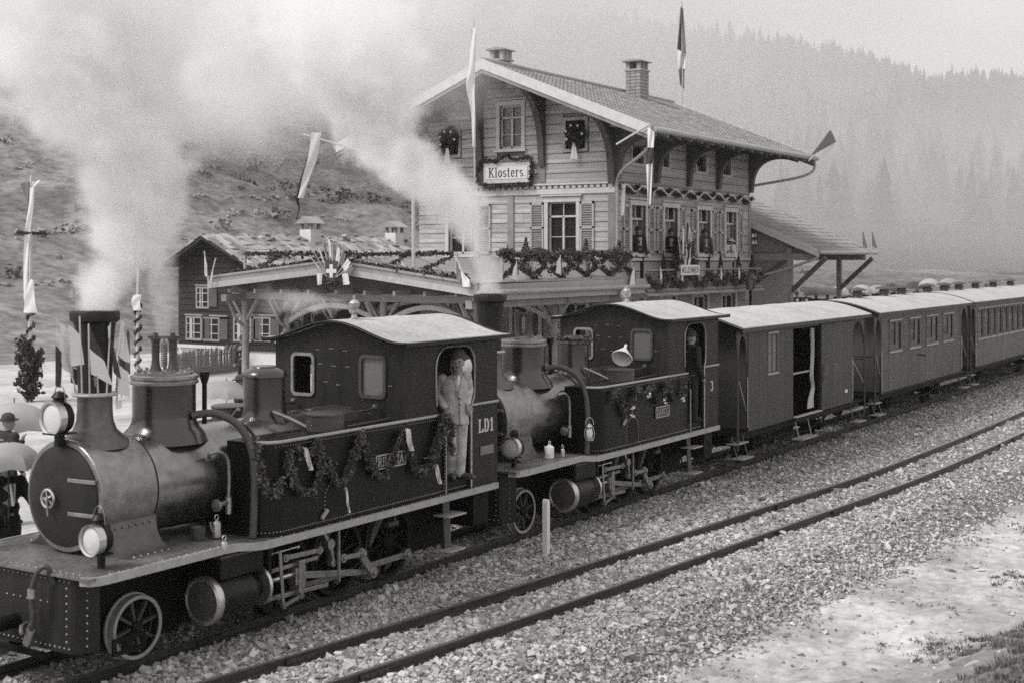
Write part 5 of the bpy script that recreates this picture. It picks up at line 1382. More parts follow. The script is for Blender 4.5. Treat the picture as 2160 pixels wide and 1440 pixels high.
def tile_run(root, par, x0, x1, top, bot, rows, tw, near_cols, far_first=False):
    """pantiles in courses from the ridge to the eave; the nearest are single objects"""
    top = Vector(top); bot = Vector(bot); sl = (bot - top) / rows; L = sl.length
    tilt = math.asin((bot - top).normalized().z); ang = math.atan2(bot.z - top.z, bot.y - top.y)
    n = int((x1 - x0) / tw); me = None; rest = MB(); cnt = 0
    nrm = Vector((0, -sl.z, sl.y)).normalized()
    if nrm.z < 0: nrm = -nrm
    sd_ = sl.normalized()
    prof = [(-.5, .0), (-.3, .022), (-.1, .012), (.15, -.004), (.38, .004), (.5, .016)]
    def verts(c):
        a = []
        for q in (-.56, .56):
            for u, h in prof: a.append(Vector(c) + Vector((u * tw * .97, 0, 0)) + sd_ * (q * L) + nrm * (h + (.035 if q > 0 else .008)))
        for u, h in prof: a.append(Vector(c) + Vector((u * tw * .97, 0, 0)) + sd_ * (.56 * L) + nrm * (h + .008))
        return a
    k_ = len(prof)
    fs = [(i, i+1, k_+i+1, k_+i) for i in range(k_-1)] + [(k_+i, k_+i+1, 2*k_+i+1, 2*k_+i) for i in range(k_-1)]
    for i in range(n):
        for r in range(rows):
            c = Vector((x0 + (i + .5) * tw, 0, 0)) + top + sl * (r + .5); c.x = x0 + (i + .5) * tw + random.uniform(-.008, .008)
            if cnt < 300 and i < near_cols:
                if me is None:
                    b = MB().add(verts((0, 0, 0)), fs); me = bpy.data.meshes.new('tile'); me.from_pydata(b.v, [], b.f); me.materials.append(M['tile'])
                o = bpy.data.objects.new('tile', me); COL.objects.link(o); o.parent = par; o.location = c - ORG[par]
                o.rotation_euler = (random.uniform(-.012, .012), random.uniform(-.012, .012), 0); cnt += 1
            else: rest.add(verts(c + nrm * random.uniform(-.004, .006)), fs)
    rest.build('roof_tiles', M['tile_stuff'], par, 0, kind='stuff')
tile_run(st, st, VX0 + .02, VX1 - .02, (0, YM, RIDGE + .01), (0, EAVE_Y - .05, EAVE_Z + .0), 21, .25, 14)
S(MB().tube([(VX0, YM, RIDGE + .05), (VX1, YM, RIDGE + .05)], .1, 8), 'ridge_cap', 'tile', 50)
# carved brackets under the verge (y planes) and under the eave (x planes)
def bracket(p, d, out, drop, th, slope=0., par=st):
    """curved bracket from the wall point p, going out along d by out and down by drop"""
    d = Vector(d); n = Vector((-d.y, d.x, 0)); p = Vector(p); o_ = []
    for k in range(13):
        t = k / 12; o_.append((out * (1 - (1 - t) ** 1.0) * 1.0, 0))
    cur = [(0, -drop), (.12, -drop), (.16, -drop * .82)] + [(.16 + (out - .16) * (1 - cos(a)), -drop * .82 + (drop * .82 - .16) * sin(a)) for a in np.linspace(.12, pi/2, 12)] + [(out, -out * slope), (0, 0)]
    if slope: cur = [(a, b - a * slope if a > .17 else b) for a, b in cur[:-2]] + cur[-2:]
    vs = [p + d * a + Vector((0, 0, b)) + n * s * th / 2 for s in (-1, 1) for a, b in cur]
    m = len(cur)
    fs = [tuple(range(m)), tuple(m + i for i in reversed(range(m)))] + [(i, (i+1) % m, m + (i+1) % m, m + i) for i in range(m)]
    S(MB().add(vs, fs), 'bracket', 'bracketwood', 0, par=par)
for y in (LY + .05, 22.45, 24.85, YB - .05): bracket((GX - .02, y, roofz(y) - .2), (-1, 0, 0), 1.62, 2.2 if abs(y - YM) > 2 else 2.6, .22)
for x in (GX + .1, 40.1, 42.6, 45.1, EX - .05): bracket((x, LY - .02, roofz(LY) - .22), (0, -1, 0), 1.9, 2.0, .22, .398)
# chimneys of single bricks in courses
def chimney(x, y, z0, z1, wx, wy):
    c = S(MB().box(x - wx/2 + .03, x + wx/2 - .03, y - wy/2 + .03, y + wy/2 - .03, z0, z1), 'chimney', 'stone', 0)
    z = z0; k = 0
    while z < z1 - .05:
        n = 3
        for i in range(n):
            o = .12 if k % 2 else 0
            a = -wx/2 + wx*i/n; piece('brick', M['brick'], c, (x + a + wx/n/2, y - wy/2 + .02, z + .06), (wx/n - .015, .06, .105))
            a = -wy/2 + wy*i/n; piece('brick', M['brick'], c, (x - wx/2 + .02, y + a + wy/n/2, z + .06), (.06, wy/n - .015, .105))
        z += .125; k += 1
    S(MB().box(x - wx/2 - .05, x + wx/2 + .05, y - wy/2 - .05, y + wy/2 + .05, z1, z1 + .06), 'chimney_band', 'stone', 0, par=c)
    m = MB()
    for sx in (-1, 0, 1):
        for sy in (-1, 1): m.box(x + sx*wx*.4 - .07, x + sx*wx*.4 + .07, y + sy*wy*.36 - .07, y + sy*wy*.36 + .07, z1 + .06, z1 + .34)
    S(m, 'chimney_pier', 'brick', 0, par=c)
    S(MB().prism([(y - wy/2 - .12, z1 + .34), (y + wy/2 + .12, z1 + .34), (y + wy/2 + .06, z1 + .39), (y, z1 + .43), (y - wy/2 - .06, z1 + .39)], 'yz', x - wx/2 - .12, x + wx/2 + .12), 'chimney_cap', 'stone', 0, par=c)
chimney(37.1, YM + .35, 10.3, 10.95, .52, .5)
chimney(45.2, YM - .5, 9.9, 11.5, .68, .62)
S(MB().tube(bez([(35.55, EAVE_Y + .0, EAVE_Z - .12), (35.7, EAVE_Y + .2, EAVE_Z - .55), (36.6, 19.2, 7.2), (GX - .08, LY - .14, 6.85), (GX - .08, LY - .14, 6.3), (GX - .08, LY - .14, 3.8)], 5), .055, 8), 'downpipe', 'edge', 60)
S(MB().tube(bez([(VX1 - .1, EAVE_Y, EAVE_Z - .12), (VX1 - .1, EAVE_Y + .05, EAVE_Z - .5), (VX1 - .4, 18.2, 7.55), (EX, LY - .1, 7.25)], 5), .05, 8), 'downpipe', 'edge', 60)
for k, (dx, dz) in enumerate(((0, 0), (.26, .02), (.02, -.26), (.28, -.25))):
    S(MB().lathe([(.02, 0), (.06, .0), (.055, .05), (.035, .07), (.04, .12), (.001, .14)], (EX + .05 + dx, LY - .1, 5.3 + dz), (0, 0, 1), 10), 'insulator', 'porcelain', 50)

# --- Klosters sign board
sg = thing('station_sign', 'white station name board reading Klosters, framed by a garland', 'sign', (GX - .2, 22.85, 6.92))
z0, z1, y0, y1 = 6.96, 7.62, 22.85, 24.65
G = lambda m, n, mt, sm=0, bev=0., par=None, **k: m.build(n, M[mt], par or sg, sm, bev, **k)
G(MB().box(GX - .16, GX - .1, y0, y1, z0, z1), 'board', 'trim')
G(MB().box(GX - .175, GX - .16, y0 + .1, y1 - .1, z0 + .13, z1 - .13), 'name_panel', 'white')
G(lettering(MB(), 'Klosters.', (GX - .175, y1 - .2, z0 + .19), (0, -1, 0), (0, 0, 1), .32, 1.46, .15, .06, .004), 'lettering', 'ink')
G(MB().box(GX - .1, GX - .02, y0 + .2, y0 + .3, z0 + .1, z1 - .1).box(GX - .1, GX - .02, y1 - .3, y1 - .2, z0 + .1, z1 - .1), 'mounting', 'wood_d')

# --- lower wing to the right
wg = thing('goods_wing', 'low tiled goods wing with a braced open eave right of the station', 'building', (EX + .3, LY, .25))
S2 = lambda m, n, mt, sm=30, bev=0., par=None, **k: m.build(n, M[mt], par or wg, sm, bev, **k)
WX0, WX1, WYE, WZE, WZR = 48.35, 55.2, 17.2, 4.75, 7.45
S2(MB().box(48.6, 54.6, 20.6, 27, .25, 4.9), 'wall', 'wood_d', 0)
S2(MB().prism([(17.9, 4.75), (27, 4.75), (YM, 7.2)], 'yz', 48.75, 48.85), 'gable_boarding', 'wood_d', 0)
for s in (-1, 1):
    ye = WYE if s < 0 else 2*YM - WYE
    S2(MB().add([(WX0, YM, WZR), (WX1, YM, WZR), (WX1, ye, WZE), (WX0, ye, WZE), (WX0, YM, WZR - .08), (WX1, YM, WZR - .08), (WX1, ye, WZE - .08), (WX0, ye, WZE - .08)], [(0,1,2,3),(4,7,6,5),(0,4,5,1),(1,5,6,2),(2,6,7,3),(3,7,4,0)]), 'roof_boarding', 'wood_d', 0)
    m = MB().add([(WX0 - .05, YM, WZR - .2), (WX0 - .05, YM, WZR + .06), (WX0 - .05, ye, WZE + .06), (WX0 - .05, ye, WZE - .2), (WX0 + .0, YM, WZR - .2), (WX0, YM, WZR + .06), (WX0, ye, WZE + .06), (WX0, ye, WZE - .2)], [(0,1,2,3),(7,6,5,4),(0,4,5,1),(1,5,6,2),(2,6,7,3),(3,7,4,0)])
    S2(m, 'verge_board', 'trim', 0)
S2(MB().tube([(WX0 - .03, WYE - .06, WZE - .04), (WX1 + .03, WYE - .06, WZE - .04)], .075, 10), 'gutter', 'edge', 50)
tile_run(wg, wg, WX0 + .02, WX1, (0, YM, WZR + .01), (0, WYE - .04, WZE), 17, .26, 0)
for x in (48.6, 54.2):
    pr = S2(MB().box(x - .09, x + .09, 18.3, 18.48, .25, 4.5), 'post', 'wood_d', 0)
    S2(MB().box(x - .1, x + .1, 17.3, 21, 4.42, 4.66), 'tie_beam', 'wood_d', 0)
    S2(MB().bar((x, 18.4, 3.2), (x, 17.0, 4.5), .14, .16), 'brace', 'bracketwood', 0)
    if x < 50: S2(MB().bar((x, 19.9, 3.5), (x, 18.55, 4.45), .14, .16), 'brace', 'bracketwood', 0)
S2(MB().box(WX0 + .1, WX1 - .1, 18.3, 18.48, 4.66, 4.86), 'eave_beam', 'wood_d', 0)
S2(MB().tube(bez([(WX0 + .05, WYE, WZE - .1), (WX0 + .02, WYE + .2, 4.45), (EX + .1, 18.6, 4.05), (EX - .2, LY - .1, 3.75)], 5), .05, 8), 'downpipe', 'edge', 60)

# ================================================================== CANOPY WITH BALCONY
cp_ = thing('platform_canopy', 'timber platform canopy with shallow gable, arched braces and balcony', 'canopy', (28.4, 23.8, .25))
K = lambda m, n, mt, sm=0, bev=0., par=None, **k: m.build(n, M[mt], par or cp_, sm, bev, **k)
CX, CY0, CY1 = 28.4, 19.1, 28.55
for s in (0, 1):
    a, b = (CY0, 23.85) if s == 0 else (23.85, CY1)
    za, zb = (3.52, 4.1) if s == 0 else (4.1, 3.62)
    for dx, h0, h1, mt in ((0, .0, .16, 'shutter'), (.05, .16, .33, 'fascia')):
        K(MB().add([(CX + dx, a, za + h0), (CX + dx, b, zb + h0), (CX + dx, b, zb + h1), (CX + dx, a, za + h1), (CX + .14, a, za + h0), (CX + .14, b, zb + h0), (CX + .14, b, zb + h1), (CX + .14, a, za + h1)], [(0,3,2,1),(4,5,6,7),(0,1,5,4),(1,2,6,5),(2,3,7,6),(3,0,4,7)]), 'fascia_board', mt)
    K(MB().add([(CX, a, za + .36), (CX, b, zb + .36), (GX - .02, b, zb + .42), (GX - .02, a, za + .42), (CX, a, za + .3), (CX, b, zb + .3), (GX - .02, b, zb + .36), (GX - .02, a, za + .36)], [(0,1,2,3),(4,7,6,5),(0,4,5,1),(1,5,6,2),(2,6,7,3),(3,7,4,0)]), 'canopy_roof', 'stone')
K(MB().prism([(CY0 + .1, 3.5), (CY1 - .1, 3.5), (CY1 - .1, 3.94), (23.85, 4.42), (CY0 + .1, 3.86)], 'yz', CX + .93, CX + .99), 'gable_boarding', 'bracketwood')
K(MB().tube([(CX, CY0 - .07, 3.62), (38.0, CY0 - .07, 3.62)], .07, 10).box(CX + .02, 38.0, CY0, CY0 + .12, 3.4, 3.86), 'gutter', 'edge', 50)
K(MB().box(CX + .1, GX, CY0 + .2, CY0 + .4, 3.2, 3.42), 'side_beam', 'wood_d')
K(MB().box(CX + .1, GX, 27.9, 28.1, 3.25, 3.45), 'side_beam', 'wood_d')
K(MB().box(CX + .9, CX + 1.1, CY0 + .1, CY1 - .1, 3.3, 3.52), 'front_beam', 'wood_d')
K(MB().box(CX + 4.9, CX + 5.1, CY0 + .1, CY1 - .1, 3.3, 3.52), 'front_beam', 'wood_d')
colY = (19.75, 22.85, 26.35, 28.0)
for x in (CX + 1.0, CX + 5.0):
    for i, y in enumerate(colY):
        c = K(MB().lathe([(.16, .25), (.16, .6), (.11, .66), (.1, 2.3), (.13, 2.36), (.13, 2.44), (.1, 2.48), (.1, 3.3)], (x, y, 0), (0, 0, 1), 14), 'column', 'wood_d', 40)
        if i < 3 and y < 27:
            a0, a1 = (y, colY[i+1]) if i < 2 else (y, 28.0)
            if i < 2:
                arc = [(x, a0 + (a1 - a0) * t, 2.62 + .55 * sin(pi * t) ** .8) for t in np.linspace(0.02, .98, 18)]
                m = MB()
                for p, q in zip(arc, arc[1:]): m.bar(p, q, .1, .13)
                K(m, 'arched_brace', 'shutter', 60, par=c)
        for dy in (-.5, .5): K(MB().bar((x, y, 2.6), (x - .0, y + dy, 3.3), .09, .09), 'knee_brace', 'wood_d', 0, par=c)
        K(MB().tube(bez([(x, y, 2.5), (x - .35, y, 2.7), (x - .75, y, 3.3)], 6), .045, 6), 'curved_bracket', 'wood_d', 50, par=c)
for k in range(9): K(MB().box(CX + .15, GX, CY0 + .7 + k * 1.0, CY0 + .78 + k * 1.0, 3.5, 3.62), 'joist', 'wood_d')
# balcony rail: lattice of crossed bars round three sides
rail_z, base_z = 4.62, 3.98
def rail_run(p, q, n):
    p = Vector(p); q = Vector(q)
    K(MB().bar(p + Vector((0, 0, rail_z)), q + Vector((0, 0, rail_z)), .08, .06), 'hand_rail', 'shutter')
    for k in range(n + 1):
        a = p.lerp(q, k / n); K(MB().bar(a + Vector((0, 0, base_z - .1)), a + Vector((0, 0, rail_z)), .07, .07), 'rail_post', 'shutter')
        if k < n:
            b = p.lerp(q, (k + 1) / n)
            off = (q - p).normalized().cross(Vector((0, 0, 1))) * .018
            K(MB().bar(a + Vector((0, 0, base_z)) + off, b + Vector((0, 0, rail_z)) + off, .05, .025), 'cross_bar', 'shutter')
            K(MB().bar(a + Vector((0, 0, rail_z)) - off, b + Vector((0, 0, base_z)) - off, .05, .025), 'cross_bar', 'shutter')
rail_run((CX + 1.3, 28.3, 0), (CX + 1.3, 20.6, 0), 5)
rail_run((30.0, CY0 + .25, 0), (37.4, CY0 + .25, 0), 5)

# ================================================================== CHALET, FENCE
hs = thing('chalet', 'old dark timber chalet with stone slab roof and two chimneys', 'house', (38, 36, .2))
Q = lambda m, n, mt, sm=0, bev=0., par=None, **k: m.build(n, M[mt], par or hs, sm, bev, **k)
HX0, HX1, HY0, HY1, HYM = 38.0, 54.5, 33.2, 39.75, 37.8
HZR, HZ0, HZ1 = 5.35, 3.2, 4.35
Q(MB().prism([(HY0, 1.0), (HY1, 1.0), (HY1, HZ1), (HYM, HZR - .05), (HY0, HZ0)], 'yz', HX0, HX0 + .2), 'timber_wall', 'chalet')
Q(MB().box(HX0 + .2, HX1, HY0, HY0 + .2, 1.0, HZ0).box(HX0 + .2, HX1, HY1 - .2, HY1, 1.0, HZ1).box(HX1 - .2, HX1, HY0 + .2, HY1 - .2, 1.0, HZ0), 'timber_wall', 'chalet')
for k in range(17):
    z = 1.1 + k * .24
    lo = HY0 if z < HZ0 - .1 else HYM - (HZR - .1 - z) / (HZR - HZ0) * (HYM - HY0); hi = HY1 if z < HZ1 - .1 else HYM + (HZR - .1 - z) / (HZR - HZ1) * (HY1 - HYM)
    if hi - lo > .3: piece('plank', M['chalet'], hs, (HX0 - .015, (lo + hi)/2, z), (.05, hi - lo, .215))
Q(MB().box(HX0 + .02, HX1, HY0 - .04, HY1 + .03, .1, 1.0), 'plinth', 'plaster')
Q(MB().box(HX0 - .1, HX0 + .0, 37.2, HY1, 1.0, 1.12), 'sill_beam', 'trim')
def slab(s):
    ye, ze = (HY0 - .7, HZ0 - .26) if s < 0 else (HY1 + .12, HZ1 - .08)
    r = Q(MB().add([(HX0 - .7, HYM, HZR), (HX1 + .4, HYM, HZR), (HX1 + .4, ye, ze), (HX0 - .7, ye, ze), (HX0 - .7, HYM, HZR - .12), (HX1 + .4, HYM, HZR - .12), (HX1 + .4, ye, ze - .12), (HX0 - .7, ye, ze - .12)], [(0,1,2,3),(4,7,6,5),(0,4,5,1),(1,5,6,2),(2,6,7,3),(3,7,4,0)]), 'roof', 'chalet')
    m = MB(); rows = 13 if s < 0 else 5
    for k in range(rows):
        t = (k + .5) / rows; y = HYM + (ye - HYM) * t; z = HZR + (ze - HZR) * t
        x = HX0 - .75
        while x < HX1 + .4:
            w = random.uniform(.18, .5); th = random.uniform(.03, .09)
            a = atan2(ze - HZR, ye - HYM); dy = abs(ye - HYM) / rows * .68
            q = MB().box(-w/2 + .012, w/2 - .012, -dy, dy, 0, th); R = Matrix.Rotation(a if s > 0 else a + pi, 3, 'X') @ Matrix.Rotation(random.uniform(-.05, .05), 3, 'Z')
            m.add([R @ Vector(v) + Vector((x + w/2, y + random.uniform(-.06, .06), z + random.uniform(.0, .05))) for v in q.v], q.f)
            x += w
    Q(m, 'roof_slabs', 'shingle', 0, par=r, kind='stuff')
slab(-1); slab(1)
m = MB()
for k in range(60): m.sph((HX0 + random.uniform(-.4, 16), HYM + random.uniform(-.5, .3), HZR + random.uniform(-.1, .14)), random.uniform(.08, .17), 7, 5, (1.2, 1, .7))
Q(m, 'ridge_stones', 'shingle', 0, kind='stuff')
for x, zt in ((43.2, 5.7), (49.0, 5.65)):
    c = Q(MB().box(x - .32, x + .32, HYM - .65, HYM - .05, 4.7, zt), 'chimney', 'plaster')
    m = MB()
    for sx in (-1, 1):
        for sy in (-1, 1): m.box(x + sx*.25 - .06, x + sx*.25 + .06, HYM - .35 + sy*.24 - .06, HYM - .35 + sy*.24 + .06, zt, zt + .25)
    Q(m, 'chimney_pier', 'wood_d', 0, par=c)
    Q(MB().prism([(HYM - .85, zt + .25), (HYM + .15, zt + .25), (HYM - .35, zt + .55)], 'yz', x - .42, x + .42), 'chimney_hood', 'shingle', 0, par=c)
for (px, py, w_, h_) in ((412, 692, .72, .78), (449, 694, .72, .78), (514, 694, .78, .8), (556, 694, .7, .78), (430, 628, .55, .7)):
    p = onX(px, py, HX0); y, z = p.y, p.z
    f = Q(MB().prism([(y - w_/2 - .08, z - h_/2 - .08), (y + w_/2 + .08, z - h_/2 - .08), (y + w_/2 + .08, z + h_/2 + .08), (y - w_/2 - .08, z + h_/2 + .08)], 'yz', HX0 - .09, HX0 - .042, [[(y - w_/2, z - h_/2), (y + w_/2, z - h_/2), (y + w_/2, z + h_/2), (y - w_/2, z + h_/2)]]), 'window', 'wood_d')
    Q(MB().box(HX0 - .06, HX0 - .045, y - w_/2, y + w_/2, z - h_/2, z + h_/2), 'pane', 'glass_dark', 0, par=f)
    m = MB().box(HX0 - .085, HX0 - .062, y - .025, y + .025, z - h_/2, z + h_/2)
    for t in (-.17, .17): m.box(HX0 - .08, HX0 - .063, y - w_/2, y + w_/2, z + t - .015, z + t + .015)
    Q(m, 'sash', 'shutter', 0, par=f)
    Q(MB().box(HX0 - .075, HX0 - .064, y + .1, y + w_/2 - .12, z - h_/2, z + h_/2), 'curtain_strip', 'shutter', 0, par=f)
    Q(MB().box(HX0 - .09, HX0 - .044, y - w_/2 - .5, y - w_/2 - .1, z - h_/2, z + h_/2), 'shutter', 'bracketwood', 0, par=f)
    Q(MB().box(HX0 - .12, HX0 - .05, y - w_/2 - .5, y + w_/2 + .1, z + h_/2 + .1, z + h_/2 + .16), 'window_hood', 'wood_d', 0, par=f)
for y in (38.6, 36.2): Q(MB().box(HX0 - .02, HX0 + .015, y - .18, y + .18, .35, .95), 'cellar_door', 'chalet')
fa = onZ(366, 800, .25); fb = onZ(560, 772, .25)
fe = thing('picket_fence', 'weathered picket fence in front of the chalet', 'fence', tuple(fa))
n = 64
b = MB().prism([(-.045, 0), (.045, 0), (.045, .9), (0, 1), (-.045, .9)], 'xz', -.012, .012)
pk = bpy.data.meshes.new('picket'); pk.from_pydata(b.v, [], b.f); fix(pk); pk.materials.append(M['wood_d'])
fdir = (fb - fa).normalized()
for k in range(n + 1):
    p = fa.lerp(fb, k / n); o = bpy.data.objects.new('picket', pk); COL.objects.link(o); o.parent = fe
    o.location = p - fa; o.scale = (1, 1, .95 + random.uniform(-.08, .08)); o.rotation_euler = (0, random.uniform(-.06, .06), atan2(fdir.y, fdir.x))
for h in (.25, .7): MB().bar(fa + Vector((0, 0, h)), fb + Vector((0, 0, h)), .03, .06).build('fence_rail', M['wood_d'], fe, 0)
# ================================================================== PEOPLE
def solid(mb, voxel, m, name, par=None, smooth_it=2, loc=(0, 0, 0)):
    """fuse overlapping limbs into one continuous skin"""
    me = bpy.data.meshes.new(name); me.from_pydata(mb.v, [], mb.f); fix(me)
    o = bpy.data.objects.new(name, me); COL.objects.link(o)
    r = o.modifiers.new('r', 'REMESH'); r.mode = 'VOXEL'; r.voxel_size = voxel; r.use_smooth_shade = True
    if smooth_it:
        q = o.modifiers.new('s', 'SMOOTH'); q.iterations = smooth_it; q.factor = .5
    dg = bpy.context.evaluated_depsgraph_get()
    me2 = bpy.data.meshes.new_from_object(o.evaluated_get(dg))
    bpy.data.objects.remove(o); me2.name = name
    me2.materials.clear(); me2.materials.append(m); me2.shade_smooth()
    n = bpy.data.objects.new(name, me2); COL.objects.link(n)
    if par is not None: n.parent = par
    return n
def head(mb, c, s=1., turn=0.):
    """skull, jaw, nose, brow, lips, ears and neck about the head centre c; faces -y, turned by an angle"""
    R = Matrix.Rotation(turn, 3, 'Z'); c = Vector(c)
    def sp(p, r, sc=(1, 1, 1)): mb.sph(c + R @ (Vector(p) * s), r * s, 14, 10, sc)
    sp((0, .012, .03), .098, (.8, 1, 1.05)); sp((0, -.02, -.05), .075, (.82, .95, 1)); sp((0, -.05, -.095), .035, (1, .8, .7))
    mb.caps(c + R @ (Vector((0, -.088, .02)) * s), .008 * s, c + R @ (Vector((0, -.112, -.022)) * s), .015 * s, 8)
    sp((0, -.108, -.026), .014, (1.4, 1, .8)); sp((0, -.083, .038), .03, (2.0, .55, .4)); sp((0, -.088, -.058), .016, (1.6, .7, .45)); sp((0, -.086, -.072), .016, (1.4, .7, .5))
    for k in (-1, 1):
        sp((k*.078, .015, -.005), .026, (.35, .7, 1.2)); sp((k*.042, -.068, -.02), .026, (1, .8, 1)); sp((k*.032, -.087, .014), .012, (1.1, .6, .7))
    mb.caps(c + Vector((0, .02, -.09)) * s, .055 * s, c + Vector((0, .03, -.2)) * s, .065 * s)
def hand(mb, w, d, side, curl=.6, s=1.):
    """palm and five bent fingers from the wrist w along direction d"""
    w = Vector(w); d = Vector(d).normalized(); sd = d.cross(Vector((0, 1, 0)));
    sd = (sd if sd.length > .1 else Vector((1, 0, 0))).normalized() * side; n = d.cross(sd).normalized()
    mb.caps(w, .026 * s, w + d * .08 * s, .034 * s, 10)
    for k, (o, L) in enumerate(((-.028, .068), (-.009, .08), (.011, .076), (.029, .058))):
        a = w + d * .085 * s + sd * o * s; b = a + (d * .8 + n * curl * .5) .normalized() * L * .5 * s; c = b + (d * .4 + n * curl).normalized() * L * .55 * s
        mb.caps(a - d * .03 * s, .0105 * s, b, .0095 * s, 8); mb.caps(b, .0095 * s, c, .008 * s, 8)
    a = w + d * .03 * s - sd * .03 * s; b = a + (d * .6 - sd * .6 + n * .2).normalized() * .045 * s; c = b + (d * .9 + n * .4).normalized() * .035 * s
    mb.caps(a, .013 * s, b, .012 * s, 8); mb.caps(b, .012 * s, c, .009 * s, 8)

# --- the engine man in the doorway of the front engine
Z0 = 1.3
DD = (CAM_H - Z0) * FOC / (1009 - 545)
dp = onD(958, 1009, DD)
man = thing('person', 'man in cap, pale work jacket and stained trousers standing in cab doorway', 'person', dp, rz=HEAD - pi/2, glob=False)
J = lambda px, py, y=0.: Vector(((px - 958) * DD / FOC, y, (1009 - py) * DD / FOC))
neck, hc = J(965, 788, .02), J(966.5, 765, -.03)
rs, re_, rw_ = J(933, 798, .03), J(921, 829, .06), J(938, 858, -.12)
ls, le, lw = J(984, 793, .03), J(990, 822, .08), J(986, 852, -.02)
hipR, hipL = J(950, 878, .03), J(973, 876, .03)
kR, kL = J(952, 942, -.03), J(973, 938, -.01)
aR, aL = J(951, 1000, .05), J(970, 995, .02)
b = MB(); head(b, hc, 1.08, -.12)
b.caps(J(965, 800, .03), .12, J(962, 870, .03), .11)
for s_, e_, w_, dd, sd in ((rs, re_, rw_, (.5, -.35, -.6), 1), (ls, le, lw, (.12, -.25, -.9), -1)):
    b.caps(s_, .05, e_, .042); b.caps(e_, .042, w_, .028); hand(b, w_, dd, sd, .8, 1.12)
for h_, k_, a_ in ((hipR, kR, aR), (hipL, kL, aL)):
    b.caps(h_, .08, k_, .055); b.caps(k_, .055, a_, .04)
solid(b, .0085, M['skin'], 'body', man, 1)
b = MB()
sh = [(933, .062), (945, .085), (960, .1), (975, .085), (984, .062)]
b.loft([(J(px, py, .03), rx, ry) for py, rx, ry, px in ((787, .05, .06, 964), (791, .1, .08, 963), (797, .175, .1, 960), (806, .2, .118, 958), (820, .195, .128, 957), (836, .18, .126, 957), (852, .168, .122, 958), (868, .178, .13, 960), (884, .192, .138, 961), (894, .196, .14, 961.5))])
b.sph(rs, .08, 14, 10, (1, 1, .9)); b.sph(ls, .078, 14, 10, (1, 1, .9))
for s_, e_, w_ in ((rs, re_, rw_), (ls, le, lw)):
    b.caps(s_, .076, e_, .06, 14); b.caps(e_, .06, w_.lerp(e_, .1), .045, 14)
for k in range(34):                                   # folds in the cloth
    a = random.choice([(rs, re_), (re_, rw_), (ls, le), (le, lw)]); t = random.uniform(.05, .9); p = a[0].lerp(a[1], t)
    b.caps(p + Vector((-.05, -.036, random.uniform(-.03, .03))), .008, p + Vector((.05, -.036, random.uniform(-.03, .03))), .008, 6)
for k in range(14):
    px, py = random.uniform(946, 972), random.uniform(812, 892); b.caps(J(px, py, -.092), .009, J(px + random.uniform(-8, 8), py + random.uniform(2, 16), -.095), .005, 6)
jk = solid(b, .0095, M['jacket'], 'jacket', man, 1)
def on_chest(px, py, out=.0): return J(px, py, -.1 - out)
b = MB()
b.bar(J(956, 792, -.07), J(966, 836, -.105), .02, .045).bar(J(977, 794, -.066), J(970, 836, -.102), .02, .045)
b.build('lapels', M['jacket'], man, 0)
b = MB()
for py in (838, 852, 866): b.sph(J(969, py, -.118), .011, 8, 6)
b.build('jacket_button', M['cap'], man, 60)
MB().bar(J(968.5, 834, -.113), J(971, 893, -.118), .008, .008).build('jacket_shade_strip', M['cap'], man, 0)  # dark strip stands for the shade line where the jacket opens
MB().bar(J(948, 893, -.1), J(976, 893, -.11), .012, .012).build('jacket_hem', M['cap'], man, 0)
MB().sph(J(967, 803, -.06), .055, 12, 8, (.8, .6, 1.6)).build('shirt', M['white'], man, 60)
b = MB()
b.sph(J(961.5, 884, .03), 1, 18, 12, (.165, .12, .14))
for h_, k_, a_ in ((hipR, kR, aR), (hipL, kL, aL)):
    b.caps(h_, .105, k_, .082, 14); b.caps(k_, .082, a_ - Vector((0, 0, .0)), .078, 14)
    for q in range(9):
        t = random.uniform(.0, .95); p = k_.lerp(a_, t) if q % 3 else h_.lerp(k_, t)
        b.caps(p + Vector((-.06, -.05, random.uniform(-.03, .03))), .014, p + Vector((.06, -.05, random.uniform(-.04, .04))), .014, 6)
solid(b, .0105, M['trouser'], 'trousers', man, 1)
for a_, d_ in ((aR, Vector((.05, -.25, 0))), (aL, Vector((.2, -.16, 0)))):
    f0 = Vector((a_.x, a_.y, .05)); b = MB()
    b.caps(f0 + Vector((0, .03, .03)), .05, f0 + Vector((0, .0, .1)), .05).caps(f0 + Vector((0, .04, 0)), .048, f0 + d_ * .55, .05).caps(f0 + d_ * .55, .05, f0 + d_, .038)
    solid(b, .01, M['boot'], 'boot', man, 1)
b = MB().lathe([(.102, -.01), (.106, .03), (.1, .08), (.085, .125), (.04, .15), (.001, .155)], hc + Vector((0, .012, .058)), (.06, .05, 1), 22, True, .86, 1.05)
cp2 = b.build('cap', M['cap'], man, 60)
MB().lathe([(.001, 0), (.03, .012), (.03, .02), (.001, .022)], hc + Vector((.0, .012, .21)), (0, 0, 1), 8).build('cap_button', M['cap'], cp2, 60)
MB().sph(hc + Vector((0, .035, .03)), .1, 14, 10, (.84, .98, .95)).build('hair', M['cap'], man, 60)
b = MB().sph(hc + Vector((.0, -.108, -.05)), .016, 10, 6, (2.0, .6, .55)); b.build('moustache', M['boot'], man, 60)
b = MB()
for k in (-1, 1): b.sph(hc + Matrix.Rotation(-.12, 3, 'Z') @ Vector((k*.035, -.098, .016)), .012, 8, 6, (1.5, .6, .8)); b.sph(hc + Matrix.Rotation(-.12, 3, 'Z') @ Vector((k*.036, -.098, .04)), .012, 8, 6, (2, .6, .4))
b.build('eyes', M['ink'], man, 60)

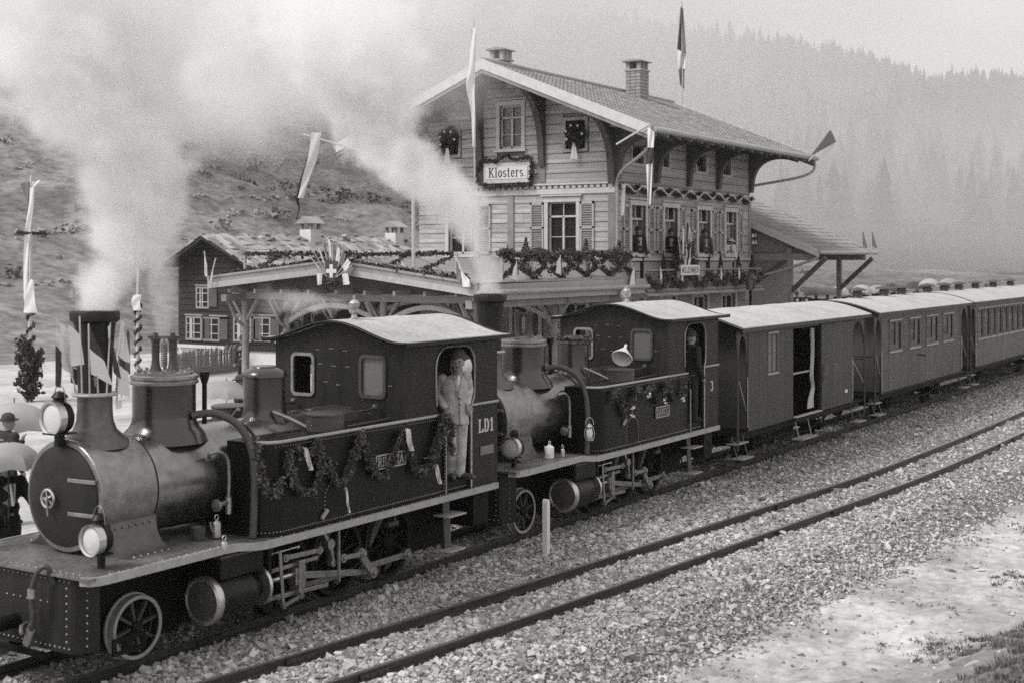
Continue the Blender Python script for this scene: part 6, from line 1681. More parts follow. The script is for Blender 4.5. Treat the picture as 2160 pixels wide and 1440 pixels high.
# --- other people: dark coated figures, each a body with clothes and a hat
def figure(name, label, hat, coat, loc, rz, up=False, bend=0., s=1., grp=None, voxel=.022, armup=False):
    P = thing(name, label, 'person', loc, grp, rz, False)
    b = MB(); h_ = Vector((0, -.02 - bend*.3, 1.62 - bend*.12)) * s; head(b, h_, s)
    el, wr = (Vector((.3, -.12, 1.15)), Vector((.12, -.34, 1.28))) if armup else (Vector((.27, .04, 1.12)), Vector((.24, -.12, .88)))
    for k in (-1, 1):
        e_ = Vector((k*.27, .04, 1.12)) if k < 0 else el; w_ = Vector((-.24, -.1, .88)) if k < 0 else wr
        b.caps(Vector((k*.19, 0, 1.4))*s, .05*s, e_*s, .04*s); b.caps(e_*s, .04*s, w_*s, .03*s); hand(b, w_*s, (0, -.4, -.7) if not (armup and k > 0) else (0, -.2, .8), k, .7, s)
        b.caps(Vector((k*.09, 0, .9))*s, .08*s, Vector((k*.1, -.01, .1))*s, .045*s)
    b.caps(Vector((0, 0, 1.35))*s, .12*s, Vector((0, 0, .95))*s, .11*s)
    solid(b, voxel*.6, M['skin'], 'body', P, 1)
    b = MB()
    for z, rx, ry in ((1.4, .16, .1), (1.28, .2, .13), (1.1, .18, .13), (.95, .19, .14), (.8, .2, .15)): b.sph(Vector((0, .01, z))*s, s, 16, 10, (rx*s, ry*s, .13*s))
    for k in (-1, 1):
        e_ = Vector((k*.27, .04, 1.12)) if k < 0 else el; w_ = Vector((-.24, -.1, .88)) if k < 0 else wr
        b.sph(Vector((k*.19, 0, 1.42))*s, .085*s); b.caps(Vector((k*.19, 0, 1.41))*s, .08*s, e_*s, .065*s); b.caps(e_*s, .065*s, w_*s, .05*s)
    solid(b, voxel, coat, 'coat', P, 2)
    b = MB()
    for k in (-1, 1): b.caps(Vector((k*.09, .01, .85))*s, .11*s, Vector((k*.1, 0, .12))*s, .075*s); b.caps(Vector((k*.1, .02, .05))*s, .05*s, Vector((k*.11, -.16, .045))*s, .042*s)
    solid(b, voxel, M['coat'], 'trousers', P, 1)
    hm = MB()
    top = h_ + Vector((0, .012, .05))*s
    if hat == 'bowler': hm.lathe([(.001, .0), (.155, .0), (.165, .018), (.115, .01), (.105, .05), (.085, .1), (.04, .125), (.001, .13)], top, (0, 0, 1), 20, False, .9, 1.08); mt = M['cap']
    elif hat == 'straw': hm.lathe([(.001, 0), (.19, .0), (.19, .015), (.105, .015), (.1, .08), (.001, .085)], top, (.1, -.25, 1), 20, False); mt = M['straw']
    else: hm.lathe([(.105, -.01), (.11, .04), (.1, .09), (.05, .11), (.001, .115)], top, (0, 0, 1), 18, True, .88, 1.05); mt = M['cap']
    hm.build('hat', mt, P, 50)
    b = MB().bar(Vector((-.03, -.125, 1.42))*s, Vector((0, -.15, 1.15))*s, .012, .05).bar(Vector((.03, -.125, 1.42))*s, Vector((0, -.15, 1.15))*s, .012, .05)
    b.build('shirt_front', M['white'], P, 0)
    return P
face_cam = HEAD - pi/2
def win_person(px, hat, coat, label, y=.55, s=1., dx=0.):
    p = onY(px, 480, LY + y)
    return figure('person', label, hat, coat, (p.x, p.y, 3.75), face_cam + dx, s=s)
P1 = win_person(1347, 'bowler', M['coat'], 'man in dark coat and hat at the first upper window by the corner', .04, 1., .4)
P2 = win_person(1417, 'bowler', M['coat'], 'man in round felt hat leaning from the second upper window', .0, .99, -.3)
P3 = win_person(1487, 'bowler', M['darkcloth'], 'man behind the flags at the third upper window', .03, 1., .2)
P4 = win_person(1541, 'straw', M['white'], 'figure in straw hat and white blouse at the fourth upper window', .05, .84, .5)
figure('person', 'man in dark coat seen from behind in the second cab doorway', 'cap', M['coat'], (dp.x + 8.15, dp.y + .02, Z0), face_cam + 2.2)
proto = figure('person', 'dark clad person under a pale umbrella close beside the smokebox', 'bowler', M['coat'], onD(14, 900, 17.0).xy.to_3d() + Vector((0, 0, .25)), face_cam + .9, armup=True)
_km = {}
for c in COL.objects:
    if c.parent is not None: _km.setdefault(c.parent.name, []).append(c)
def person_at(px, D, label, z=.25, rz=0., grp=None):
    p = onD(px, 545, D); o = copy_tree(proto, (p.x, p.y, z), label, face_cam + rz, None, _km)
    if grp: o['group'] = grp
    return o
person_at(16, 21.5, 'dark hatted bystander between the two umbrellas at left edge', rz=2.5)
person_at(506, 28.6, 'person in dark coat holding a pale umbrella behind the sand dome', rz=2.)
person_at(512, 43.5, 'dark figure standing before the picket fence', rz=-.5)
person_at(634, 40, 'person under a white umbrella seen below the canopy arch', rz=1.)

# --- umbrellas
def umbrella(m, loc, label, r=.5, grp=None):
    U = thing('umbrella', label, 'umbrella', loc, grp, random.uniform(0, 1), False)
    n = 8; rows = 7; mb = MB(); vs = []
    for j in range(rows + 1):
        t = j / rows
        for i in range(n * 2):
            a = pi * i / n; rib = i % 2 == 0
            rr = r * sin(t * 1.2) / sin(1.2) * (1 if rib else cos(pi / n) * (1 - .07 * t * t))
            vs.append((rr*cos(a), rr*sin(a), .34*r/.5*(1 - t*t) * 1.0 + (0 if rib else .03 * t)))
    fs = []
    for j in range(rows):
        for i in range(n*2):
            q = (i+1) % (n*2); fs.append((j*n*2+i, j*n*2+q, (j+1)*n*2+q, (j+1)*n*2+i))
    mb.add(vs, fs); mb.build('umbrella_cover', m, U, 18)
    MB().tube([(0, 0, .4*r/.5), (0, 0, -.75)], .01, 6).tube([(0, 0, -.75), (.03, 0, -.8), (.06, 0, -.76)], .012, 6).build('umbrella_shaft', M['bark'], U, 50)
    mb = MB()
    for i in range(n):
        a = 2*pi*i/n; mb.tube([(0, 0, .1), (r*.55*cos(a), r*.55*sin(a), .22*r/.5)], .005, 4)
    mb.build('umbrella_stretchers', M['frame'], U, 0)
    return U
def umb_at(px, py, D, m, label, r=.5, grp=None):
    return umbrella(m, onD(px, py, D), label, r, grp)
umb_at(18, 985, 16.9, M['umb_l'], 'nearest pale umbrella at the left edge beside the smokebox', .46)
umb_at(30, 905, 22.5, M['umb_l'], 'second pale umbrella at left edge, below the flag mast', .66)
umb_at(478, 838, 28.4, M['umb_l'], 'pale ribbed umbrella between the two front domes', .52)
umb_at(622, 722, 39.5, M['white'], 'white umbrella under the canopy arch', .6)
struct(MB().box(56.5, 92, 18.2, 40, .25, 1.2).build('loading_ramp', M['platform'], None, 0))
crowd = [(1604, 640, 57, 0), (1628, 640, 58, 2), (1655, 634, 60, 0), (1680, 630, 62, 0), (1700, 630, 62, 0), (1722, 628, 60, 3), (1745, 627, 60, 3), (1770, 626, 63, 1), (1792, 625, 64, 0), (1822, 622, 66, 1), (1850, 622, 68, 1), (1885, 618, 70, 2), (1935, 614, 72, 2), (1962, 608, 70, 1), (2000, 606, 74, 1), (2080, 600, 80, 0)]
pos_words = ['beside the goods wing post', 'under the dark umbrella by the wing', 'left of the brace foot', 'right of the brace foot', 'just behind the van roof end', 'under the two-toned umbrella', 'under the grey umbrella', 'behind the first carriage vent', 'between the first two vents', 'by the second roof vent', 'beyond the third roof vent', 'with dark umbrella over the carriage', 'with the low dark umbrella', 'under the big pale umbrella', 'near the fourth roof vent', 'far along the train']
uc = 0
for (px, py, D, k), wds in zip(crowd, pos_words):
    o = person_at(px, D, 'bystander on the loading ramp ' + wds, z=1.2, rz=random.uniform(-1, 1), grp='crowd behind the train')
    if k:
        umb_at(px + random.uniform(-6, 6), py - 4, D - .3, M['umb_d'] if k == 2 else M['umb_l'] if k == 1 else M['midcloth'], ('dark' if k == 2 else 'pale' if k == 1 else 'grey') + ' umbrella held ' + wds.replace('under the', 'in place of the').replace('with ', 'as '), .58, 'umbrellas of the crowd')

# ================================================================== GARLANDS, FLAGS, SMALL THINGS
def leafy(mb, path, r, per_m, size):
    P = [Vector(p) for p in path]
    ph = random.uniform(0, 50); acc = 0.; r0 = r
    for a, b in zip(P, P[1:]):
        L = (b - a).length; n = max(1, int(L * per_m + random.random())); acc += L
        r = r0 * max(.45, 1 + 1.1 * mnoise.noise(Vector((acc * 3.2, ph, 0))))
        for k in range(n):
            q = a.lerp(b, random.random()); v = Vector((random.gauss(0, 1), random.gauss(0, 1), random.gauss(0, 1))).normalized()
            mb.leaves([q + v * r * random.uniform(.3, 1.1) * (1.7 if random.random() < .08 else 1)], size * random.uniform(.6, 1.35))
    return mb
def garland(label, path, r=.05, per_m=420, size=.05, grp=None, stem_r=.012, m='leaf', flowers=()):
    path = bez(path, 6) if len(path) < 14 else path
    lo = min((Vector(p).z for p in path)); c = Vector(path[len(path)//2])
    g = thing('garland', label, 'garland', (c.x, c.y, lo), grp)
    MB().tube(path, stem_r, 5).build('stem', M['bark'], g, 60)
    leafy(MB(), path, r, per_m, size).build('foliage', M[m], g, 0)
    if flowers:
        f = MB()
        for p in flowers:
            for k in range(7): f.leaves([Vector(p) + Vector((random.uniform(-.04, .04), random.uniform(-.04, .0), random.uniform(-.04, .04)))], .07)
        f.build('rosette', M['white'], g, 0)
    return g
def strip(name, label, cat, fn, w, ripple=.02, m='white', grp=None):
    """hanging ribbon along the points fn, w wide across the view"""
    P = bez(fn, 5); rt = Vector((RT[0], RT[1], 0)); fw = Vector((FW[0], FW[1], 0)); n = len(P)
    def f(u, v):
        k = min(n - 1, int(v * (n - 1) + .5)); p = P[k]
        ww = w if not callable(w) else w(v)
        return p + rt * ww * (u - .5) + fw * ripple * sin(u * 5 + v * 9)
    o = MB().thick_sheet(f, 5, n - 1, fw * .004).build(name, M[m], None, 60)
    return tag(o, label, cat, grp)
GY = 11.0
g1 = lambda q: [onY(400 + a/3.2727, 640 + b/3.2727, GY) for a, b in q]
L1 = [([(455, 945), (470, 1060), (500, 1200), (545, 1285), (600, 1310), (640, 1215)], 'leafy garland strand at the rounded front corner of the first tank', .05),
      ([(700, 1000), (690, 1120), (730, 1250), (800, 1305), (875, 1275), (905, 1150), (880, 950)], 'leafy garland loop beside the first white ribbon on the front tank', .058),
      ([(740, 990), (790, 1050), (850, 1010), (885, 945)], 'short garland drape across the top of the loop on the front tank', .045),
      ([(890, 945), (940, 1080), (1000, 1200), (1045, 1245), (1095, 1160), (1150, 1020), (1185, 905)], 'pointed garland swag left of the name plate', .052),
      ([(1190, 905), (1230, 1030), (1280, 1150), (1335, 1200), (1385, 1150), (1430, 990), (1470, 880)], 'garland swag crossing the front name plate', .056),
      ([(1480, 880), (1520, 1000), (1560, 1130), (1620, 1160), (1680, 1080), (1720, 920), (1755, 800)], 'garland swag between name plate and cab doorway', .052),
      ([(1755, 770), (1730, 900), (1700, 1000), (1665, 1100)], 'thick garland bunch falling from the engine man\'s right hand', .075),
      ([(1775, 780), (1810, 880), (1800, 960), (1815, 1030)], 'garland tail hanging before the engine man\'s leg', .06)]
for q, lb, r in L1: garland(lb, g1(q), r, 520 if r < .07 else 800, .052, 'garlands on the front engine')
for q, lb, w in (([(755, 985), (775, 1010), (800, 1090), (812, 1145)], 'white ribbon on the garland loop of the front tank', .06), ([(1482, 860), (1490, 930), (1508, 1012)], 'short white ribbon above the front name plate', .07),
                 ([(1675, 1105), (1690, 1170), (1705, 1240)], 'white ribbon end left of the cab doorway', .06), ([(1052, 1265), (1062, 1330), (1070, 1390), (1078, 1440)], 'narrow white ribbon hanging below the pointed swag', .03)):
    strip('ribbon', lb, 'ribbon', [p - Vector((0, .06, 0)) for p in g1(q)], w)
MB().sph(onY(632, 940, GY - .05), .035, 8, 6, (1.6, .6, 1))
g2 = lambda q: [onY(1020 + a/2.88, 620 + b/2.88, GY) for a, b in q]
L2 = [([(800, 575), (790, 610), (785, 655)], 'short garland end at the front of the second tank'), ([(825, 580), (845, 670), (876, 735), (908, 680), (930, 570)], 'longest garland drop on the second tank'),
      ([(935, 565), (975, 612), (1025, 555)], 'shallow garland swag on the second tank'), ([(1030, 555), (1055, 635), (1085, 650), (1115, 540)], 'garland swag above the DAVOS plate'), ([(1118, 540), (1150, 615), (1182, 632), (1220, 590), (1232, 495)], 'garland swag beside the second cab rail')]
fl2 = {1: [(876, 732), (880, 690)], 2: [(975, 612)], 3: [(1070, 648)], 4: [(1182, 632)]}
for i, (q, lb) in enumerate(L2): garland(lb, g2(q), .05, 380, .055, 'garlands on the second engine', flowers=[p - Vector((0, .08, 0)) for p in g2(fl2.get(i, []))])
ring = [(LX0 + 8.2 + 3.92 + .29*cos(a), TRK + .29*sin(a), 3.03) for a in np.linspace(0, 2*pi, 26)]
garland('leafy wreath round the sand dome of the second engine', ring, .05, 260, .055)

def flag(name, label, pl, staff, cloths, grp=None, r=.009, wave=.05):
    """a staff and its cloth pieces; corners are tl, tr, bl, br as seen"""
    p0, p1 = pl(*staff[0]), pl(*staff[1])
    t = thing(name, label, 'flag', p0 if p0.z < p1.z else p1, grp)
    MB().tube([p0, p1], r, 6).build('staff', M['pole'], t, 60)
    fw = Vector((FW[0], FW[1], 0))
    for (tl, tr, bl, br), m in cloths:
        A, B_, C_, D_ = pl(*tl), pl(*tr), pl(*bl), pl(*br); sz = max((A - B_).length, (A - C_).length)
        ph = random.uniform(0, 6)
        def f(u, v):
            p = A.lerp(B_, u).lerp(C_.lerp(D_, u), v)
            return p + fw * (wave * sz * sin(u * 7 + v * 2.5 + ph) * (.3 + .7 * u) - .012)
        MB().thick_sheet(f, 10, 10, fw * .004).build('cloth', M[m], t, 60)
    return t
Yp = lambda Y: (lambda px, py: onY(px, py, Y))
Xp = lambda X: (lambda px, py: onX(px, py, X))
Dp = lambda D: (lambda px, py: onD(px, py, D))
GF = 'flags round the front chimney'
flag('small_flag', 'pale flag leaning left of the front chimney', Yp(12.1), ((163, 832), (118, 672)), [(((118, 672), (137, 690), (132, 776), (157, 792)), 'white'), (((118, 728), (131, 742), (117, 812), (128, 818)), 'darkcloth')], GF)
flag('small_flag', 'tall staff with pale flag in front of the chimney left edge', Yp(11.99), ((173, 833), (168, 667)), [(((146, 686), (170, 706), (150, 772), (177, 768)), 'white')], GF)
flag('small_flag', 'half dark half white flag drooping across the front chimney', Yp(11.97), ((189, 834), (187, 683)), [(((190, 690), (212, 735), (190, 735), (222, 762)), 'darkcloth'), (((190, 735), (222, 762), (193, 788), (238, 812)), 'white')], GF)
flag('small_flag', 'short staff with dark cloth at the chimney ring', Yp(11.97), ((207, 834), (205, 791)), [(((205, 792), (198, 796), (206, 812), (200, 815)), 'midcloth')], GF)
flag('small_flag', 'dark flag hanging on the right half of the chimney', Yp(12.0), ((225, 832), (233, 680)), [(((233, 684), (228, 690), (232, 712), (229, 715)), 'white'), (((233, 715), (240, 730), (240, 785), (256, 800)), 'darkcloth')], GF)
flag('small_flag', 'white flag standing out right of the front chimney', Yp(12.15), ((244, 832), (259, 668)), [(((257, 672), (266, 690), (246, 752), (276, 766)), 'white'), (((249, 750), (266, 762), (254, 782), (262, 785)), 'darkcloth')], GF)
flag('small_flag', 'low white flag at the right of the chimney ring', Yp(12.12), ((246, 850), (252, 770)), [(((250, 768), (270, 784), (248, 828), (275, 838)), 'white'), (((243, 846), (258, 842), (246, 862), (257, 858)), 'white')], GF)

flag('small_flag', 'white flag behind the left edge of the front chimney', Yp(12.5), ((158, 834), (148, 690)), [(((149, 692), (166, 705), (146, 770), (170, 780)), 'white'), (((148, 772), (168, 780), (150, 806), (165, 812)), 'midcloth')], GF)
flag('small_flag', 'dark flag standing behind the right edge of the front chimney', Yp(12.5), ((256, 836), (266, 690)), [(((264, 692), (275, 700), (258, 775), (274, 790)), 'midcloth')], GF)
# decorated masts
def mast(label, px, base_py, top_py, D, low_top):
    b = onD(px - 3, base_py, D); t = onD(px, top_py, D)
    T = thing('flag_mast', label, 'mast', b)
    MB().tube([b, t], [.075, .045], 10).build('pole', M['pole'], T, 60)
    c = b.lerp(t, (base_py - low_top) / (base_py - top_py))
    hel = [b.lerp(c, k/60) + Vector((.09*cos(k*.75), .09*sin(k*.75), 0)) for k in range(61)]
    leafy(MB(), hel, .05, 160, .11).build('spiral_garland', M['leaf_d'], T, 0)
    return T, b, t
m1, b1, t1 = mast('flag mast wrapped in fir boughs at the far left', 66, 848, 370, 40, 650)
mb = MB()
for k in range(70):
    a = random.uniform(0, 6.28); z0_ = random.uniform(0, 1.6); q = b1 + Vector((0, 0, z0_)); e = q + Vector((.38*cos(a), .38*sin(a), random.uniform(.1, .7)))
    leafy(mb, [q, e], .07, 60, .13)
mb.build('fir_boughs', M['leaf_d'], m1, 0)
d = onD(66, 492, 40); leafy(MB(), [d + Vector((.38*cos(a), .38*sin(a), 0)) for a in np.linspace(0, 6.28, 20)], .05, 150, .1).build('ring_wreath', M['leaf_d'], m1, 0)
m2, b2, t2 = mast('second flag mast behind the front steam dome', 293, 800, 412, 48, 640)
d = onD(297, 502, 48); leafy(MB(), [d + Vector((.4*cos(a), .4*sin(a), 0)) for a in np.linspace(0, 6.28, 20)], .05, 150, .1).build('ring_wreath', M['leaf_d'], m2, 0)
GB = 'bunting on the decorated masts'
flag('pennant', 'dark and white swallow pennant on the far left mast top', Dp(39.9), ((66, 395), (66, 375)), [(((43, 388), (64, 385), (58, 425), (63, 432)), 'midcloth'), (((64, 385), (86, 380), (64, 402), (72, 396)), 'white')], GB, .03)
strip('streamer', 'long white streamer hanging along the far left mast', 'streamer', [onD(a, b, 39.8) for a, b in ((67, 396), (66, 430), (58, 490), (54, 560), (55, 635))], .14, .02)
strip('streamer', 'short white cloth tied at the foot wrapping of the left mast', 'streamer', [onD(a, b, 39.7) for a, b in ((66, 590), (63, 625), (64, 660))], lambda v: .12 + .3 * v)
strip('streamer', 'white streamer on the second mast in the smoke', 'streamer', [onD(a, b, 47.8) for a, b in ((289, 416), (284, 450), (275, 500), (277, 545), (284, 560))], lambda v: .32 - .3 * v)
strip('streamer', 'white cloth tied to the second mast above its wrapping', 'streamer', [onD(a, b, 47.8) for a, b in ((290, 622), (286, 638), (290, 655))], .3)
# mast on the canopy with the hanging pennant on its arm
cmast = thing('flag_mast', 'slim pale mast standing on the canopy roof by the wall', 'mast', onX(872, 574, 29.0))
MB().tube([onX(872, 574, 29.0), onX(872, 344, 29.0)], .05, 8).build('pole', M['pole'], cmast, 60)
MB().tube([onX(872, 350, 29.0), onX(640, 284, 29.0)], .03, 8).build('cross_arm', M['pole'], cmast, 60)
strip('pennant', 'long white pennant hanging from the arm of the canopy mast', 'pennant', [onX(a, b, 28.95) for a, b in ((667, 280), (660, 330), (646, 375), (634, 418))], lambda v: .3 - .14 * v, .05)
strip('pennant', 'dark edge of the hanging pennant with its trailing tail', 'pennant', [onX(a, b, 29.02) for a, b in ((655, 330), (636, 380), (628, 420), (631, 440), (624, 465))], lambda v: .14 - .11 * v, .03, 'darkcloth')
gm = thing('flag_mast', 'tall thin mast in front of the gable', 'mast', onX(1003, 600, 33.5))
MB().tube([onX(1003, 600, 33.5), onX(999, 40, 33.5)], .025, 8).build('pole', M['pole'], gm, 60)
strip('pennant', 'tall pale pennant hanging before the station gable', 'pennant', [onX(a, b, 33.4) for a, b in ((999, 60), (996, 140), (992, 185), (998, 240), (1000, 310))], lambda v: .16 + .1 * math.exp(-((v - .45)/.18)**2) - .14 * max(0, v - .5), .05, 'white')
rm = thing('flag_mast', 'tall mast rising behind the station roof', 'mast', onD(1441, 230, 60))
MB().tube([onD(1441, 230, 60) - Vector((0, 0, 9)), onD(1438, 4, 60)], .035, 8).build('pole', M['pole'], rm, 60)
flag('banner', 'dark flag with a white band drooping on the mast behind the roof', Dp(59.9), ((1438, 8), (1440, 200)), [(((1435, 15), (1440, 18), (1428, 104), (1447, 118)), 'midcloth'), (((1429, 104), (1446, 116), (1431, 146), (1444, 146)), 'white'), (((1431, 146), (1444, 142), (1434, 178), (1443, 190)), 'midcloth')], None, .03, .1)
flag('banner', 'dark and white streamer hanging from the near eave corner', Xp(35.35), ((1372, 262), (1300, 305)), [(((1366, 268), (1380, 278), (1366, 312), (1378, 312)), 'white'), (((1366, 312), (1378, 312), (1362, 348), (1376, 345)), 'darkcloth'), (((1363, 348), (1376, 345), (1366, 432), (1372, 432)), 'white')], None, .03, .1)
flag('banner', 'two-coloured flag blowing out from the far eave corner', Yp(17.4), ((1706, 340), (1722, 322)), [(((1712, 326), (1752, 274), (1714, 328), (1763, 300)), 'midcloth'), (((1714, 328), (1763, 300), (1716, 331), (1768, 320)), 'white')], None, .025, .03)
for a, lb in ((1822, 'left of the two small dark flags on the wing eave'), (1842, 'right of the two small dark flags on the wing eave, at its corner')):
    flag('small_flag', lb, Yp(17.3), ((a + 3, 534), (a - 3, 488)), [(((a - 3, 489), (a - 1, 490), (a - 2, 520), (a + 8, 524)), 'midcloth')], 'flags on the wing eave', .02)
strip('streamer', 'white streamer beside the downpipe at the building corner', 'streamer', [onY(a, b, LY - .25) for a, b in ((1316, 388), (1314, 420), (1312, 455))], .12)

# wreaths on the gable attic windows
for (px, py), lb in (((1214, 284), 'dark fir wreath with white roses on the right attic window'), ((947, 296), 'dark fir wreath half lost in smoke on the left attic window')):
    c = onX(px, py, GX - .14); w = thing('wreath', lb, 'wreath', c - Vector((0, 0, .35)))
    mb = MB(); leafy(mb, [c + Vector((0, .27*cos(a), .32*sin(a))) for a in np.linspace(0, 6.28, 24)], .11, 420, .1); leafy(mb, [c + Vector((0, .13*cos(a), .15*sin(a))) for a in np.linspace(0, 6.28, 14)], .12, 420, .1)
    mb.build('fir_ring', M['leaf_d'], w, 0)
    for a in (20, 70, 120, 180, 330): MB().sph(c + Vector((-.12, .3*cos(radians(a)), .3*sin(radians(a)))), .045, 8, 6).build('rose', M['white'], w, 60)
    def rb(u, v): return c + Vector((-.1 - .02*sin(u*6), (.5 - u) * (.1 + .16*v), -.28 - .5*v))
    MB().thick_sheet(rb, 6, 6, (-.005, 0, 0)).build('ribbon', M['white'], w, 60)
# sign garland
z0, z1, y0, y1 = 6.9, 7.68, 22.8, 24.7
garland('fir garland framing the Klosters name board', [(GX - .2, y0, z0), (GX - .2, y1, z0), (GX - .2, y1 + .05, z1), (GX - .2, 24.1, z1 + .02), (GX - .2, 23.75, z1 + .2), (GX - .2, 23.4, z1 + .02), (GX - .2, y0, z1 + .05), (GX - .2, y0, z0)], .08, 200, .09, m='leaf_d')
# wavy bunting on the long wall string course
n = 9; pts = []; pts2 = []
for k in range(n * 8 + 1):
    x = 37.4 + (EX - 37.5) * k / (n * 8); pts.append((x, LY - .2, 6.72 + .1 * sin(2*pi*k/8))); pts2.append((x, LY - .16, 6.78 - .16 * abs(sin(pi*k/8))))
garland('dark swagged garland under the eave of the long wall', pts2, .085, 230, .09, m='leaf_d')
tag(MB().tube([Vector(p) for p in pts], .035, 5).build('bunting', M['white'], None, 60), 'white ribbon winding along the long wall garland', 'bunting')
# balcony garlands
cxr = CX + 1.25
for (p, q, lb, dn) in (((cxr, 28.3, 4.64), (cxr, 20.7, 4.64), 'thin garland along the front balcony hand rail', 190), ((cxr - .9, 28.3, 4.05), (CX + .1, 24.0, 4.48), 'garland lying on the left half of the canopy gable', 260), ((CX + .1, 23.7, 4.48), (CX + .1, 19.4, 3.98), 'garland lying on the right half of the canopy gable', 260)):
    garland(lb, sag(p, q, .03, 16), .07, dn, .1, 'garlands on the canopy')
for k in range(5):
    y = 28.3 - 7.7 * (k + .5) / 5
    garland(['first', 'second', 'third', 'fourth', 'fifth'][k] + ' garland scrap in the front balcony lattice from the left', [(cxr, y + .7, 4.1), (cxr, y, 4.3), (cxr, y - .7, 4.58)], .07, 150, .09, 'lattice garlands')
ry = CY0 + .2
garland('dense garland along the right balcony hand rail', [(29.8 + .5*k, ry, 4.62 + .05*sin(k*2.)) for k in range(16)], .14, 380, .09, 'garlands on the right balcony')
for k in range(5):
    xa, xb = 30.0 + 7.4*k/5, 30.0 + 7.4*(k+1)/5
    garland(['first', 'second', 'third', 'fourth', 'fifth'][k] + ' rising cross garland in the right balcony', [(xa, ry, 4.0), ((xa+xb)/2, ry, 4.3), (xb, ry, 4.6)], .1, 280, .09, 'cross garlands')
    garland(['first', 'second', 'third', 'fourth', 'fifth'][k] + ' falling cross garland in the right balcony', [(xa, ry - .03, 4.6), ((xa+xb)/2, ry - .03, 4.3), (xb, ry - .03, 4.0)], .1, 280, .09, 'cross garlands')
    p = Vector((xa + .75, ry - .05, 4.3))
    tag(MB().sph(p, .12, 8, 6, (1, .3, .8)).build('paper_rose', M['white'], None, 60), ['leftmost', 'second', 'middle', 'fourth', 'rightmost'][k] + ' white paper rose among the right balcony crosses', 'paper rose', 'paper roses')
def shrub(label, base, h, r, grp=None, pot=True, m='leaf_d'):
    t = thing('potted_conifer', label, 'potted tree', base, grp); b = Vector(base)
    MB().tube([b, b + Vector((0, 0, h * .9))], .025, 6).build('stem', M['bark'], t, 60)
    if pot: MB().lathe([(.09, 0), (.13, .22), (.13, .25), (.001, .24)], b, (0, 0, 1), 12).build('pot', M['stone'], t, 40)
    mb = MB()
    for k in range(int(260 * h)):
        u = random.random() ** .8; a = random.uniform(0, 6.28); rr = r * (1 - u) * random.uniform(.4, 1)
        mb.leaves([b + Vector((rr*cos(a), rr*sin(a), .2 + u * (h - .2)))], .09)
    mb.build('crown', M[m], t, 0)
for x, lb in ((31.6, 'left bushy shrub above the right balcony rail'), (35.0, 'middle bushy shrub above the right balcony rail'), (37.1, 'right bushy shrub above the balcony rail corner')):
    shrub(lb, (x, CY0 + .5, 4.1), .95, .3, 'shrubs on the balcony', True, 'leaf')
# fan of flags with the cross shield on the canopy gable
FX = CX - .12
sh_ = thing('cross_shield', 'dark shield with a white cross on the canopy gable', 'shield', onX(701, 590, FX))
c = onX(701, 572, FX)
prof = [(-.22, .26), (.22, .26), (.22, -.02), (.15, -.2), (0, -.3), (-.15, -.2), (-.22, -.02)]
MB().prism([(c.y + a, c.z + b_) for a, b_ in prof], 'yz', FX - .04, FX).build('shield_field', M['red'], sh_, 0)
MB().prism([(c.y + a, c.z + b_) for a, b_ in [(-.055, .18), (.055, .18), (.055, .055), (.18, .055), (.18, -.055), (.055, -.055), (.055, -.18), (-.055, -.18), (-.055, -.055), (-.18, -.055), (-.18, .055), (-.055, .055)]], 'yz', FX - .052, FX - .041).build('cross', M['white'], sh_, 0)
MB().prism([(c.y + a*1.14, c.z + b_*1.14) for a, b_ in prof], 'yz', FX, FX + .03).build('shield_back', M['leaf_d'], sh_, 0)
tips = [(655, 543), (660, 528), (670, 520), (681, 508), (691, 500), (702, 512), (712, 518), (724, 528), (734, 545), (742, 560)]
side_w = ['lowest left', 'second left', 'third left', 'upper left', 'tallest', 'upper right', 'third right', 'second right', 'low right', 'lowest right']
for k, (tx, ty) in enumerate(tips):
    bx, by = 690 + 2.2*k, 585
    ax_ = lambda t: (bx + (tx - bx)*t, by + (ty - by)*t)
    u0, u1 = ax_(.55), ax_(.98); dk = k % 2
    cl = [((u1, (u1[0] + 6, u1[1] + 8), u0, (u0[0] + 7, u0[1] + 14)), 'midcloth' if dk else 'white')]
    if k in (0, 9): cl.append((((bx - 22 if k == 0 else bx + 12, 578), (bx - 10 if k == 0 else bx + 24, 576), (bx - 20 if k == 0 else bx + 14, 602), (bx - 12 if k == 0 else bx + 28, 600)), 'white'))
    flag('small_flag', side_w[k] + ' flag of the fan behind the cross shield', Xp(FX + .06 - .012*k), ((bx, by), (tx, ty)), cl, 'fan of flags on the canopy', .014)
mb = MB(); leafy(mb, [onX(680, 596, FX - .03), onX(701, 600, FX - .05), onX(724, 594, FX - .03)], .12, 260, .1)
t = thing('greenery_bunch', 'dark bunch of greenery under the cross shield', 'greenery', onX(701, 606, FX)); mb.build('foliage', M['leaf_d'], t, 0)
GC = 'flags at the canopy corners'
flag('small_flag', 'white flag on the left canopy corner', Xp(CX - .1), ((440, 600), (431, 530)), [(((431, 533), (437, 560), (432, 582), (437, 585)), 'white')], GC, .018)
flag('small_flag', 'bare white staff leaning right at the left canopy corner', Xp(CX - .14), ((441, 600), (455, 545)), [(((447, 575), (451, 562), (444, 598), (447, 596)), 'white')], GC, .018)
flag('small_flag', 'dark flag on the right canopy corner', Xp(CX - .1), ((990, 604), (960, 540)), [(((961, 548), (975, 575), (963, 590), (972, 596)), 'midcloth')], GC, .018)
flag('small_flag', 'white flag on the right canopy corner', Xp(CX - .14), ((992, 604), (968, 562)), [(((972, 572), (990, 590), (976, 606), (992, 606)), 'white')], GC, .018)
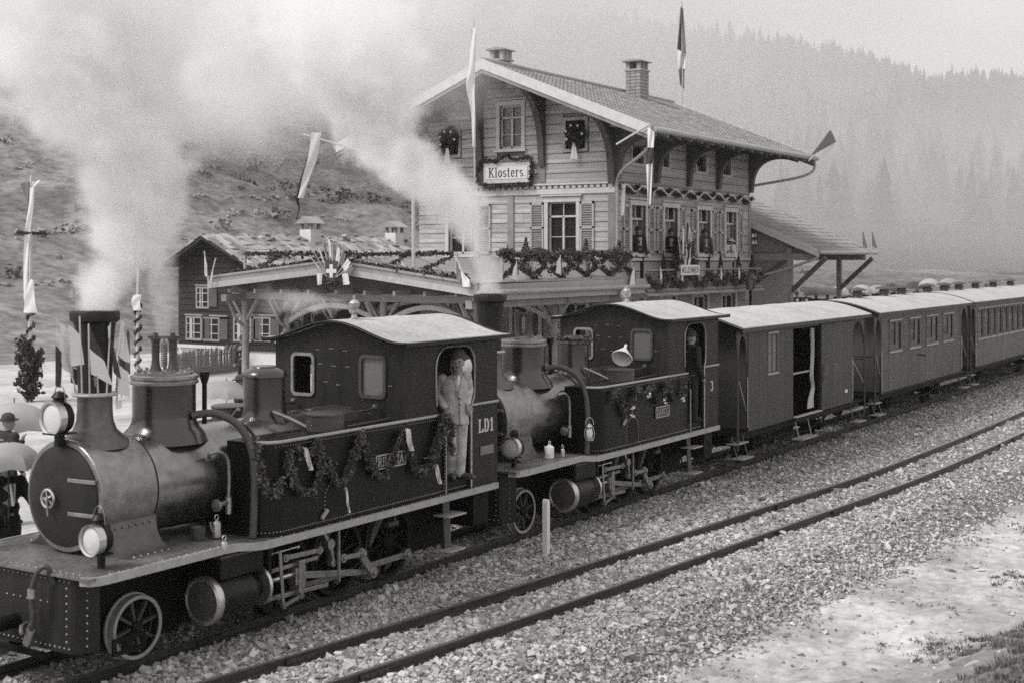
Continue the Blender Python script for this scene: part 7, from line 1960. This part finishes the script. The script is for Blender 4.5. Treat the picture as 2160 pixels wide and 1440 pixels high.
for (px, py), lb in (((543, 572), 'small white flag hung in the left front lattice'), ((850, 566), 'small white flag hung in the right front lattice')):
    flag('small_flag', lb, Xp(CX + 1.15), ((px - 3, py + 12), (px - 2, py - 16)), [(((px - 3, py - 14), (px + 8, py), (px - 3, py + 12), (px + 2, py + 10)), 'white')], 'lattice flags', .012)
for (px, py), lb in (((925, 575), None), ((1090, 572), 'white flag at the smoky end of the right balcony'), ((1182, 560), 'narrow white flag in the middle of the right balcony'), ((1338, 585), 'dark and white flag on the balcony end post')):
    if lb: flag('small_flag', lb, Yp(CY0 - .1), ((px, py + 22), (px, py - 22)), [(((px, py - 20), (px - 6, py - 8), (px + 2, py + 20), (px - 10, py + 16)), 'white'), (((px, py - 18), (px + 3, py - 12), (px + 2, py + 10), (px + 4, py + 8)), 'midcloth')], 'balcony flags', .012)
for px, lb in ((636, 'left of the two dark leaf balls hanging in the arch'), (659, 'right of the two dark leaf balls hanging in the arch')):
    c = onX(px, 688, CX + 1.0); t = thing('leaf_ball', lb, 'leaf ball', c - Vector((0, 0, .14)), 'leaf balls'); mb = MB()
    for k in range(150):
        v = Vector((random.gauss(0, 1), random.gauss(0, 1), random.gauss(0, 1))).normalized() * random.uniform(.06, .13); mb.leaves([c + v], .06)
    mb.build('foliage', M['leaf_d'], t, 0)
    MB().tube([c, c + Vector((.0, .04, .25)), c + Vector((0, -.02, .5))], .008, 4).tube([c, c + Vector((.0, -.06, .3)), c + Vector((0, -.1, .5))], .006, 4).build('hanging_wire', M['pole'], t, 0)
for i, (px, lb) in enumerate(((562, 'garland spiralling round the left canopy column'), )):
    y = 26.35; garland(lb, [(CX + 1 + .16*cos(k), y + .16*sin(k), .5 + k*.11) for k in np.arange(0, 25, .6)], .09, 130, .12, m='leaf_d')
# long wall balcony: ledge, rail, greenery, trophy of flags, banner
lg = thing('garland_balcony', 'narrow decorated ledge under the upper long wall windows', 'balcony', (42.7, LY - .4, 3.3))
MB().box(37.9, 47.6, LY - .75, LY - .1, 3.42, 3.52).build('ledge', M['wood_d'], lg, 0)
MB().prism([(LY - .85, 3.36), (LY - .1, 3.62), (LY - .1, 3.56), (LY - .85, 3.3)], 'yz', 37.9, 47.6).build('pent_roof', M['tile'], lg, 0)
MB().bar((38, LY - .7, 4.12), (47.5, LY - .7, 4.12), .05, .05).bar((38, LY - .7, 3.8), (47.5, LY - .7, 3.8), .03, .03).build('hand_rail', M['wood_d'], lg, 0)
for k in range(7): MB().bar((38 + 9.5*k/6, LY - .7, 3.5), (38 + 9.5*k/6, LY - .7, 4.12), .05, .05).build('rail_post', M['wood_d'], lg, 0)
for k, x in enumerate((39.7, 41.3, 44.3, 45.9, 47.2)):
    shrub(['first', 'second', 'third', 'fourth', 'last'][k] + ' pointed conifer on the long wall ledge, counted from the corner', (x, LY - .5, 3.55), 1.05 if k != 1 else .85, .22, 'conifers on the ledge')
for k in range(6):
    x0_, x1_ = 38 + 9.5*k/6, 38 + 9.5*(k+1)/6
    garland(['first', 'second', 'third', 'fourth', 'fifth', 'last'][k] + ' garland swag on the long wall ledge from the corner', sag((x0_, LY - .78, 3.95), (x1_, LY - .78, 3.95), .32, 12), .13, 330, .095, 'ledge swags')
    if k in (0, 1, 3, 4):
        flag('small_flag', ['first', 'second', '', 'third', 'fourth'][k] + ' white flag on the long wall ledge', (lambda P: (lambda a, b_: P + Vector((a/65, 0, b_/65))))(Vector((x0_ + .75, LY - .85, 3.9))), ((0, -10), (2, 22)), [(((2, 20), (10, 4), (0, -6), (8, -14)), 'white')], 'ledge flags', .012)
bx_ = onY(1456, 570, LY - .9)
bn = thing('banner', 'white lettered banner half hidden by the flag trophy', 'banner', bx_ - Vector((0, 0, .15)))
MB().box(bx_.x - .72, bx_.x + .72, bx_.y - .01, bx_.y + .01, bx_.z - .17, bx_.z + .17).build('banner_cloth', M['white'], bn, 0)
lettering(MB(), 'WILLKOMMEN', (bx_.x - .66, bx_.y - .011, bx_.z - .1), (1, 0, 0), (0, 0, 1), .2, 1.3, .12, .06, .003).build('lettering', M['ink'], bn, 0)
for k, (dx, dz, tx, tz, mm) in enumerate(((-.5, .25, -.75, 1.2, 'midcloth'), (-.3, .3, -.35, 1.5, 'white'), (-.1, .3, .0, 1.65, 'darkcloth'), (.1, .3, .25, 1.5, 'white'), (.3, .25, .6, 1.25, 'midcloth'))):
    Pb = bx_ + Vector((0, .1 + .02*k, 0))
    flag('small_flag', ['leftmost', 'left', 'middle', 'right', 'rightmost'][k] + ' flag of the trophy between the second and third upper windows', (lambda P: (lambda a, b_: P + Vector((a, 0, b_))))(Pb), ((dx, dz), (tx, tz)), [(((tx, tz), (tx + .22, tz - .25), (dx - .05, dz + .2), (dx + .3, dz + .1)), mm), (((dx - .05, dz + .2), (dx + .3, dz + .1), (dx, dz - .15), (dx + .2, dz - .2)), 'white' if k % 2 else 'darkcloth')], 'flag trophy', .016, .12)
garland('greenery mass behind the flag trophy', [bx_ + Vector((-.9, .2, -.3)), bx_ + Vector((-.5, .2, .5)), bx_ + Vector((0, .2, .9)), bx_ + Vector((.5, .2, .5)), bx_ + Vector((.9, .2, -.3))], .16, 260, .11, m='leaf_d')
# lamps on the platform
def lantern(label, p, h, big):
    t = thing('platform_lamp', label, 'lamp', p, 'platform lamps'); b = Vector(p)
    MB().tube([b, b + Vector((0, 0, h))], .05, 10).build('post', M['pole'] if big else M['frame'], t, 60)
    c = b + Vector((0, 0, h))
    if big:
        MB().lathe([(.05, 0), (.12, .03), (.06, .1), (.16, .2), (.18, .3), (.12, .4), (.06, .44), (.001, .5)], c, (0, 0, 1), 18).build('lamp_globe', M['porcelain'], t, 50)
    else:
        l = MB().lathe([(.12, 0), (.22, .38)], c, (0, 0, 1), 6).build('lamp_glass', M['glass_pale'], t, 0)
        m = MB()
        for k in range(6):
            a = 2*pi*k/6; m.tube([c + Vector((.125*cos(a), .125*sin(a), 0)), c + Vector((.225*cos(a), .225*sin(a), .38))], .012, 5)
        m.build('lamp_frame', M['frame'], t, 0); MB().lathe([(.26, .38), (.1, .52), (.06, .56), (.07, .6), (.001, .66)], c, (0, 0, 1), 6).build('lamp_hood', M['deck'], t, 0)
p = onY(1583, 612, 18.6); lantern('iron lantern on a post at the far corner of the station', (p.x, p.y, .25), p.z - .25, False)
p = onY(1319, 640, 18.9); lantern('white globe lamp under the end of the canopy gutter', (p.x, p.y, .25), p.z - .25, True)

# things standing on the engines
def pail(name, label, c, r, h, m, bail=True):
    t = thing(name, label, name.replace('_', ' '), c); c = Vector(c)
    MB().lathe([(r*.8, 0), (r, h), (r*1.04, h), (r*1.04, h + .008), (r*.96, h), (r*.78, .01), (.001, .01)], c, (0, 0, 1), 22, True).build('bucket_body', M[m], t, 40)
    if bail: MB().tube([c + Vector((RT[0]*r*cos(a), RT[1]*r*cos(a), h + .1*sin(a)*1.3)) for a in np.linspace(0, pi, 12)], .005, 5).build('bail', M['frame'], t, 60)
    return t
c = onZ(418, 1137, 1.222); pail('bucket', 'dark bucket with raised bail on the front running board', c, .09, .14, 'deck')
def can(name, label, c, r, h, m, spout=True):
    t = thing(name, label, 'can', c); c = Vector(c)
    MB().lathe([(r, 0), (r, h*.8), (r*.85, h*.88), (r*.4, h*.95), (r*.4, h), (.001, h)], c, (0, 0, 1), 18).build('can_body', M[m], t, 40)
    MB().tube([c + Vector((.03*cos(a), 0, h + .03 + .03*sin(a))) for a in np.linspace(0, 2*pi, 14)[:-1]], .006, 5, True).build('ring_handle', M[m], t, 60)
    if spout: MB().tube([c + Vector((-r, 0, h*.3)), c + Vector((-r*1.8, 0, h*.6)), c + Vector((-r*2.0, 0, h*.95))], .01, 6).build('spout', M[m], t, 60)
    return t
can('oil_can', 'tall bright oil can beside the bucket on the front engine', onZ(457, 1131, 1.222), .052, .2, 'tin')
can('grease_cup', 'brass grease cup at the running board edge above the front cylinder', onZ(473, 1158, 1.222), .04, .1, 'brass', False)
can('oil_can', 'pale tin can on the second engine running board', onZ(1159, 965, 1.222), .075, .22, 'white', True)
can('grease_cup', 'small brass cup beside the tin can on the second engine', onZ(1187, 962, 1.222), .035, .14, 'brass', False)
c = onZ(1227, 897, 1.35); c = Vector((LX0 + 8.2 + 2.62, TRK - 1.05, 1.4))
t = thing('hand_lantern', 'wire framed hand lantern hanging at the second tank corner', 'lantern', c)
MB().lathe([(.07, 0), (.075, .05), (.04, .06)], c, (0, 0, 1), 14).build('lantern_base', M['tin'], t, 40); MB().lathe([(.045, .06), (.06, .12), (.045, .2)], c, (0, 0, 1), 14, False).build('lantern_glass', M['porcelain'], t, 60)
MB().lathe([(.05, .2), (.06, .24), (.03, .28), (.001, .3)], c, (0, 0, 1), 14).build('lantern_hood', M['tin'], t, 40)
mb = MB()
for k in range(4): a = k*pi/2 + .4; mb.tube([c + Vector((.075*cos(a), .075*sin(a), .04)), c + Vector((.085*cos(a), .085*sin(a), .13)), c + Vector((.06*cos(a), .06*sin(a), .24))], .005, 4)
mb.tube([c + Vector((.07*cos(a)*RT[0], .07*cos(a)*RT[1], .27 + .12*sin(a))) for a in np.linspace(0, pi, 10)], .005, 4).build('wire_guard', M['pole'], t, 0)
c = Vector((LX0 + 8.2 + 4.25, TRK - .8, 2.52)); t = thing('funnel', 'pale tin filling funnel lying on the second tank filler', 'funnel', c)
MB().lathe([(.19, 0), (.195, .02), (.03, .27), (.025, .36), (.02, .36), (.025, .27), (.18, .03), (.185, .0)], c + Vector((.02, 0, .16)), Vector((.75, .15, .62)), 24, False).build('funnel_cone', M['white'], t, 40)
c = onZ(800, 1060, 1.17)
# lumps of coal or wedges on the board
for (px, py), lb in (((685, 1092), 'pale wedge leaning in the front tank access recess'), ((1318, 895), 'pale wedge in the access recess of the second tank')):
    p = onY(px, py, TRK - 1.2); t = MB().bar(p + Vector((-.06, 0, .0)), p + Vector((.06, -.0, .1)), .04, .05).build('wedge', M['stone'], None, 0, .01); tag(t, lb, 'wedge')
    t.location.z = max(t.location.z, 1.16)
# white marker post in the ballast
p = onZ(1152, 1173, -.14); t = thing('marker_post', 'white square marker post standing between the two tracks', 'post', p)
MB().box(p.x - .045, p.x + .045, p.y - .045, p.y + .045, p.z - .1, p.z + .86).build('post_shaft', M['white'], t, 0, .006)
MB().prism([(p.x - .045, p.z + .862), (p.x + .045, p.z + .862), (p.x, p.z + .9)], 'xz', p.y - .045, p.y + .045).build('post_cap', M['white'], t, 0)
# ================================================================== STEAM
plume('smoke_plume', 'wide pale smoke column rising from the front engine chimney', (10.42, 12.25, 3.9), (-2.6, 3.2, 2.3, 5.2),
      [(0, 0, .28), (.3, -.14, .4), (1.05, -.4, .68), (1.6, -.42, .82), (2.1, -.12, 1.15), (3.0, .1, 1.45), (5.2, .4, 2.1)], 7.5, 2.3, 1.8, 3.)
plume('steam_plume', 'thin steam wisp from the safety valve of the front engine', (11.47, 12.25, 3.5), (-.8, .8, .7, 1.9),
      [(0, 0, .1), (.5, .02, .2), (1.1, .05, .26), (1.9, .15, .42)], 1.6, 3.5, 1.2, 2.)
plume('smoke_plume', 'smoke drifting left from the second engine chimney across the station', (18.6, 12.25, 3.92), (-1.2, 5.2, 2.2, 5.4),
      [(0, 0, .28), (.45, .05, .25), (.9, .28, .36), (1.45, .62, .66), (2.0, 1.2, .95), (2.5, 1.72, .82), (3.1, 1.95, .95), (3.7, 2.3, 1.35), (5.4, 2.8, 2.1)], 11., 2.2, 1.6, 2.5)
def jet(label, p, L, dirv, dens, path):
    o = plume('steam_plume', label, p, (-.5, .5, .5, L), path, dens, 4., 1.2, 2.)
    o.rotation_euler = Vector(dirv).to_track_quat('Z', 'X').to_euler()
    return o
jet('short steam jet from the whistle on the front cab roof', (LX0 + 5.72, TRK - .05, 3.82), 1.4, (-.5, .84, .06), 1.6, [(0, 0, .06), (.4, .0, .14), (.9, .0, .24), (1.4, 0, .34)])
jet('steam drifting left from behind the front sand dome', (LX0 + 3.75, TRK + .2, 2.72), 1.3, (-.5, .84, .0), 1.2, [(0, 0, .12), (.4, .0, .18), (.9, .0, .24), (1.3, 0, .3)])
